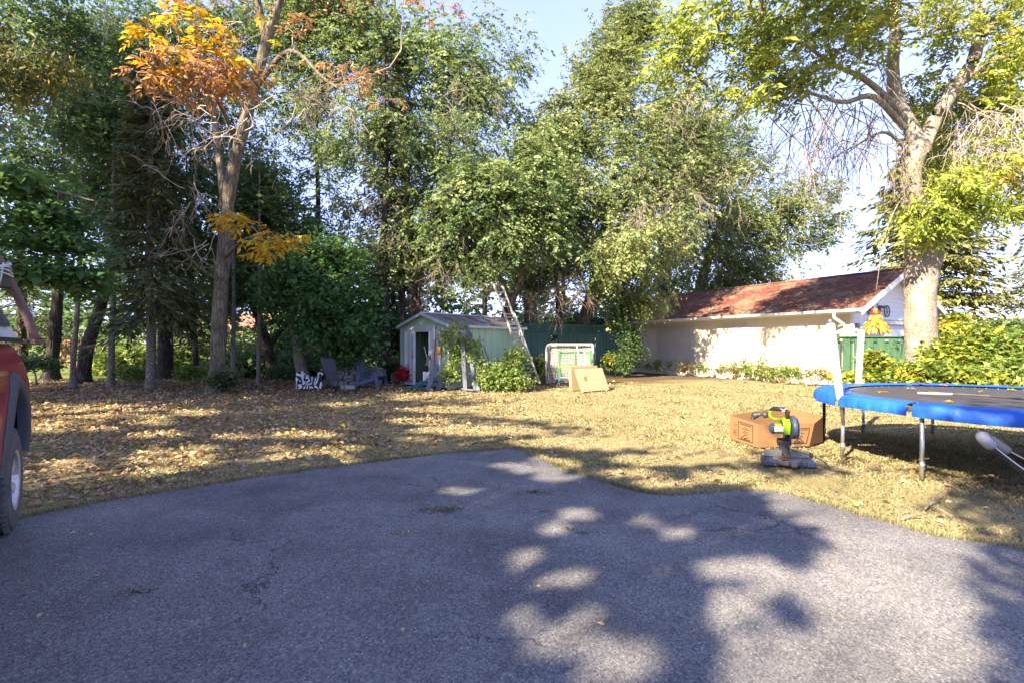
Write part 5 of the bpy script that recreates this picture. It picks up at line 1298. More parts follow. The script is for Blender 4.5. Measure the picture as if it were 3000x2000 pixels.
# two enclosure posts in white foam sleeves, still fixed to the legs
def post(bx, by, top_px, top_py, Yt, lean):
    b = np.array([bx, by]) - TC
    t = P(top_px, top_py, Yt) - np.array([*TC, 0])
    base = np.array([b[0], b[1], 0.42]); up = t - base; L_ = np.linalg.norm(up); u = up / L_
    p = MB().tube([base, base + u * (L_ - 0.02)], 0.019, 10).build('enclosure_post', m_galv, TP, smooth=True)
    z0 = 0.30
    MB().tube([base + u * z0, base + u * (z0 + 0.01), base + u * (L_ - 0.06), base + u * (L_ - 0.05)], [0.03, 0.044, 0.044, 0.03], 14).build('foam_sleeve', m_foam, p, smooth=True)
    MB().tube([base + u * (L_ - 0.05), base + u * (L_ - 0.01), base + u * L_], [0.024, 0.024, 0.012], 10).build('post_cap', M('grey_cap', (0.12, 0.125, 0.14), None, 4, 0.4), p, smooth=True)
post(4.06, 6.06, 2431, 936, 6.05, 0)
post(5.48, 7.86, 2524, 958, 7.85, 0)
# things lying on the mat
st = MB().tube([(P(2688, 1157, 6.35) - [*TC, 0]) * [1, 1, 0] + [0, 0, TH + 0.02], (P(2790, 1163, 6.15) - [*TC, 0]) * [1, 1, 0] + [0, 0, TH + 0.025]], 0.014, 6)
PL = thing('fallen_pole', 'thin dark pole with a pale broken end lying across the trampoline mat', 'pole', (TC[0], TC[1], 0), 0)
st.build('pale_end', b_twigL, PL)
MB().tube([(P(2790, 1163, 6.15) - [*TC, 0]) * [1, 1, 0] + [0, 0, TH + 0.025], (P(2900, 1172, 5.95) - [*TC, 0]) * [1, 1, 0] + [0, 0, TH + 0.02], (P(3010, 1186, 5.6) - [*TC, 0]) * [1, 1, 0] + [0, 0, TH + 0.02]], 0.015, 6).build('shaft', M('dark_shaft', (0.05, 0.04, 0.035), None, 6, 0.6), PL)
rgM = np.random.default_rng(5)
for i, (px, py, col, lab) in enumerate(((2584, 1151, l_yellow, 'yellow leaf on the near left of the trampoline mat'), (2730, 1152, l_yellow, 'yellow leaf beside the pole on the trampoline mat'), (2778, 1179, l_yellow, 'yellow leaf nearest the front pad of the trampoline'), (2765, 1131, l_rust, 'brown leaf by the far pad of the trampoline'), (2878, 1150, l_rust, 'long curled leaf right of centre on the mat'), (2670, 1141, l_rust, 'dark curled leaf left of centre on the mat'), (2963, 1144, l_yellow, 'pale leaf at the far right of the mat'))):
    Yd = (H - TH) * F / (py - HOR); c = P(px, py, Yd)
    t = thing('fallen_leaf', lab, 'leaf', (c[0], c[1], TH + 0.012), rgM.random() * 6, 'leaves lying on the trampoline mat')
    B = np.array([[-0.06, 0, 0.0], [-0.03, 0.01, 0.0], [0.0, 0, 0.01]]); A = np.array([[1, 0.3, 0.2], [0.6, -1, 0.15], [0.8, 1, 0.1]])
    V, Fq = leaf_quads(B, A, np.array([[0, 0.2, 1.0]] * 3), np.array([0.1, 0.08, 0.08]), np.array([0.05, 0.04, 0.04]), 0.2, 0.1)
    np_obj('blade', V, Fq, col, t, rnd=np.array([0.4, 0.6, 0.8]))

# ------------------------------------------------------------------ cardboard box
m_card = M('cardboard', (0.19, 0.10, 0.043), (0.16, 0.085, 0.035), 5, 0.85, 0.08, 60)
m_print = M('brown_print', (0.02, 0.012, 0.008), None, 6, 0.8)
ring_b = [G(2138, 1287)[:2], G(2222, 1313)[:2], np.array([4.06, 6.76]), np.array([4.46, 7.1]), np.array([4.30, 7.75])]
CB = thing('cardboard_box', 'large open cardboard box with printed warning frames on the lawn', 'box', (ring_b[1][0], ring_b[1][1], 0), 0)
o_ = np.array([ring_b[1][0], ring_b[1][1]])
tops = [0.36, 0.33, 0.32, 0.36, 0.43]
pts_b = [np.array([*(q - o_), 0.01]) for q in ring_b]
lean_ = [(-.0, .0), (0.0, 0.0), (0.07, 0.0), (0.02, 0.03), (-0.0, 0.03)]
pts_t = [np.array([*(q - o_ + np.array(l)), z]) for q, l, z in zip(ring_b, lean_, tops)]
cent = sum(pts_b) / 5
def wall_panel(i, j, name='side_panel'):
    a, b, c, d = pts_b[i], pts_b[j], pts_t[j], pts_t[i]
    nn = np.cross(b - a, d - a); nn = nn / np.linalg.norm(nn)
    if np.dot(nn, (a + b) / 2 - cent) > 0: nn = -nn
    return MB().prism([a, b, c, d], nn * 0.006).build(name, m_card, CB), nn
faces = {}
for i in range(5):
    o, nn = wall_panel(i, (i + 1) % 5); faces[i] = (o, nn)
MB().prism([p + np.array([0, 0, 0.0]) for p in pts_b], (0, 0, 0.006)).build('bottom', m_card, CB)
def on_face(i, u, v, out=0.002):
    j = (i + 1) % 5
    b = pts_b[i] * (1 - u) + pts_b[j] * u; t = pts_t[i] * (1 - u) + pts_t[j] * u
    return b * (1 - v) + t * v - faces[i][1] * out
def strip(b, i, p0, p1, w):
    p0, p1 = np.array(p0), np.array(p1); d = p1 - p0; nr = np.array([-d[1], d[0]]); 
    # keep width constant in metres
    j = (i + 1) % 5; Lw = np.linalg.norm(pts_b[j] - pts_b[i]); sc = np.array([Lw, 0.38])
    dm = d * sc; nm = np.array([-dm[1], dm[0]]) / np.linalg.norm(dm) * w / sc / 2
    b.add([on_face(i, *(p0 - nm)), on_face(i, *(p1 - nm)), on_face(i, *(p1 + nm)), on_face(i, *(p0 + nm))], [(0, 1, 2, 3), (3, 2, 1, 0)])
def warning(i, u0, u1, v0, v1):
    b = MB()
    for s in (((u0, v0), (u1, v0)), ((u1, v0), (u1, v1)), ((u1, v1), (u0, v1)), ((u0, v1), (u0, v0))): strip(b, i, *s, 0.011)
    um, du, dv = (u0 + u1) / 2, u1 - u0, v1 - v0
    strip(b, i, (u0 + .1 * du, v1 - .1 * dv), (u1 - .1 * du, v1 - .1 * dv), 0.010)
    for k, (w, vv_) in enumerate(((.12, .76), (.5, .66), (.1, .57), (.36, .49), (.44, .42))):
        n = max(1, int(w * 10)); 
        for q in range(n):
            ua = um - w / 2 * du + w * du * q / n
            strip(b, i, (ua, v0 + vv_ * dv), (ua + w * du / n * 0.78, v0 + vv_ * dv), 0.012 if k == 1 else 0.007)
    tri = [(um - .32 * du, v0 + .06 * dv), (um + .32 * du, v0 + .06 * dv), (um, v0 + .36 * dv)]
    for q in range(3): strip(b, i, tri[q], tri[(q + 1) % 3], 0.010)
    strip(b, i, (um - .1 * du, v0 + .13 * dv), (um + .1 * du, v0 + .13 * dv), 0.016)
    b.build('printed_frame', m_print, CB)
warning(0, 0.32, 0.82, 0.14, 0.86)
warning(1, 0.62, 0.93, 0.14, 0.80)
b = MB()
for (u, v) in ((.17, .42), (.23, .42), (.17, .30), (.23, .30)):
    for s in (((u - .025, v - .05), (u + .025, v - .05)), ((u + .025, v - .05), (u + .025, v + .05)), ((u + .025, v + .05), (u - .025, v + .05)), ((u - .025, v + .05), (u - .025, v - .05))): strip(b, 0, *s, 0.004)
strip(b, 0, (.14, .72), (.26, .70), 0.006); strip(b, 0, (.14, .64), (.26, .62), 0.005)
b.build('printed_symbols', m_print, CB)

# ------------------------------------------------------------------ mitre saw standing in front of the box
m_lime = M('lime_plastic', (0.2, 0.34, 0.012), (0.16, 0.28, 0.012), 5, 0.4)
m_navy = M('blue_grey_casting', (0.03, 0.045, 0.085), (0.022, 0.034, 0.065), 6, 0.42, 0.05, 60)
m_blk = M('black_plastic', (0.025, 0.025, 0.028), (0.04, 0.04, 0.042), 6, 0.45)
m_alu = M('cast_aluminium', (0.2, 0.2, 0.215), (0.13, 0.13, 0.14), 10, 0.42, metal=0.7)
MS = thing('mitre_saw', 'lime green and navy mitre saw with its head raised, before the cardboard box', 'mitre saw', (3.20, 5.75, 0), R(-14))
bs = MB()
bs.lathe([(0.0, 0.02), (0.15, 0.02), (0.155, 0.035), (0.155, 0.075), (0.145, 0.085), (0.0, 0.085)], 28)
bs.build('turntable', m_alu, MS, smooth=False)
for s in (-1, 1):
    w = MB()
    w.prism([(s * 0.10, -0.07, 0.0), (s * 0.26, -0.05, 0.0), (s * 0.26, 0.11, 0.0), (s * 0.10, 0.15, 0.0)] if s > 0 else [(s * 0.10, 0.15, 0.0), (s * 0.26, 0.11, 0.0), (s * 0.26, -0.05, 0.0), (s * 0.10, -0.07, 0.0)], (0, 0, 0.078))
    w.box((s * 0.225, -0.06, 0.035), (0.09, 0.09, 0.07), bev=0.012)
    w.build('base_wing', m_navy, MS)
    MB().box((s * 0.145, 0.05, 0.122), (0.19, 0.022, 0.085), bev=0.008).build('fence', m_alu, MS)
    MB().tube([(s * 0.24, 0.02, 0.05), (s * 0.34, 0.03, 0.05), (s * 0.37, 0.06, 0.045), (s * 0.33, 0.09, 0.04)], 0.005, 6).build('work_support', m_galv, MS, smooth=True)
MB().box((0, -0.17, 0.055), (0.055, 0.2, 0.05), bev=0.012).build('mitre_arm', m_alu, MS)
MB().lathe([(0.0, -0.3), (0.03, -0.3), (0.034, -0.27), (0.028, -0.24), (0.0, -0.24)], 12, Matrix.Translation((0, 0, 0.055)) @ Matrix.Rotation(R(-90), 4, 'X') @ Matrix.Scale(-1, 4, (0, 0, 1))).build('mitre_knob', m_blk, MS, smooth=True)
MB().box((-0.045, -0.04, 0.092), (0.1, 0.22, 0.012), bev=0.004).build('kerf_plate', M('red_kerf', (0.12, 0.04, 0.03), None, 5, 0.5), MS)
ar = MB(); ar.prism([(-0.04, 0.12, 0.07), (-0.04, 0.2, 0.07), (-0.04, 0.22, 0.24), (-0.04, 0.13, 0.26)], (0.1, 0, 0)); ar.tube([(-0.06, 0.175, 0.24), (0.08, 0.175, 0.24)], 0.045, 14)
ar.build('pivot_arm', m_blk, MS)
hd = MB(); hd.prism([(0.0, 0.14, 0.24), (0.0, 0.2, 0.26), (0.0, 0.13, 0.45), (0.0, 0.05, 0.40)], (0.055, 0, 0))
hd.build('head_arm', m_navy, MS)
Mg = Matrix.Translation((0.06, 0.02, 0.44)) @ Matrix.Rotation(R(90), 4, 'Y')
gd_ = MB().lathe([(0.0, -0.028), (0.11, -0.028), (0.132, -0.02), (0.135, 0.0), (0.132, 0.02), (0.11, 0.028), (0.0, 0.028)], 28, Mg).build('blade_guard', m_navy, MS, smooth=False)
bl_ = MB(); prof_ = []
for k in range(80):
    a = 2 * math.pi * k / 80; rr_ = 0.127 if k % 2 else 0.121
    prof_.append((0.098, 0.0 + rr_ * math.cos(a), 0.43 + rr_ * math.sin(a)))
bl_.prism(prof_, (0.003, 0, 0)); bl_.build('blade', m_galv, MS)
mo = MB().lathe([(0.0, -0.2), (0.045, -0.2), (0.058, -0.185), (0.06, -0.1), (0.06, -0.02), (0.0, -0.02)], 18, Matrix.Translation((0.03, 0.03, 0.415)) @ Matrix.Rotation(R(90), 4, 'Y')).build('motor', m_lime, MS, smooth=False)
MB().lathe([(0.0, -0.215), (0.04, -0.212), (0.062, -0.19), (0.063, -0.165), (0.0, -0.165)], 18, Matrix.Translation((0.03, 0.03, 0.415)) @ Matrix.Rotation(R(90), 4, 'Y')).build('motor_cap', m_navy, mo)
MB().box((-0.10, -0.034, 0.42), (0.09, 0.006, 0.06)).build('badge', m_foam, mo)
MB().prism([(-0.055, 0.08, 0.36), (-0.055, -0.03, 0.36), (-0.055, -0.05, 0.48), (-0.055, 0.02, 0.55), (-0.055, 0.1, 0.5)], (0.075, 0, 0)).build('gear_case', m_lime, MS)
MB().box((-0.058, 0.0, 0.45), (0.012, 0.05, 0.12), bev=0.004).build('gear_trim', m_blk, MS)
MB().tube([(-0.02, 0.03, 0.53), (-0.15, 0.0, 0.53), (-0.19, -0.01, 0.57), (-0.185, -0.02, 0.62), (-0.15, -0.03, 0.645)], [0.02, 0.017, 0.018, 0.02, 0.02], 10).build('handle_lower', m_lime, MS, smooth=True)
MB().tube([(-0.19, -0.02, 0.63), (-0.15, -0.03, 0.655), (-0.06, -0.03, 0.65), (0.0, -0.01, 0.62), (0.0, 0.02, 0.54)], [0.02, 0.026, 0.027, 0.028, 0.022], 10).build('handle_grip', m_blk, MS, smooth=True)
bolt = MB()
for (p, q) in (((-0.09, 0.672), (-0.06, 0.652)), ((-0.06, 0.652), (-0.03, 0.672)), ((-0.075, 0.64), (-0.045, 0.64))):
    bolt.bar((p[0], -0.061, p[1] - 0.01), (q[0], -0.061, q[1] - 0.01), 0.004, 0.006, up=(0, 0, 1))
bolt.build('white_mark', m_foam, MS)
MB().tube(spline([(-0.18, 0.06, 0.56), (-0.25, 0.1, 0.57), (-0.33, 0.14, 0.54), (-0.34, 0.14, 0.50)], 5)[:, :3], [0.012] + [0.03 + 0.012 * math.sin(i) for i in range(14)] + [0.02], 10).build('dust_bag', m_blk, MS, smooth=True)
cord = spline([(0.0, 0.17, 0.20), (0.08, 0.0, 0.17), (0.24, -0.05, 0.13), (0.36, -0.08, 0.07), (0.39, -0.16, 0.012), (0.38, -0.22, 0.008), (0.47, -0.22, 0.008), (0.55, -0.26, 0.008)], 6)
MB().tube(cord, 0.006, 6).build('power_cord', m_blk, MS, smooth=True)

# ------------------------------------------------------------------ chrome handle machine at the right edge
EX = thing('exercise_frame', 'chrome tube frame with grey foam pads cut off by the right edge', 'exercise frame', (4.9, 4.55, 0), 0)
EB = np.array([4.9, 4.55, 0])
m_chr = M('chrome', (0.38, 0.38, 0.41), (0.3, 0.3, 0.33), 5, 0.12, metal=1.0)
m_gfoam = M('grey_foam', (0.36, 0.33, 0.35), (0.28, 0.26, 0.28), 6, 0.85)
u1 = [P(3060, 1420, 4.4), P(2990, 1372, 4.42), P(2920, 1318, 4.44), P(2890, 1292, 4.45), P(2878, 1280, 4.5), P(2882, 1277, 4.6), P(2905, 1290, 4.68), P(2960, 1325, 4.7), P(3010, 1352, 4.72)]
u1s = spline(np.array(u1) - EB, 5)
MB().tube(u1s, 0.024, 12).build('handle_bar', m_chr, EX, smooth=True)
MB().tube(u1s[12:26], 0.047, 12).build('foam_pad', m_gfoam, EX, smooth=True)
MB().tube(u1s[29:35], 0.044, 12).build('foam_pad', m_gfoam, EX, smooth=True)
p0 = P(3010, 1352, 4.72) - EB; p1 = P(3060, 1420, 4.4) - EB
MB().tube([p1, p1 + np.array([0.25, -0.05, -0.2]), np.array([0.6, -0.1, 0.03])], 0.024, 10).build('strut', m_chr, EX, smooth=True)
MB().tube([p0, p0 + np.array([0.25, 0.0, -0.15]), np.array([0.7, 0.15, 0.03])], 0.024, 10).build('strut', m_chr, EX, smooth=True)
MB().box((0.75, 0.02, 0.03), (0.5, 0.55, 0.05), bev=0.01).build('base_plate', m_blk, EX)
MB().tube([(0.12, 0.25, 0.45), (0.12, 0.25, 0.0)], 0.02, 8).build('upright', m_blk, EX, smooth=True)

# ------------------------------------------------------------------ cornhole boards
m_ply = M('plywood', (0.40, 0.295, 0.165), (0.35, 0.25, 0.135), 2.5, 0.7, 0.05, 40, stretch=(1, 6, 6))
m_ply2 = M('pine_frame', (0.38, 0.235, 0.10), (0.31, 0.19, 0.08), 3, 0.7, 0.05, 40, stretch=(1, 6, 6))
def corn_board(label, loc, rotz, tilt):
    t = thing('cornhole_board', label, 'game board', loc, rotz, 'pair of cornhole boards')
    W_, H_ = 1.15, 0.72
    mx = Matrix.Rotation(tilt, 4, 'X')
    # deck with a real hole: ring of quads from circle to rectangle
    hx, hz, hr = -W_ / 2 + 0.28, H_ * 0.55, 0.085
    n_ = 40; vv_ = []
    for yy in (0.0, 0.016):
        for k in range(n_):
            a = 2 * math.pi * k / n_
            vv_.append((hx + hr * math.cos(a), yy, hz + hr * math.sin(a)))
        for k in range(n_):
            a = 2 * math.pi * k / n_; c_, s_ = math.cos(a), math.sin(a)
            tt = min(((W_ / 2 - hx) / c_) if c_ > 1e-6 else ((-W_ / 2 - hx) / c_ if c_ < -1e-6 else 9), ((H_ - hz) / s_) if s_ > 1e-6 else (-hz / s_ if s_ < -1e-6 else 9))
            vv_.append((hx + tt * c_, yy, hz + tt * s_))
    fs_ = []
    for k in range(n_):
        j = (k + 1) % n_
        fs_ += [(k, j, n_ + j, n_ + k), (2 * n_ + j, 2 * n_ + k, 3 * n_ + k, 3 * n_ + j), (j, k, 2 * n_ + k, 2 * n_ + j), (n_ + k, n_ + j, 3 * n_ + j, 3 * n_ + k)]
    # exact rectangle corners
    for cxx, czz in ((-W_ / 2, 0), (W_ / 2, 0), (W_ / 2, H_), (-W_ / 2, H_)):
        best = min(range(n_), key=lambda k: (vv_[n_ + k][0] - cxx) ** 2 + (vv_[n_ + k][2] - czz) ** 2)
        vv_[n_ + best] = (cxx, 0.0, czz); vv_[3 * n_ + best] = (cxx, 0.016, czz)
    MB().add([mx @ Vector(v) for v in vv_], fs_).build('deck', m_ply, t)
    for (c, d) in (((0, 0.055, 0.02), (W_, 0.075, 0.036)), ((0, 0.055, H_ - 0.02), (W_, 0.075, 0.036)), ((-W_ / 2 + 0.02, 0.055, H_ / 2), (0.036, 0.074, H_ - 0.08)), ((W_ / 2 - 0.02, 0.055, H_ / 2), (0.036, 0.074, H_ - 0.08))):
        b = MB(); b.box(c, d); b.v = [tuple(mx @ Vector(v)) for v in b.v]; b.build('frame_rail', m_ply2, t)
    return t
gA, gB = G(1697, 1150), G(1797, 1141)
rot_c = math.atan2(gB[1] - gA[1], gB[0] - gA[0])
mid = (gA + gB) / 2
corn_board('front plywood cornhole board with its round hole showing, leaning back', (mid[0], mid[1], 0.02), rot_c, R(-24))
mid2 = mid + np.array([-0.28, 0.42, 0])
corn_board('rear cornhole board, only its pine edge showing behind the front one', (mid2[0], mid2[1], 0.02), rot_c - 0.04, R(-4))

# ------------------------------------------------------------------ hockey net, green frame, ball
m_gw = M('chalky_pipe', (0.45, 0.44, 0.42), (0.33, 0.32, 0.3), 6, 0.6)
m_net = M('white_netting', (0.5, 0.47, 0.42), (0.4, 0.37, 0.33), 3, 0.8)
nl_ = P(1600, 1008, 17.6)[:2]; nr_ = P(1738, 1008, 17.2)[:2]
vecn = nr_ - nl_; Wn = float(np.linalg.norm(vecn)); angn = math.atan2(vecn[1], vecn[0])
HN = thing('hockey_net', 'white street hockey net with rounded posts and square netting', 'hockey net', (nl_[0], nl_[1], 0), angn)
Hn = 1.40
fr = [(0, 0, 0)] + [(0, 0, Hn - 0.16)] + [(0.16 - 0.16 * math.cos(a), 0, Hn - 0.16 + 0.16 * math.sin(a)) for a in np.linspace(0.3, math.pi / 2, 5)] + [(Wn - 0.03, 0, Hn), (Wn, 0, Hn - 0.03), (Wn, 0, 0)]
MB().tube(fr, 0.028, 10).build('goal_frame', m_gw, HN, smooth=True)
MB().tube([(0, 0, 0.03), (0.1, 0.75, 0.03), (Wn - 0.1, 0.75, 0.03), (Wn, 0, 0.03)], 0.022, 8).build('base_frame', m_gw, HN, smooth=True)
MB().tube([(0.03, 0.0, Hn - 0.05), (0.15, 0.4, 0.95), (0.15, 0.75, 0.03)], 0.016, 8).build('rear_hoop', m_gw, HN, smooth=True)
MB().tube([(Wn - 0.03, 0.0, Hn - 0.05), (Wn - 0.15, 0.4, 0.95), (Wn - 0.15, 0.75, 0.03)], 0.016, 8).build('rear_hoop', m_gw, HN, smooth=True)
def netp(u, v):
    x = 0.03 + u * (Wn - 0.06); z = 0.03 + v * (Hn - 0.06)
    sag = 0.10 + 0.05 * math.sin(v * 9 + u * 3) * (1 - v) + 0.35 * (1 - v) * math.sin(math.pi * u) ** 0.5
    if u < 0.1 and v > 0.9: z -= 0.05
    return np.array([x + 0.02 * math.sin(v * 7), 0.03 + sag, z + 0.015 * math.sin(u * 12)])
NU, NV = 30, 25
PtA = np.array([[netp(i / NU, j / NV) for j in range(NV + 1)] for i in range(NU + 1)])
V1 = tubes(PtA, np.full(PtA.shape[:2], 0.0105), 3)
PtB = PtA.transpose(1, 0, 2)
V2 = tubes(PtB, np.full(PtB.shape[:2], 0.0105), 3)
V, Fq = merge([V1, V2])
tag(np_obj('netting', V, Fq, m_net, HN), kind='stuff')

m_gpost = M('green_enamel', (0.05, 0.22, 0.08), (0.04, 0.17, 0.06), 5, 0.4)
gl, gr = G(1640, 1131), G(1731, 1127)
vecg = gr - gl; Wg = float(np.linalg.norm(vecg)); angg = math.atan2(vecg[1], vecg[0])
GF = thing('folding_stand', 'green metal folding stand with yellow crossbar before the hockey net', 'stand', (gl[0], gl[1], 0), angg)
for x in (0.0, Wg * 0.5, Wg):
    MB().box((x, 0, 0.62), (0.05, 0.05, 1.12), bev=0.008).build('post', m_gpost, GF)
MB().box((Wg / 2, 0.04, 1.12), (Wg + 0.08, 0.03, 0.05)).build('top_rail', m_gpost, GF)
MB().box((Wg / 2, -0.035, 0.66), (Wg, 0.02, 0.05)).build('yellow_rail', M('yellow_enamel', (0.6, 0.47, 0.06), None, 5, 0.5), GF)
MB().tube([(0.03, -0.04, 0.30), (Wg * 0.5, -0.04, 0.30)], 0.016, 8).build('white_rail', m_white, GF)
MB().tube([(-0.24, -0.2, 0.02), (-0.02, -0.02, 0.2), (0.02, 0.0, 0.22), (0.26, -0.16, 0.02)], 0.022, 8).build('foot', m_blk, GF, smooth=True)
MB().tube([(Wg - 0.02, 0.0, 0.1), (Wg + 0.1, 0.25, 0.02)], 0.02, 8).build('foot', m_blk, GF, smooth=True)
for i, (a, b_, lab) in enumerate((((Wg * 0.5, -0.07, 1.34), (Wg * 0.72, -0.09, 0.0), 'white slanting pipe leaning on the green stand'), ((Wg * 0.76, -0.06, 1.15), (Wg * 0.78, -0.10, 0.0), 'upright white pipe leaning on the right of the green stand'))):
    t = thing('plastic_pipe', lab, 'pipe', (gl[0], gl[1], 0), angg, 'white pipes on the green stand')
    MB().tube([a, b_], 0.02, 10).build('pipe', m_white, t, smooth=True)
bc = G(1634, 1122)
BL = thing('play_ball', 'violet blue ball lying at the foot of the hockey net', 'ball', (bc[0], bc[1] - 0.3, 0), 0)
MB().lathe([(0.105 * math.sin(a), 0.105 - 0.105 * math.cos(a)) for a in np.linspace(0.0, math.pi, 13)], 20).build('shell', M('violet_blue', (0.12, 0.12, 0.5), (0.1, 0.1, 0.4), 5, 0.4), BL, smooth=True)
MB().tube([(0.107 * math.cos(a), 0, 0.105 + 0.107 * math.sin(a)) for a in np.linspace(0, 2 * math.pi, 25)], 0.003, 4, caps=False).build('seam', m_white, BL)

# ------------------------------------------------------------------ ladder against the shed
m_ladder = M('weathered_aluminium', (0.5, 0.48, 0.45), (0.32, 0.3, 0.28), 9, 0.5, metal=0.3, dirt=((0.25, 0.2, 0.14), 7, 0.6))
LD = thing('extension_ladder', 'aluminium extension ladder leaning over the shed roof edge', 'ladder', (0, 0, 0), 0)
sb = np.array([0.65, 0.76, 0]); so_ = np.array([0.76, -0.65, 0])
eave_pt = np.array([-1.96, 15.4, 0]) + sb * 2.95 + so_ * 0.13
base_c = eave_pt + so_ * 0.98; 
updir = np.array([eave_pt[0], eave_pt[1], SE + 0.08]) - base_c; updir = updir / np.linalg.norm(updir)
LD.location = tuple(base_c)
def ladder_section(off, s0, s1, hw, part):
    nrm = np.cross(sb, updir)
    for s in (-1, 1):
        a = sb * s * hw + updir * s0 + nrm * off; b_ = sb * s * hw + updir * s1 + nrm * off
        MB().bar(a, b_, 0.026, 0.075, up=tuple(nrm)).build('rail', m_ladder, LD)
    s = s0 + 0.2
    while s < s1 - 0.08:
        MB().tube([sb * -hw + updir * s + nrm * off, sb * hw + updir * s + nrm * off], 0.016, 8).build('rung', m_ladder, LD, smooth=True)
        s += 0.3
ladder_section(0.0, 0.0, 2.75, 0.275, 'base')
ladder_section(-0.045, 1.05, 3.95, 0.235, 'fly')
for s in (-1, 1):
    MB().box(tuple(sb * s * 0.275 + updir * 0.03), (0.06, 0.1, 0.06), rz=math.atan2(sb[1], sb[0]), bev=0.01).build('shoe', m_blk, LD)

# ------------------------------------------------------------------ boards and tools by the shed
m_grey = M('weathered_grey_board', (0.13, 0.14, 0.17), (0.09, 0.098, 0.12), 3, 0.85, 0.2, 40, stretch=(5, 5, 0.6))
m_greyb = M('blue_grey_board', (0.22, 0.27, 0.38), (0.16, 0.2, 0.3), 3, 0.7, 0.1, 40)
bd = [((1351, 943), (1363, 1138), 15.2, 15.05, .12, m_grey, 'tall grey board standing upright at the shed corner'), ((1366, 941), (1392, 1137), 15.35, 15.1, .1, m_grey, 'tall grey board crossing behind the upright one'),
      ((1372, 962), (1437, 1128), 15.6, 15.3, .08, m_grey, 'long thin board slanting across the shed side wall'), ((1403, 985), (1440, 1075), 15.9, 15.6, .04, m_grey, 'thin dark stick leaning on the shed side wall'),
      ((1378, 1050), (1400, 1134), 15.3, 15.1, .12, m_greyb, 'short blue painted board leaning at the shed corner'), ((1280, 1068), (1252, 1136), 15.5, 15.15, .14, m_grey, 'short grey board leaning left by the hose'),
      ((1412, 1000), (1462, 1130), 16.2, 15.6, .035, m_grey, 'thin grey pole slanting toward the leafy bush'), ((1360, 1010), (1418, 1132), 15.35, 15.15, .06, m_grey, 'narrow batten slanting right behind the bucket'),
      ((1300, 1085), (1284, 1118), 15.5, 15.4, .16, m_grey, 'smallest grey offcut leaning by the shed door')]
for (a, b_, Ya, Yb, w, mt_, lab) in bd:
    pa = P(a[0], a[1], Ya); pb = P(b_[0], b_[1], Yb); pb[2] = 0.0
    t = thing('leaning_board', lab, 'board', tuple(pb), 0, 'boards leaning on the shed')
    MB().bar((0, 0, 0.0), tuple(pa - pb), w, 0.025, up=(0, -1, 0.2)).build('plank', mt_, t)
for i, (a, b_, lab) in enumerate(((G(1325, 1135), G(1392, 1146), 'grey plank lying on the grass before the shed, nearer one'), (G(1318, 1128), G(1388, 1136), 'grey plank lying flat against the shed foot, farther one'))):
    t = thing('loose_plank', lab, 'plank', (a[0], a[1], 0), 0, 'planks lying before the shed')
    MB().bar((0, 0, 0.03), tuple(b_ - a + np.array([0, 0, 0.04 + 0.02 * i])), 0.14, 0.03).build('plank', m_grey, t)
bk = G(1406, 1133)
BK = thing('white_bucket', 'white plastic bucket among the leaning boards', 'bucket', (bk[0], bk[1] + 0.15, 0), 0)
MB().lathe([(0.0, 0.0), (0.11, 0.0), (0.14, 0.33), (0.15, 0.335), (0.15, 0.355), (0.132, 0.355), (0.105, 0.02), (0.0, 0.02)], 20).build('pail', m_white, BK, smooth=True)
MB().tube([(0.145 * math.cos(a), 0.03, 0.33 - 0.1 * math.sin(a)) for a in np.linspace(0, math.pi, 11)], 0.004, 5).build('bail_handle', m_galv, BK)
# tools in the doorway
def tool(label, name, a, b_, Ya, Yb, col, head, r=0.014):
    pa = P(*a, Ya); pb = P(*b_, Yb); pb[2] = max(pb[2], 0.02)
    t = thing(name, label, 'garden tool', tuple(pb), 0, 'garden tools leaning at the shed door')
    d = pa - pb
    MB().tube([(0, 0, 0), tuple(d * 0.5), tuple(d)], r, 8).build('handle', M('handle_' + label[:10], col, None, 8, 0.55), t, smooth=True)
    if head == 'dgrip':
        u = d / np.linalg.norm(d)
        MB().tube([tuple(d - u * 0.02), tuple(d + u * 0.07 + np.array([-0.06, 0, 0])), tuple(d + u * 0.13 + np.array([-0.05, 0, 0])), tuple(d + u * 0.13 + np.array([0.05, 0, 0])), tuple(d + u * 0.07 + np.array([0.06, 0, 0])), tuple(d - u * 0.02)], 0.012, 8).build('grip', M('red_grip', (0.45, 0.02, 0.03), None, 5, 0.4), t, smooth=True)
        MB().grid(lambda q, w: (-0.1 + 0.2 * q, 0.03 * math.cos(q * 3), 0.28 * w - 0.02), 6, 4).build('blade', m_galv, t, smooth=True)
    elif head == 'broom':
        MB().prism([(-0.14, -0.03, 0.0), (0.14, -0.03, 0.0), (0.08, -0.03, 0.2), (-0.08, -0.03, 0.2)], (0, 0.06, 0)).build('bristles', m_wood, t)
    elif head == 'rake':
        b = MB(); b.box((0, 0, 0.05), (0.36, 0.02, 0.025))
        for i in range(9): b.tube([(-0.17 + i * 0.0425, 0, 0.05), (-0.17 + i * 0.0425, -0.05, 0.0)], 0.005, 5)
        b.build('rake_head', m_blk, t)
    return t
tool('rake with a long red handle standing at the right shed door', 'garden_rake', (1277, 955), (1270, 1120), 15.75, 15.6, (0.42, 0.03, 0.035), 'rake', 0.016)
tool('spade with red grip and wooden shaft leaning in the shed doorway', 'garden_spade', (1270, 1035), (1248, 1112), 15.85, 15.7, (0.42, 0.26, 0.11), 'dgrip')
tool('broom with pale handle leaning inside the shed doorway', 'push_broom', (1242, 1014), (1258, 1070), 16.2, 16.0, (0.55, 0.48, 0.36), 'broom')
fl = thing('hand_sprayer', 'small orange and teal sprayer hanging on the right shed door', 'sprayer', tuple(P(1287, 1022, 15.5)), 0)
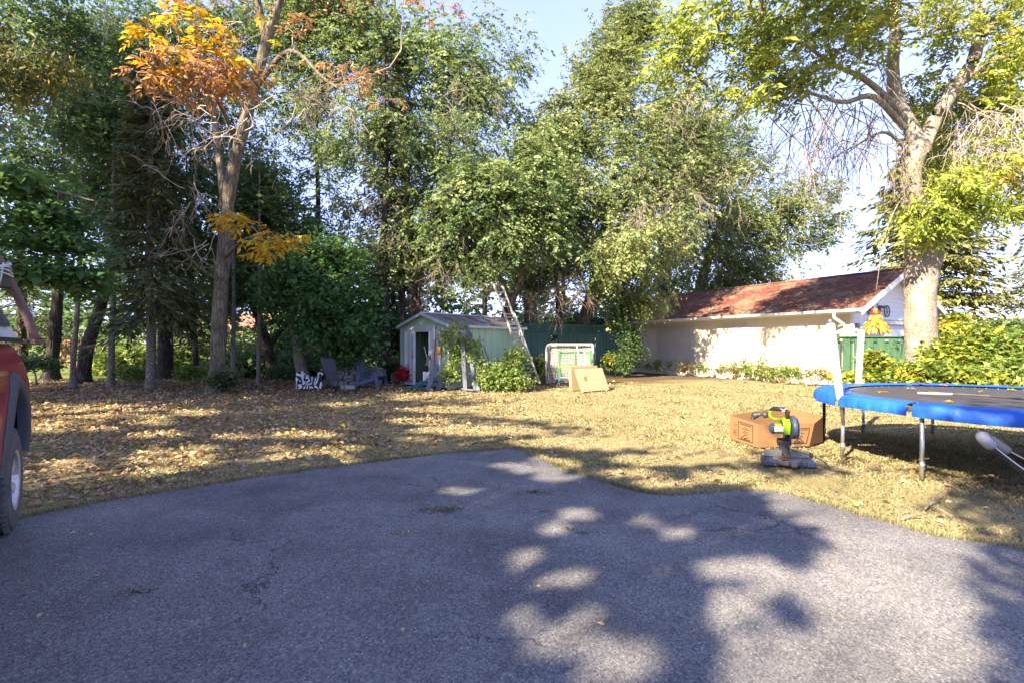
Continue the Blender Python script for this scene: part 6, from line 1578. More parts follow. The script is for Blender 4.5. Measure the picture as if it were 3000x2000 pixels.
MB().lathe([(0.0, -0.16), (0.05, -0.16), (0.06, -0.12), (0.055, 0.04), (0.02, 0.08), (0.0, 0.08)], 14).build('tank', M('orange_plastic', (0.65, 0.28, 0.02), None, 5, 0.4), fl, smooth=True)
MB().tube([(0, 0, 0.08), (0.0, 0, 0.22), (-0.03, -0.02, 0.3)], [0.02, 0.016, 0.02], 8).build('nozzle', M('teal_plastic', (0.03, 0.2, 0.22), None, 5, 0.4), fl, smooth=True)
# hose heap
HS = thing('garden_hose', 'teal garden hose heaped in loose coils before the shed door', 'hose', tuple(G(1235, 1140)), 0)
rgH = np.random.default_rng(9)
m_hose = M('teal_hose', (0.04, 0.2, 0.2), (0.03, 0.15, 0.15), 5, 0.4)
pth = []
for k in range(110):
    a = k * 0.36; f_ = k / 110
    rx_ = 0.42 + 0.2 * math.sin(k * 0.21) - 0.12 * f_
    pth.append((-0.05 + 0.28 * f_ + rx_ * math.cos(a), 0.1 + 0.25 * f_ + 0.24 * math.sin(a), max(0.02, 0.03 + 0.62 * f_ * (0.6 + 0.5 * math.cos(a)) + 0.04 * math.sin(k * 1.3))))
pth = [(-0.55, -0.05, 0.02), (-0.6, 0.12, 0.02)] + pth
MB().tube(pth, 0.013, 6).build('hose_tube', m_hose, HS, smooth=True)
MB().tube([pth[0], (pth[0][0] + 0.06, pth[0][1] - 0.04, 0.02)], 0.018, 8).build('brass_fitting', M('brass', (0.5, 0.35, 0.1), None, 5, 0.35, metal=0.8), HS)

# ------------------------------------------------------------------ seating by the fire pit
m_sling = M('charcoal_sling', (0.045, 0.045, 0.055), (0.03, 0.03, 0.038), 30, 0.7)
m_bframe = M('dark_brown_frame', (0.05, 0.032, 0.03), (0.035, 0.025, 0.024), 8, 0.45)
CH = thing('patio_chair', 'charcoal sling patio chair facing right before the fire pit', 'chair', (-4.95, 14.0, 0), R(-18))
# local x forward (to the right), y away
prof_s = [(-0.34, 1.0), (-0.29, 0.86), (-0.2, 0.62), (-0.13, 0.45), (-0.02, 0.40), (0.2, 0.42), (0.42, 0.44)]
MB().grid(lambda u, v: (np.interp(v, np.linspace(0, 1, 7), [p[0] for p in prof_s]), -0.24 + 0.48 * u, np.interp(v, np.linspace(0, 1, 7), [p[1] for p in prof_s])), 4, 12).build('sling_seat', m_sling, CH, smooth=True)
for s in (-1, 1):
    y = s * 0.26
    MB().tube([(-0.35, y, 1.02), (-0.2, y, 0.62), (-0.13, y, 0.44), (0.02, y, 0.4), (0.44, y, 0.44)], 0.015, 8).build('side_rail', m_bframe, CH, smooth=True)
    MB().tube([(0.42, y, 0.43), (0.46, y * 1.1, 0.0)], 0.015, 8).build('front_leg', m_bframe, CH, smooth=True)
    MB().tube([(-0.12, y, 0.44), (-0.3, y * 1.12, 0.0)], 0.015, 8).build('rear_leg', m_bframe, CH, smooth=True)
    MB().tube([(-0.24, y * 1.1, 0.66), (0.12, y * 1.18, 0.64), (0.36, y * 1.15, 0.6), (0.42, y * 1.05, 0.43)], 0.016, 8).build('armrest', m_bframe, CH, smooth=True)
MB().tube([(-0.35, -0.26, 1.02), (-0.36, 0, 1.04), (-0.35, 0.26, 1.02)], 0.015, 8).build('top_bar', m_bframe, CH, smooth=True)
MB().tube([(-0.3, -0.29, 0.02), (-0.3, 0.29, 0.02)], 0.013, 8).build('stretcher', m_bframe, CH, smooth=True)

m_slate = M('slate_blue_plastic', (0.05, 0.08, 0.14), (0.04, 0.065, 0.115), 5, 0.5)
AD = thing('adirondack_chair', 'slate blue slatted garden chair on the far side of the fire pit', 'chair', (-4.6, 16.1, 0), R(-12))
for i in range(5):
    y = -0.22 + i * 0.11
    h_ = 0.95 + 0.05 * math.cos((i - 2) * 0.8)
    MB().bar((-0.12, y, 0.3), (-0.5, y * 1.15, h_), 0.095, 0.022, up=(1, 0, 0.5)).build('back_slat', m_slate, AD)
for i in range(6):
    MB().box((-0.1 + i * 0.105, 0, 0.27 + i * 0.022), (0.095, 0.52, 0.022), ry=R(-12)).build('seat_slat', m_slate, AD)
for s in (-1, 1):
    y = s * 0.3
    MB().box((0.02, y * 1.12, 0.56), (0.7, 0.13, 0.024), bev=0.006).build('arm', m_slate, AD)
    MB().bar((0.32, y, 0.55), (0.42, y, 0.0), 0.03, 0.11, up=(1, 0, 0)).build('front_leg', m_slate, AD)
    MB().bar((0.4, y * 0.93, 0.36), (-0.6, y * 0.93, 0.03), 0.03, 0.11).build('side_rail', m_slate, AD)
    MB().bar((-0.2, y, 0.55), (-0.3, y, 0.2), 0.03, 0.08, up=(1, 0, 0)).build('rear_post', m_slate, AD)
MB().box((-0.3, 0, 0.6), (0.03, 0.6, 0.08)).build('back_rail', m_slate, AD)
# ring of concrete blocks
m_conc = M('mossy_concrete', (0.3, 0.29, 0.27), (0.2, 0.19, 0.18), 6, 0.95, 0.5, 30, dirt=((0.12, 0.13, 0.06), 4, 0.6))
FPc = P(1045, 1008, 17.2)
FP = thing('fire_pit', 'rough round fire pit of stacked grey concrete blocks', 'fire pit', (FPc[0], FPc[1], 0), 0)
blk = MB().box((0, 0, 0.1), (0.3, 0.18, 0.19), bev=0.02).mesh('block', m_conc)
for lay in range(3):
    for k in range(14):
        if (lay == 2 and k % 3 == 0): continue
        a = 2 * math.pi * (k + 0.5 * (lay % 2)) / 14
        link_mesh('block', blk, FP, ((0.78 + random.uniform(-.03, .03)) * math.cos(a), 0.78 * math.sin(a), lay * 0.195), (random.uniform(-.04, .04), random.uniform(-.04, .04), a + math.pi / 2 + random.uniform(-.15, .15)))
for i, (a, b_, lab) in enumerate((((1058, 1098), (1098, 1102), 'weathered plank lying on the fire pit'), ((1060, 1108), (1100, 1106), 'dark brown plank laid across the fire pit front'))):
    pa, pb = P(*a, 16.6), P(*b_, 16.5)
    t = thing('fire_plank', lab, 'plank', (pa[0], pa[1], 0), 0, 'planks on the fire pit')
    pa2 = np.array([0, 0, 0.6 - 0.1 * i]); pb2 = pb - pa; pb2[2] = 0.6 - 0.1 * i
    MB().bar(tuple(pa2), tuple(pb2), 0.14, 0.03).build('plank', m_wood, t)
# cinder block and log by the chair
t = thing('concrete_slab', 'grey concrete slab on the ground right of the sling chair', 'slab', tuple(G(1020, 1139)), R(8))
MB().box((0, 0, 0.06), (0.42, 0.25, 0.13), bev=0.02).build('block', m_conc, t)
# patterned blanket
def pattern_material():
    m, nt, out = _nt('damask_cloth')
    N, L = nt.nodes, nt.links
    tc = N.new('ShaderNodeTexCoord')
    wv = N.new('ShaderNodeTexWave'); wv.inputs['Scale'].default_value = 2.2; wv.inputs['Distortion'].default_value = 16; wv.inputs['Detail'].default_value = 1.0; wv.inputs['Detail Scale'].default_value = 1.2
    L.new(tc.outputs['Object'], wv.inputs['Vector'])
    cr = N.new('ShaderNodeValToRGB'); cr.color_ramp.interpolation = 'CONSTANT'
    cr.color_ramp.elements[0].color = (0.02, 0.022, 0.03, 1); cr.color_ramp.elements[1].position = 0.52; cr.color_ramp.elements[1].color = (0.62, 0.62, 0.66, 1)
    L.new(wv.outputs[0], cr.inputs[0])
    b = N.new('ShaderNodeBsdfPrincipled'); b.inputs['Roughness'].default_value = 0.9
    L.new(cr.outputs[0], b.inputs['Base Color']); L.new(b.outputs[0], out.inputs[0])
    return m
m_dam = pattern_material()
BKc = G(898, 1140)
BN = thing('patterned_blanket', 'black and white patterned blanket slumped over a low seat by the maple', 'blanket', (BKc[0], BKc[1] + 0.25, 0), R(5))
def blank(u, v):
    x = -0.38 + 0.78 * u
    sh = math.exp(-((u - 0.1) / 0.28) ** 2) * 0.56 + math.exp(-((u - 0.95) / 0.2) ** 2) * 0.52 + 0.28 * math.exp(-((u - 0.55) / 0.3) ** 2)
    y = 0.25 - 0.5 * v
    z = sh * (1 - abs(v - 0.35) ** 1.6 * 1.1) + 0.035 * math.sin(u * 21 + v * 5) + 0.03 * math.sin(v * 13 + u * 4)
    if v > 0.7: y -= 0.02; z *= max(0.0, (1 - v) / 0.3) * 0.85 + 0.05
    return (x + 0.03 * math.sin(v * 8), y - 0.06 * math.sin(u * 17), max(0.03, z))
MB().grid(blank, 36, 28).build('cloth', m_dam, BN, smooth=True)
MB().box((0.0, 0.02, 0.12), (0.6, 0.4, 0.06), bev=0.01).build('seat_board', m_bframe, BN)

# ------------------------------------------------------------------ orange hanging ornament on the ash
OO = P(2565, 905, 12.4)
OR = thing('hanging_ornament', 'orange frilled ornament hanging from an ash twig before the garage gable', 'ornament', tuple(OO), 0)
rgO = np.random.default_rng(3)
m_or = LM('orange_frill', [(0.0, (0.6, 0.2, 0.02)), (0.5, (0.75, 0.32, 0.03)), (1.0, (0.8, 0.5, 0.12))], 0.35)
def frill(z0, z1, r0, r1, n_, L):
    zf = rgO.random(n_); a = rgO.random(n_) * 2 * np.pi
    r = r0 + (r1 - r0) * zf; z = z0 + (z1 - z0) * zf
    B = np.column_stack([np.cos(a) * r, np.sin(a) * r, z])
    A = np.column_stack([np.cos(a) * 0.7, np.sin(a) * 0.7, -1 * np.ones(n_)]) + rgO.normal(0, 0.3, (n_, 3))
    Nn = np.column_stack([np.cos(a), np.sin(a), 0.4 * np.ones(n_)]) + rgO.normal(0, 0.3, (n_, 3))
    s = rgO.uniform(0.6, 1.2, n_) * L
    return leaf_quads(B, A, Nn, s, s * 0.4, 0.2)
V, Fq = frill(-0.14, -0.55, 0.03, 0.26, 420, 0.14); np_obj('frilled_skirt', V, Fq, m_or, OR, rnd=rgO.random(len(Fq)))
V, Fq = frill(0.02, -0.10, 0.01, 0.08, 90, 0.08); np_obj('top_tuft', V, Fq, LM('red_orange', [(0.0, (0.5, 0.12, 0.02)), (1.0, (0.7, 0.25, 0.03))], 0.3), OR, rnd=rgO.random(len(Fq)))
MB().tube([(0.075 * math.cos(a), 0.075 * math.sin(a), -0.12) for a in np.linspace(0, 2 * math.pi, 17)], 0.018, 6, caps=False).build('maroon_band', M('maroon', (0.12, 0.015, 0.04), None, 5, 0.6), OR)
MB().tube([(0, 0, 0.0), (0.005, 0.0, 0.2), (0.015, 0.0, 0.46)], 0.003, 4).build('cord', m_blk, OR)

# ------------------------------------------------------------------ red pickup at the left edge
m_red = M('faded_red_paint', (0.27, 0.018, 0.034), (0.23, 0.015, 0.03), 3, 0.35, coat=0.4, dirt=((0.32, 0.13, 0.12), 3.0, 0.6))
m_flare = M('grey_flare_plastic', (0.075, 0.08, 0.095), (0.055, 0.06, 0.072), 7, 0.55, 0.05, 60)
m_tyre = M('dusty_tyre', (0.11, 0.11, 0.115), (0.06, 0.06, 0.063), 6, 0.8, 0.2, 60)
m_canopy = M('white_canopy', (0.62, 0.63, 0.64), (0.52, 0.53, 0.54), 3, 0.35, dirt=((0.4, 0.38, 0.35), 3, 0.64))
m_rust = M('rusty_steel', (0.10, 0.058, 0.048), (0.15, 0.085, 0.062), 8, 0.8, 0.3, 30, dirt=((0.11, 0.07, 0.08), 5, 0.5))
TK = thing('pickup_truck', 'red pickup with white canopy and grey wheel flares at the left edge', 'pickup', (-3.75, 3.76, 0), R(38.7))
prof = [(-0.04, 0.46), (-0.015, 0.62), (-0.005, 0.9), (-0.01, 1.08), (-0.045, 1.24), (-0.09, 1.34), (-0.14, 1.41)]
yy = list(np.linspace(-4.3, -0.75, 22)) + list(np.linspace(-0.68, 0.72, 36)) + [0.80, 0.86, 0.90]
zs_ = list(np.linspace(0.46, 1.41, 34))
def bx_(z): return float(np.interp(z, [p[1] for p in prof], [p[0] for p in prof]))
def body_side(mirror):
    b = MB(); vv_ = []
    for z in zs_:
        for y in yy:
            inw = 0.0 if y <= 0.72 else (0.0, 0.03, 0.09, 0.2)[[0.8, 0.86, 0.9].index(round(y, 2)) + 1]
            if y < -3.9: inw += (-3.9 - y) ** 2 * 0.9
            x = bx_(z) - inw
            vv_.append((x if not mirror else -1.78 - x, y, z))
    n_ = len(yy); fs_ = []
    for j in range(len(zs_) - 1):
        for i in range(n_ - 1):
            yc, zc = (yy[i] + yy[i + 1]) / 2, (zs_[j] + zs_[j + 1]) / 2
            if ((yc - 0.03) / 0.6) ** 2 + ((zc - 0.36) / 0.74) ** 2 < 1 or (yc > 0.45 and zc < 0.62) or (-0.8 < yc < -0.4 and zc < 0.55): continue
            if ((yc + 3.25) / 0.55) ** 2 + ((zc - 0.36) / 0.74) ** 2 < 1: continue
            if yc < -1.2 and zc > 1.30: continue
            fs_.append((j * n_ + i, j * n_ + i + 1, (j + 1) * n_ + i + 1, (j + 1) * n_ + i))
    b.add(vv_, fs_)
    return b
body_side(False).build('side_panel', m_red, TK, smooth=True)
body_side(True).build('side_panel', m_red, TK, smooth=True)
MB().box((-0.89, 0.89, 1.0), (1.5, 0.05, 0.8), bev=0.02).build('tailgate', m_red, TK)
MB().box((-0.89, -0.2, 0.62), (1.45, 2.1, 0.08)).build('bed_floor', m_dark, TK)
MB().box((-0.89, 0.93, 0.66), (1.35, 0.1, 0.16), bev=0.03).build('rear_bumper', m_alu, TK)
MB().box((-0.17, 0.90, 1.12), (0.1, 0.02, 0.3), bev=0.01).build('tail_light', M('tail_lens', (0.35, 0.01, 0.015), None, 4, 0.2), TK)
MB().box((-0.89, -2.0, 0.5), (1.2, 4.4, 0.12)).build('chassis', m_dark, TK)
cabp = [(-3.1, 1.28), (-2.55, 1.82), (-2.3, 1.9), (-1.35, 1.88), (-1.15, 1.7), (-1.15, 0.5), (-3.1, 0.5)]
MB().prism([(-0.12, y, z) for y, z in cabp], (-1.54, 0, 0)).build('cab', m_red, TK)
MB().prism([(-0.1, y, z) for y, z in ((-2.85, 1.36), (-2.45, 1.78), (-1.45, 1.76), (-1.35, 1.36))], (0.012, 0, 0)).build('cab_window', M('dark_glass', (0.015, 0.017, 0.02), None, 4, 0.05, spec=0.6), TK)
MB().prism([(-0.1, y, z) for y, z in ((-4.3, 1.05), (-4.2, 1.14), (-3.1, 1.27), (-3.1, 0.6), (-4.3, 0.6))], (-1.58, 0, 0)).build('hood', m_red, TK)
def flare(yc, mirror, nm):
    b = MB(); n_ = 30; rows = []
    for k in range(n_ + 1):
        a = R(10) + (R(160)) * k / n_
        row = []
        for (q, off) in ((0.0, -0.05), (0.0, 0.005), (0.2, 0.03), (0.6, 0.028), (1.0, 0.002)):
            ry_ = 0.55 + 0.10 * q; rz_ = 0.69 + 0.13 * q
            z = max(0.42, 0.375 + rz_ * math.sin(a)); y = yc + ry_ * math.cos(a)
            x = bx_(min(1.4, max(z, 0.47))) + off
            row.append((x if not mirror else -1.78 - x, y, z))
        rows.append(row)
    b.add([p for r in rows for p in r], [(i * 5 + j, i * 5 + j + 1, (i + 1) * 5 + j + 1, (i + 1) * 5 + j) for i in range(n_) for j in range(4)])
    return b.build('wheel_flare', m_flare, TK, smooth=True)
for yc in (0.03, -3.25):
    flare(yc, False, ''); flare(yc, True, '')
    wl = MB()
    wl.grid(lambda u, v: (-0.03 - 0.5 * v, yc + 0.58 * math.cos(R(18) + R(144) * u), 0.36 + 0.74 * math.sin(R(18) + R(144) * u)), 20, 2)
    wl.box((-0.5, yc, 0.86), (0.02, 1.05, 0.5))
    wl.build('wheel_well', m_dark, TK, smooth=False)
def wheel(x, yc, flip):
    Mx = Matrix.Translation((x, yc, 0.378)) @ Matrix.Rotation(R(90) if not flip else R(-90), 4, 'Y')
    tyre = MB().lathe([(0.21, -0.11), (0.30, -0.125), (0.355, -0.115), (0.378, -0.085), (0.378, 0.085), (0.355, 0.115), (0.30, 0.125), (0.225, 0.115), (0.21, 0.09)], 44, Mx)
    for k in range(44):
        a = 2 * math.pi * k / 44
        for zo, tw in ((0.09, 0.03), (-0.09, -0.03), (0.03, 0.0), (-0.03, 0.0)):
            c = Mx @ Vector((0.376 * math.cos(a + tw), 0.376 * math.sin(a + tw), zo))
            tyre.box(c, (0.03, 0.045, 0.02), rx=0)
    w = tyre.build('tyre', m_tyre, TK, smooth=False)
    rim = MB().lathe([(0.215, 0.11), (0.20, 0.09), (0.19, 0.0), (0.19, -0.1), (0.0, -0.1)], 32, Mx)
    rim.lathe([(0.225, 0.118), (0.205, 0.112), (0.19, 0.07)], 32, Mx)
    for k in range(6):
        a = 2 * math.pi * k / 6
        p = [Mx @ Vector((r * math.cos(a + da), r * math.sin(a + da), zz)) for (r, da, zz) in ((0.05, -0.5, 0.075), (0.05, 0.5, 0.075), (0.2, 0.17, 0.095), (0.2, -0.17, 0.095))]
        q = [Mx @ Vector((r * math.cos(a + da), r * math.sin(a + da), zz)) for (r, da, zz) in ((0.05, -0.5, 0.04), (0.05, 0.5, 0.04), (0.2, 0.17, 0.05), (0.2, -0.17, 0.05))]
        rim.add(p + q, [(0, 1, 2, 3), (7, 6, 5, 4), (0, 4, 5, 1), (1, 5, 6, 2), (2, 6, 7, 3), (3, 7, 4, 0)])
    rim.lathe([(0.0, 0.09), (0.04, 0.088), (0.055, 0.075), (0.055, 0.03)], 16, Mx)
    rim.build('rim', M('alloy_rim', (0.55, 0.55, 0.55), (0.4, 0.4, 0.4), 12, 0.4, metal=0.6), w, smooth=False)
for yc in (0.0, -3.25):
    wheel(-0.13, yc, False); wheel(-1.65, yc, True)
# canopy over the bed with a dark side window
cyp = [(-1.1, 0.86), (-1.1, 0.62)]
def can(u, v):
    y = -1.12 + 1.98 * u - 0.14 * u ** 6 * v
    prof_c = [(-0.10, 1.455), (-0.115, 1.50), (-0.24, 1.80), (-0.36, 2.02), (-0.5, 2.08), (-0.89, 2.11)]
    half = v * 2 if v <= 0.5 else (1 - v) * 2
    x = np.interp(half, np.linspace(0, 1, 6), [p[0] for p in prof_c]); z = np.interp(half, np.linspace(0, 1, 6), [p[1] for p in prof_c])
    if v > 0.5: x = -1.78 - x
    sl = max(0.0, u - 0.86) / 0.14
    return (x, y - 0.30 * (z - 1.455) * sl, z)
cn = MB().grid(can, 26, 24); CN = cn.build('canopy', m_canopy, TK, smooth=True)
MB().prism([(-0.14, 0.84, 1.46), (-1.64, 0.84, 1.46), (-1.45, 0.66, 2.05), (-0.33, 0.66, 2.05)], (0, 0.02, 0)).build('rear_hatch', M('canopy_glass', (0.02, 0.022, 0.025), None, 4, 0.06, spec=0.6), CN)
MB().box((-0.1, -0.12, 1.435), (0.05, 1.98, 0.035)).build('seal', m_blk, CN)
def cx(z): return float(np.interp(z, [1.455, 1.5, 1.8, 2.02], [-0.10, -0.115, -0.24, -0.36]))
wn_ = [(-0.95, 1.56), (0.56, 1.56), (0.40, 1.88), (-0.95, 1.88)]
MB().prism([(cx(z) + 0.016, y, z) for y, z in wn_], (-0.02, 0, -0.008)).build('side_window', M('canopy_side_glass', (0.02, 0.022, 0.026), None, 4, 0.05, spec=0.6), CN)
wf = MB()
for k in range(4):
    a, b_ = wn_[k], wn_[(k + 1) % 4]
    wf.bar((cx(a[1]) + 0.012, a[0], a[1]), (cx(b_[1]) + 0.012, b_[0], b_[1]), 0.035, 0.035)
wf.build('window_frame', m_flare, CN)
# rusty bent pipe lashed to the roof rack, hanging out behind the truck
RK = thing('roof_rack', 'black roof rack bar on the truck canopy', 'roof rack', TK.location, R(38.7))
MB().tube([(-0.3, 0.45, 2.03), (-0.3, 0.45, 2.2), (-1.48, 0.45, 2.2), (-1.48, 0.45, 2.03)], 0.02, 8).build('cross_bar', m_blk, RK, smooth=True)
MB().tube([(-0.3, -0.8, 2.03), (-0.3, -0.8, 2.2), (-1.48, -0.8, 2.2), (-1.48, -0.8, 2.03)], 0.02, 8).build('cross_bar', m_blk, RK, smooth=True)
MB().tube([(-0.42, -1.0, 2.22), (-0.42, 1.05, 2.22)], 0.02, 8).build('side_bar', m_blk, RK, smooth=True)
pp = [P(-60, 690, 4.55), P(-12, 750, 4.62), P(24, 815, 4.7), P(50, 865, 4.75), P(76, 920, 4.78), P(95, 970, 4.8), P(104, 996, 4.8)]
PO = np.array([pp[-1][0], pp[-1][1], 0]) 
RP = thing('rusty_pipe', 'bent rusty steel arm with a foot plate hanging out behind the truck', 'steel arm', tuple(PO), 0)
sp_ = spline(np.array(pp) - PO, 5)
MB().tube(sp_, [0.036] * (len(sp_) - 4) + [0.04, 0.043, 0.047, 0.05], 14).build('pipe', m_rust, RP, smooth=True)
fp_ = P(100, 998, 4.8) - PO
MB().box(tuple(fp_ + np.array([-0.0, 0, -0.01])), (0.11, 0.1, 0.05), bev=0.008).build('foot_block', m_rust, RP)
MB().bar(tuple(P(18, 999, 4.75) - PO), tuple(P(116, 1008, 4.85) - PO), 0.1, 0.012).build('foot_plate', m_rust, RP)
MB().tube([tuple(fp_ + np.array([-0.02, -0.055, 0.0])), tuple(fp_ + np.array([-0.02, -0.07, 0.0]))], 0.014, 8).build('bolt', m_rust, RP)
MB().box(tuple(P(-4, 822, 4.66) - PO), (0.16, 0.1, 0.15), bev=0.015).build('clamp', m_blk, RP)
rope = MB()
for k in range(5):
    c = P(8 + 2 * k, 775 + 7 * k, 4.63) - PO
    rope.tube([tuple(c + np.array([0.05 * math.cos(a) + 0.008 * math.sin(3 * a + k), 0.05 * math.sin(a), 0.02 * math.sin(a + k)])) for a in np.linspace(0, 2 * math.pi, 15)], 0.007, 5, caps=False)
rope.tube([tuple(P(10, 770, 4.6) - PO), tuple(P(4, 810, 4.58) - PO), tuple(P(-10, 850, 4.6) - PO)], 0.007, 5)
rope.build('rope', M('white_rope', (0.6, 0.58, 0.52), None, 8, 0.9), RP, smooth=True)
wire = spline(np.array([P(92, 893, 4.8), P(92, 905, 4.8), P(88, 912, 4.8), P(96, 920, 4.8), P(104, 930, 4.8)]) - PO, 4)
MB().tube(wire, 0.008, 6).build('cord_end', M('white_cord', (0.6, 0.6, 0.58), None, 8, 0.9), RP, smooth=True)

# ------------------------------------------------------------------ grass blades, fallen leaves, twigs, weeds in the drive
rgG = np.random.default_rng(12)
def scatter(n, x0, x1, y0, y1, dens):
    """rejection sampling on the ground, dens(x,y) in 0..1"""
    out = []
    while sum(len(o) for o in out) < n:
        x = rgG.uniform(x0, x1, n); y = rgG.uniform(y0, y1, n)
        k = (rgG.random(n) < dens(x, y)) & ~in_asphalt(x, y)
        out.append(np.column_stack([x[k], y[k]]))
    return np.vstack(out)[:n]
def gzv(x, y):
    return 0.018 * np.sin(x * 0.9 + 1.3) * np.sin(y * 0.7) + 0.012 * np.sin(x * 2.3 + y * 1.9) - 0.03
def near_d(x, y): return np.clip((7.5 / np.maximum(y, 3.5)) ** 2.0, 0.02, 1) * (np.abs(x) < 1.12 * y + 1)
l_grass = LM('dry_grass_blade', [(0.0, (0.07, 0.095, 0.03)), (0.22, (0.13, 0.14, 0.05)), (0.36, (0.22, 0.19, 0.085)), (0.6, (0.31, 0.255, 0.125)), (1.0, (0.42, 0.35, 0.2))], 0.25, rough=0.8, vary=0.55, vscale=0.8)
n = 210000
q = scatter(n, -13, 14, 3.2, 17.5, near_d)
d = np.linalg.norm(q, axis=1)
hgt = rgG.uniform(0.012, 0.034, n) * (0.9 + d * 0.02)
wid = 0.0035 + 0.0009 * d
a = rgG.random(n) * 2 * np.pi
B = np.column_stack([q, gzv(q[:, 0], q[:, 1]) - 0.005])
lean = np.column_stack([np.cos(a), np.sin(a), np.zeros(n)]) * (hgt * rgG.uniform(0.5, 2.6, n))[:, None]
a2 = a + np.pi / 2 + rgG.normal(0, 0.6, n)
sd_ = np.column_stack([np.cos(a2), np.sin(a2), np.zeros(n)]) * wid[:, None]
V = np.stack([B - sd_, B + sd_, B + lean + np.column_stack([np.zeros(n), np.zeros(n), hgt])], 1).reshape(-1, 3)
tag(np_obj('dry_grass', V, np.arange(n * 3).reshape(n, 3), l_grass, rnd=rgG.random(n)), 'short straw coloured grass covering the lawn', 'grass', kind='stuff')
# ragged tufts along the edge of the asphalt
ne = 16000
k = rgG.integers(0, len(ASPH_EDGE), ne)
q = ASPH_EDGE[k] + rgG.normal(0, 0.035, (ne, 2)) + np.array([0, 0.03])
hgt = rgG.uniform(0.02, 0.06, ne); a = rgG.random(ne) * 6.283
B = np.column_stack([q, np.full(ne, -0.02)])
lean = np.column_stack([np.cos(a), np.sin(a) - 0.2, np.zeros(ne)]) * (hgt * rgG.uniform(0.3, 1.4, ne))[:, None]
sd_ = np.column_stack([-np.sin(a), np.cos(a), np.zeros(ne)]) * 0.005
V = np.stack([B - sd_, B + sd_, B + lean + np.column_stack([np.zeros(ne), np.zeros(ne), hgt + 0.02])], 1).reshape(-1, 3)
tag(np_obj('edge_grass', V, np.arange(ne * 3).reshape(ne, 3), l_grass, rnd=rgG.random(ne)), 'ragged dry grass fringe along the asphalt edge', 'grass', kind='stuff')
# fallen leaves
l_fall = LM('fallen_leaf', [(0.0, (0.14, 0.085, 0.05)), (0.25, (0.3, 0.2, 0.12)), (0.62, (0.46, 0.34, 0.21)), (0.86, (0.48, 0.27, 0.09)), (1.0, (0.6, 0.43, 0.06))], 0.15, rough=0.75, vary=0.15)
def leaf_d(x, y):
    left = 1 / (1 + np.exp((x + 1.6 - 0.06 * y) * 1.0))
    drift = 0.45 + 0.55 * np.clip(0.5 + 0.6 * np.sin(x * 1.9 + 1.5 * np.sin(y * 1.3)) * np.sin(y * 2.1 + np.sin(x * 2.7)), 0, 1)
    return drift * np.clip((8.0 / np.maximum(y, 4)) ** 1.1, 0.05, 1) * (0.035 + 0.965 * left) * (np.abs(x) < 1.12 * y + 1)
n = 22000
q = scatter(n, -19, 13, 3.4, 20, leaf_d)
d = np.linalg.norm(q, axis=1)
s = np.clip(rgG.lognormal(-0.12, 0.4, n), 0.35, 2.0) * (0.037 + 0.0012 * d)
a = rgG.random(n) * 6.283
A = np.column_stack([np.cos(a), np.sin(a), rgG.normal(0.05, 0.28, n)])
Nn = np.column_stack([rgG.normal(0, 0.45, n), rgG.normal(0, 0.45, n), np.ones(n)])
V, Fq = leaf_quads(np.column_stack([q, gzv(q[:, 0], q[:, 1]) + rgG.uniform(0.012, 0.045, n)]), A, Nn, s * 1.35, s * 0.8, 0.28, 0.15)
tag(np_obj('fallen_leaves', V, Fq, l_fall, rnd=rgG.random(n)), 'tan and orange fallen leaves strewn thickest over the left lawn', 'leaves', kind='stuff')
# a few leaves and crumbs on the drive
n = 90
q = np.column_stack([rgG.uniform(-3.5, 4, n), rgG.uniform(2.2, 6.2, n)])
a = rgG.random(n) * 6.283; s = rgG.uniform(0.012, 0.035, n)
A = np.column_stack([np.cos(a), np.sin(a), rgG.normal(0.0, 0.12, n)]); Nn = np.column_stack([rgG.normal(0, 0.3, n), rgG.normal(0, 0.3, n), np.ones(n)])
V, Fq = leaf_quads(np.column_stack([q, np.full(n, 0.02)]), A, Nn, s * 1.5, s * 0.7, 0.2, 0.05)
tag(np_obj('drive_litter', V, Fq, l_fall, rnd=rgG.random(n)), 'scattered small leaf crumbs on the asphalt', 'leaves', kind='stuff')
l_dryw = LM('dusty_weed', [(0.0, (0.08, 0.09, 0.035)), (0.5, (0.15, 0.16, 0.06)), (1.0, (0.26, 0.2, 0.11))], 0.3, vary=0.2)
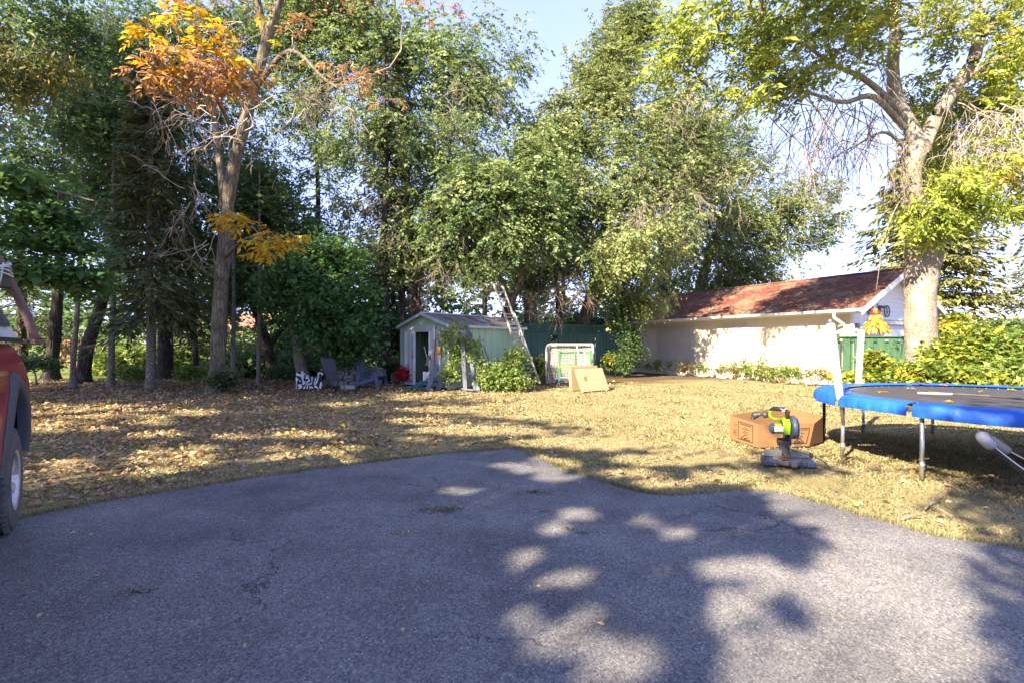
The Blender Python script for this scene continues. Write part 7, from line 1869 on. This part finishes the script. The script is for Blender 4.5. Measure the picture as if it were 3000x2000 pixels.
# weeds growing from cracks in the asphalt
for i, (px, py, sz, nn, lab) in enumerate(((1290, 1498, 0.16, 150, 'largest weed tuft in a crack of the drive'), (1575, 1445, 0.12, 90, 'weed and dead leaves in a crack near the tip of the drive'), (1598, 1500, 0.05, 30, 'tiny brown weed below the second tuft'), (1672, 1556, 0.04, 26, 'small green weed right of the drive centre, left one'), (1710, 1566, 0.04, 26, 'small green weed right of the drive centre, right one'), (1170, 1568, 0.07, 34, 'flat dry weed left of the drive centre'), (400, 1740, 0.09, 40, 'thin mossy weed on the shaded left drive'), (1305, 1440, 0.05, 26, 'small dark weed near the left drive edge'))):
    c = G(px, py)
    t = thing('crack_weed', lab, 'weed', (c[0], c[1], 0.014), 0, 'weeds in the drive cracks')
    q = rgG.normal(0, 1, (nn, 2)) * np.array([sz * 0.6, sz * 0.3]); a = rgG.random(nn) * 6.283
    A = np.column_stack([np.cos(a), np.sin(a), rgG.uniform(0.05, 0.9, nn)])
    s = rgG.uniform(0.015, 0.04, nn) * (0.6 + sz * 3)
    V, Fq = leaf_quads(np.column_stack([q, np.zeros(nn)]), A, np.array([0, 0, 1.0]) + rgG.normal(0, .4, (nn, 3)), s * 1.3, s * 0.35, 0.2, 0.1)
    np_obj('leaves', V, Fq, l_dryw if i not in (2, 5) else l_fall, t, rnd=rgG.random(nn))
# sticks on the lawn at the right
for i, (a_, b_, lab) in enumerate((((2640, 1520), (2700, 1510), 'pale stick on the grass near the drive edge'), ((2720, 1480), (2790, 1512), 'forked brown stick lying below the trampoline leg'), ((2710, 1488), (2755, 1462), 'short brown stick crossing the forked one'))):
    pa, pb = G(*a_), G(*b_)
    t = thing('fallen_stick', lab, 'stick', (pa[0], pa[1], 0), 0, 'sticks on the right lawn')
    m_ = (pb - pa) * 0.5 + np.array([0.01, 0.02, 0.012])
    MB().tube([(0, 0, 0.0), tuple(m_), tuple(pb - pa + np.array([0, 0, 0.005]))], [0.008, 0.007, 0.004], 6).build('stick', b_twig, t, smooth=True)
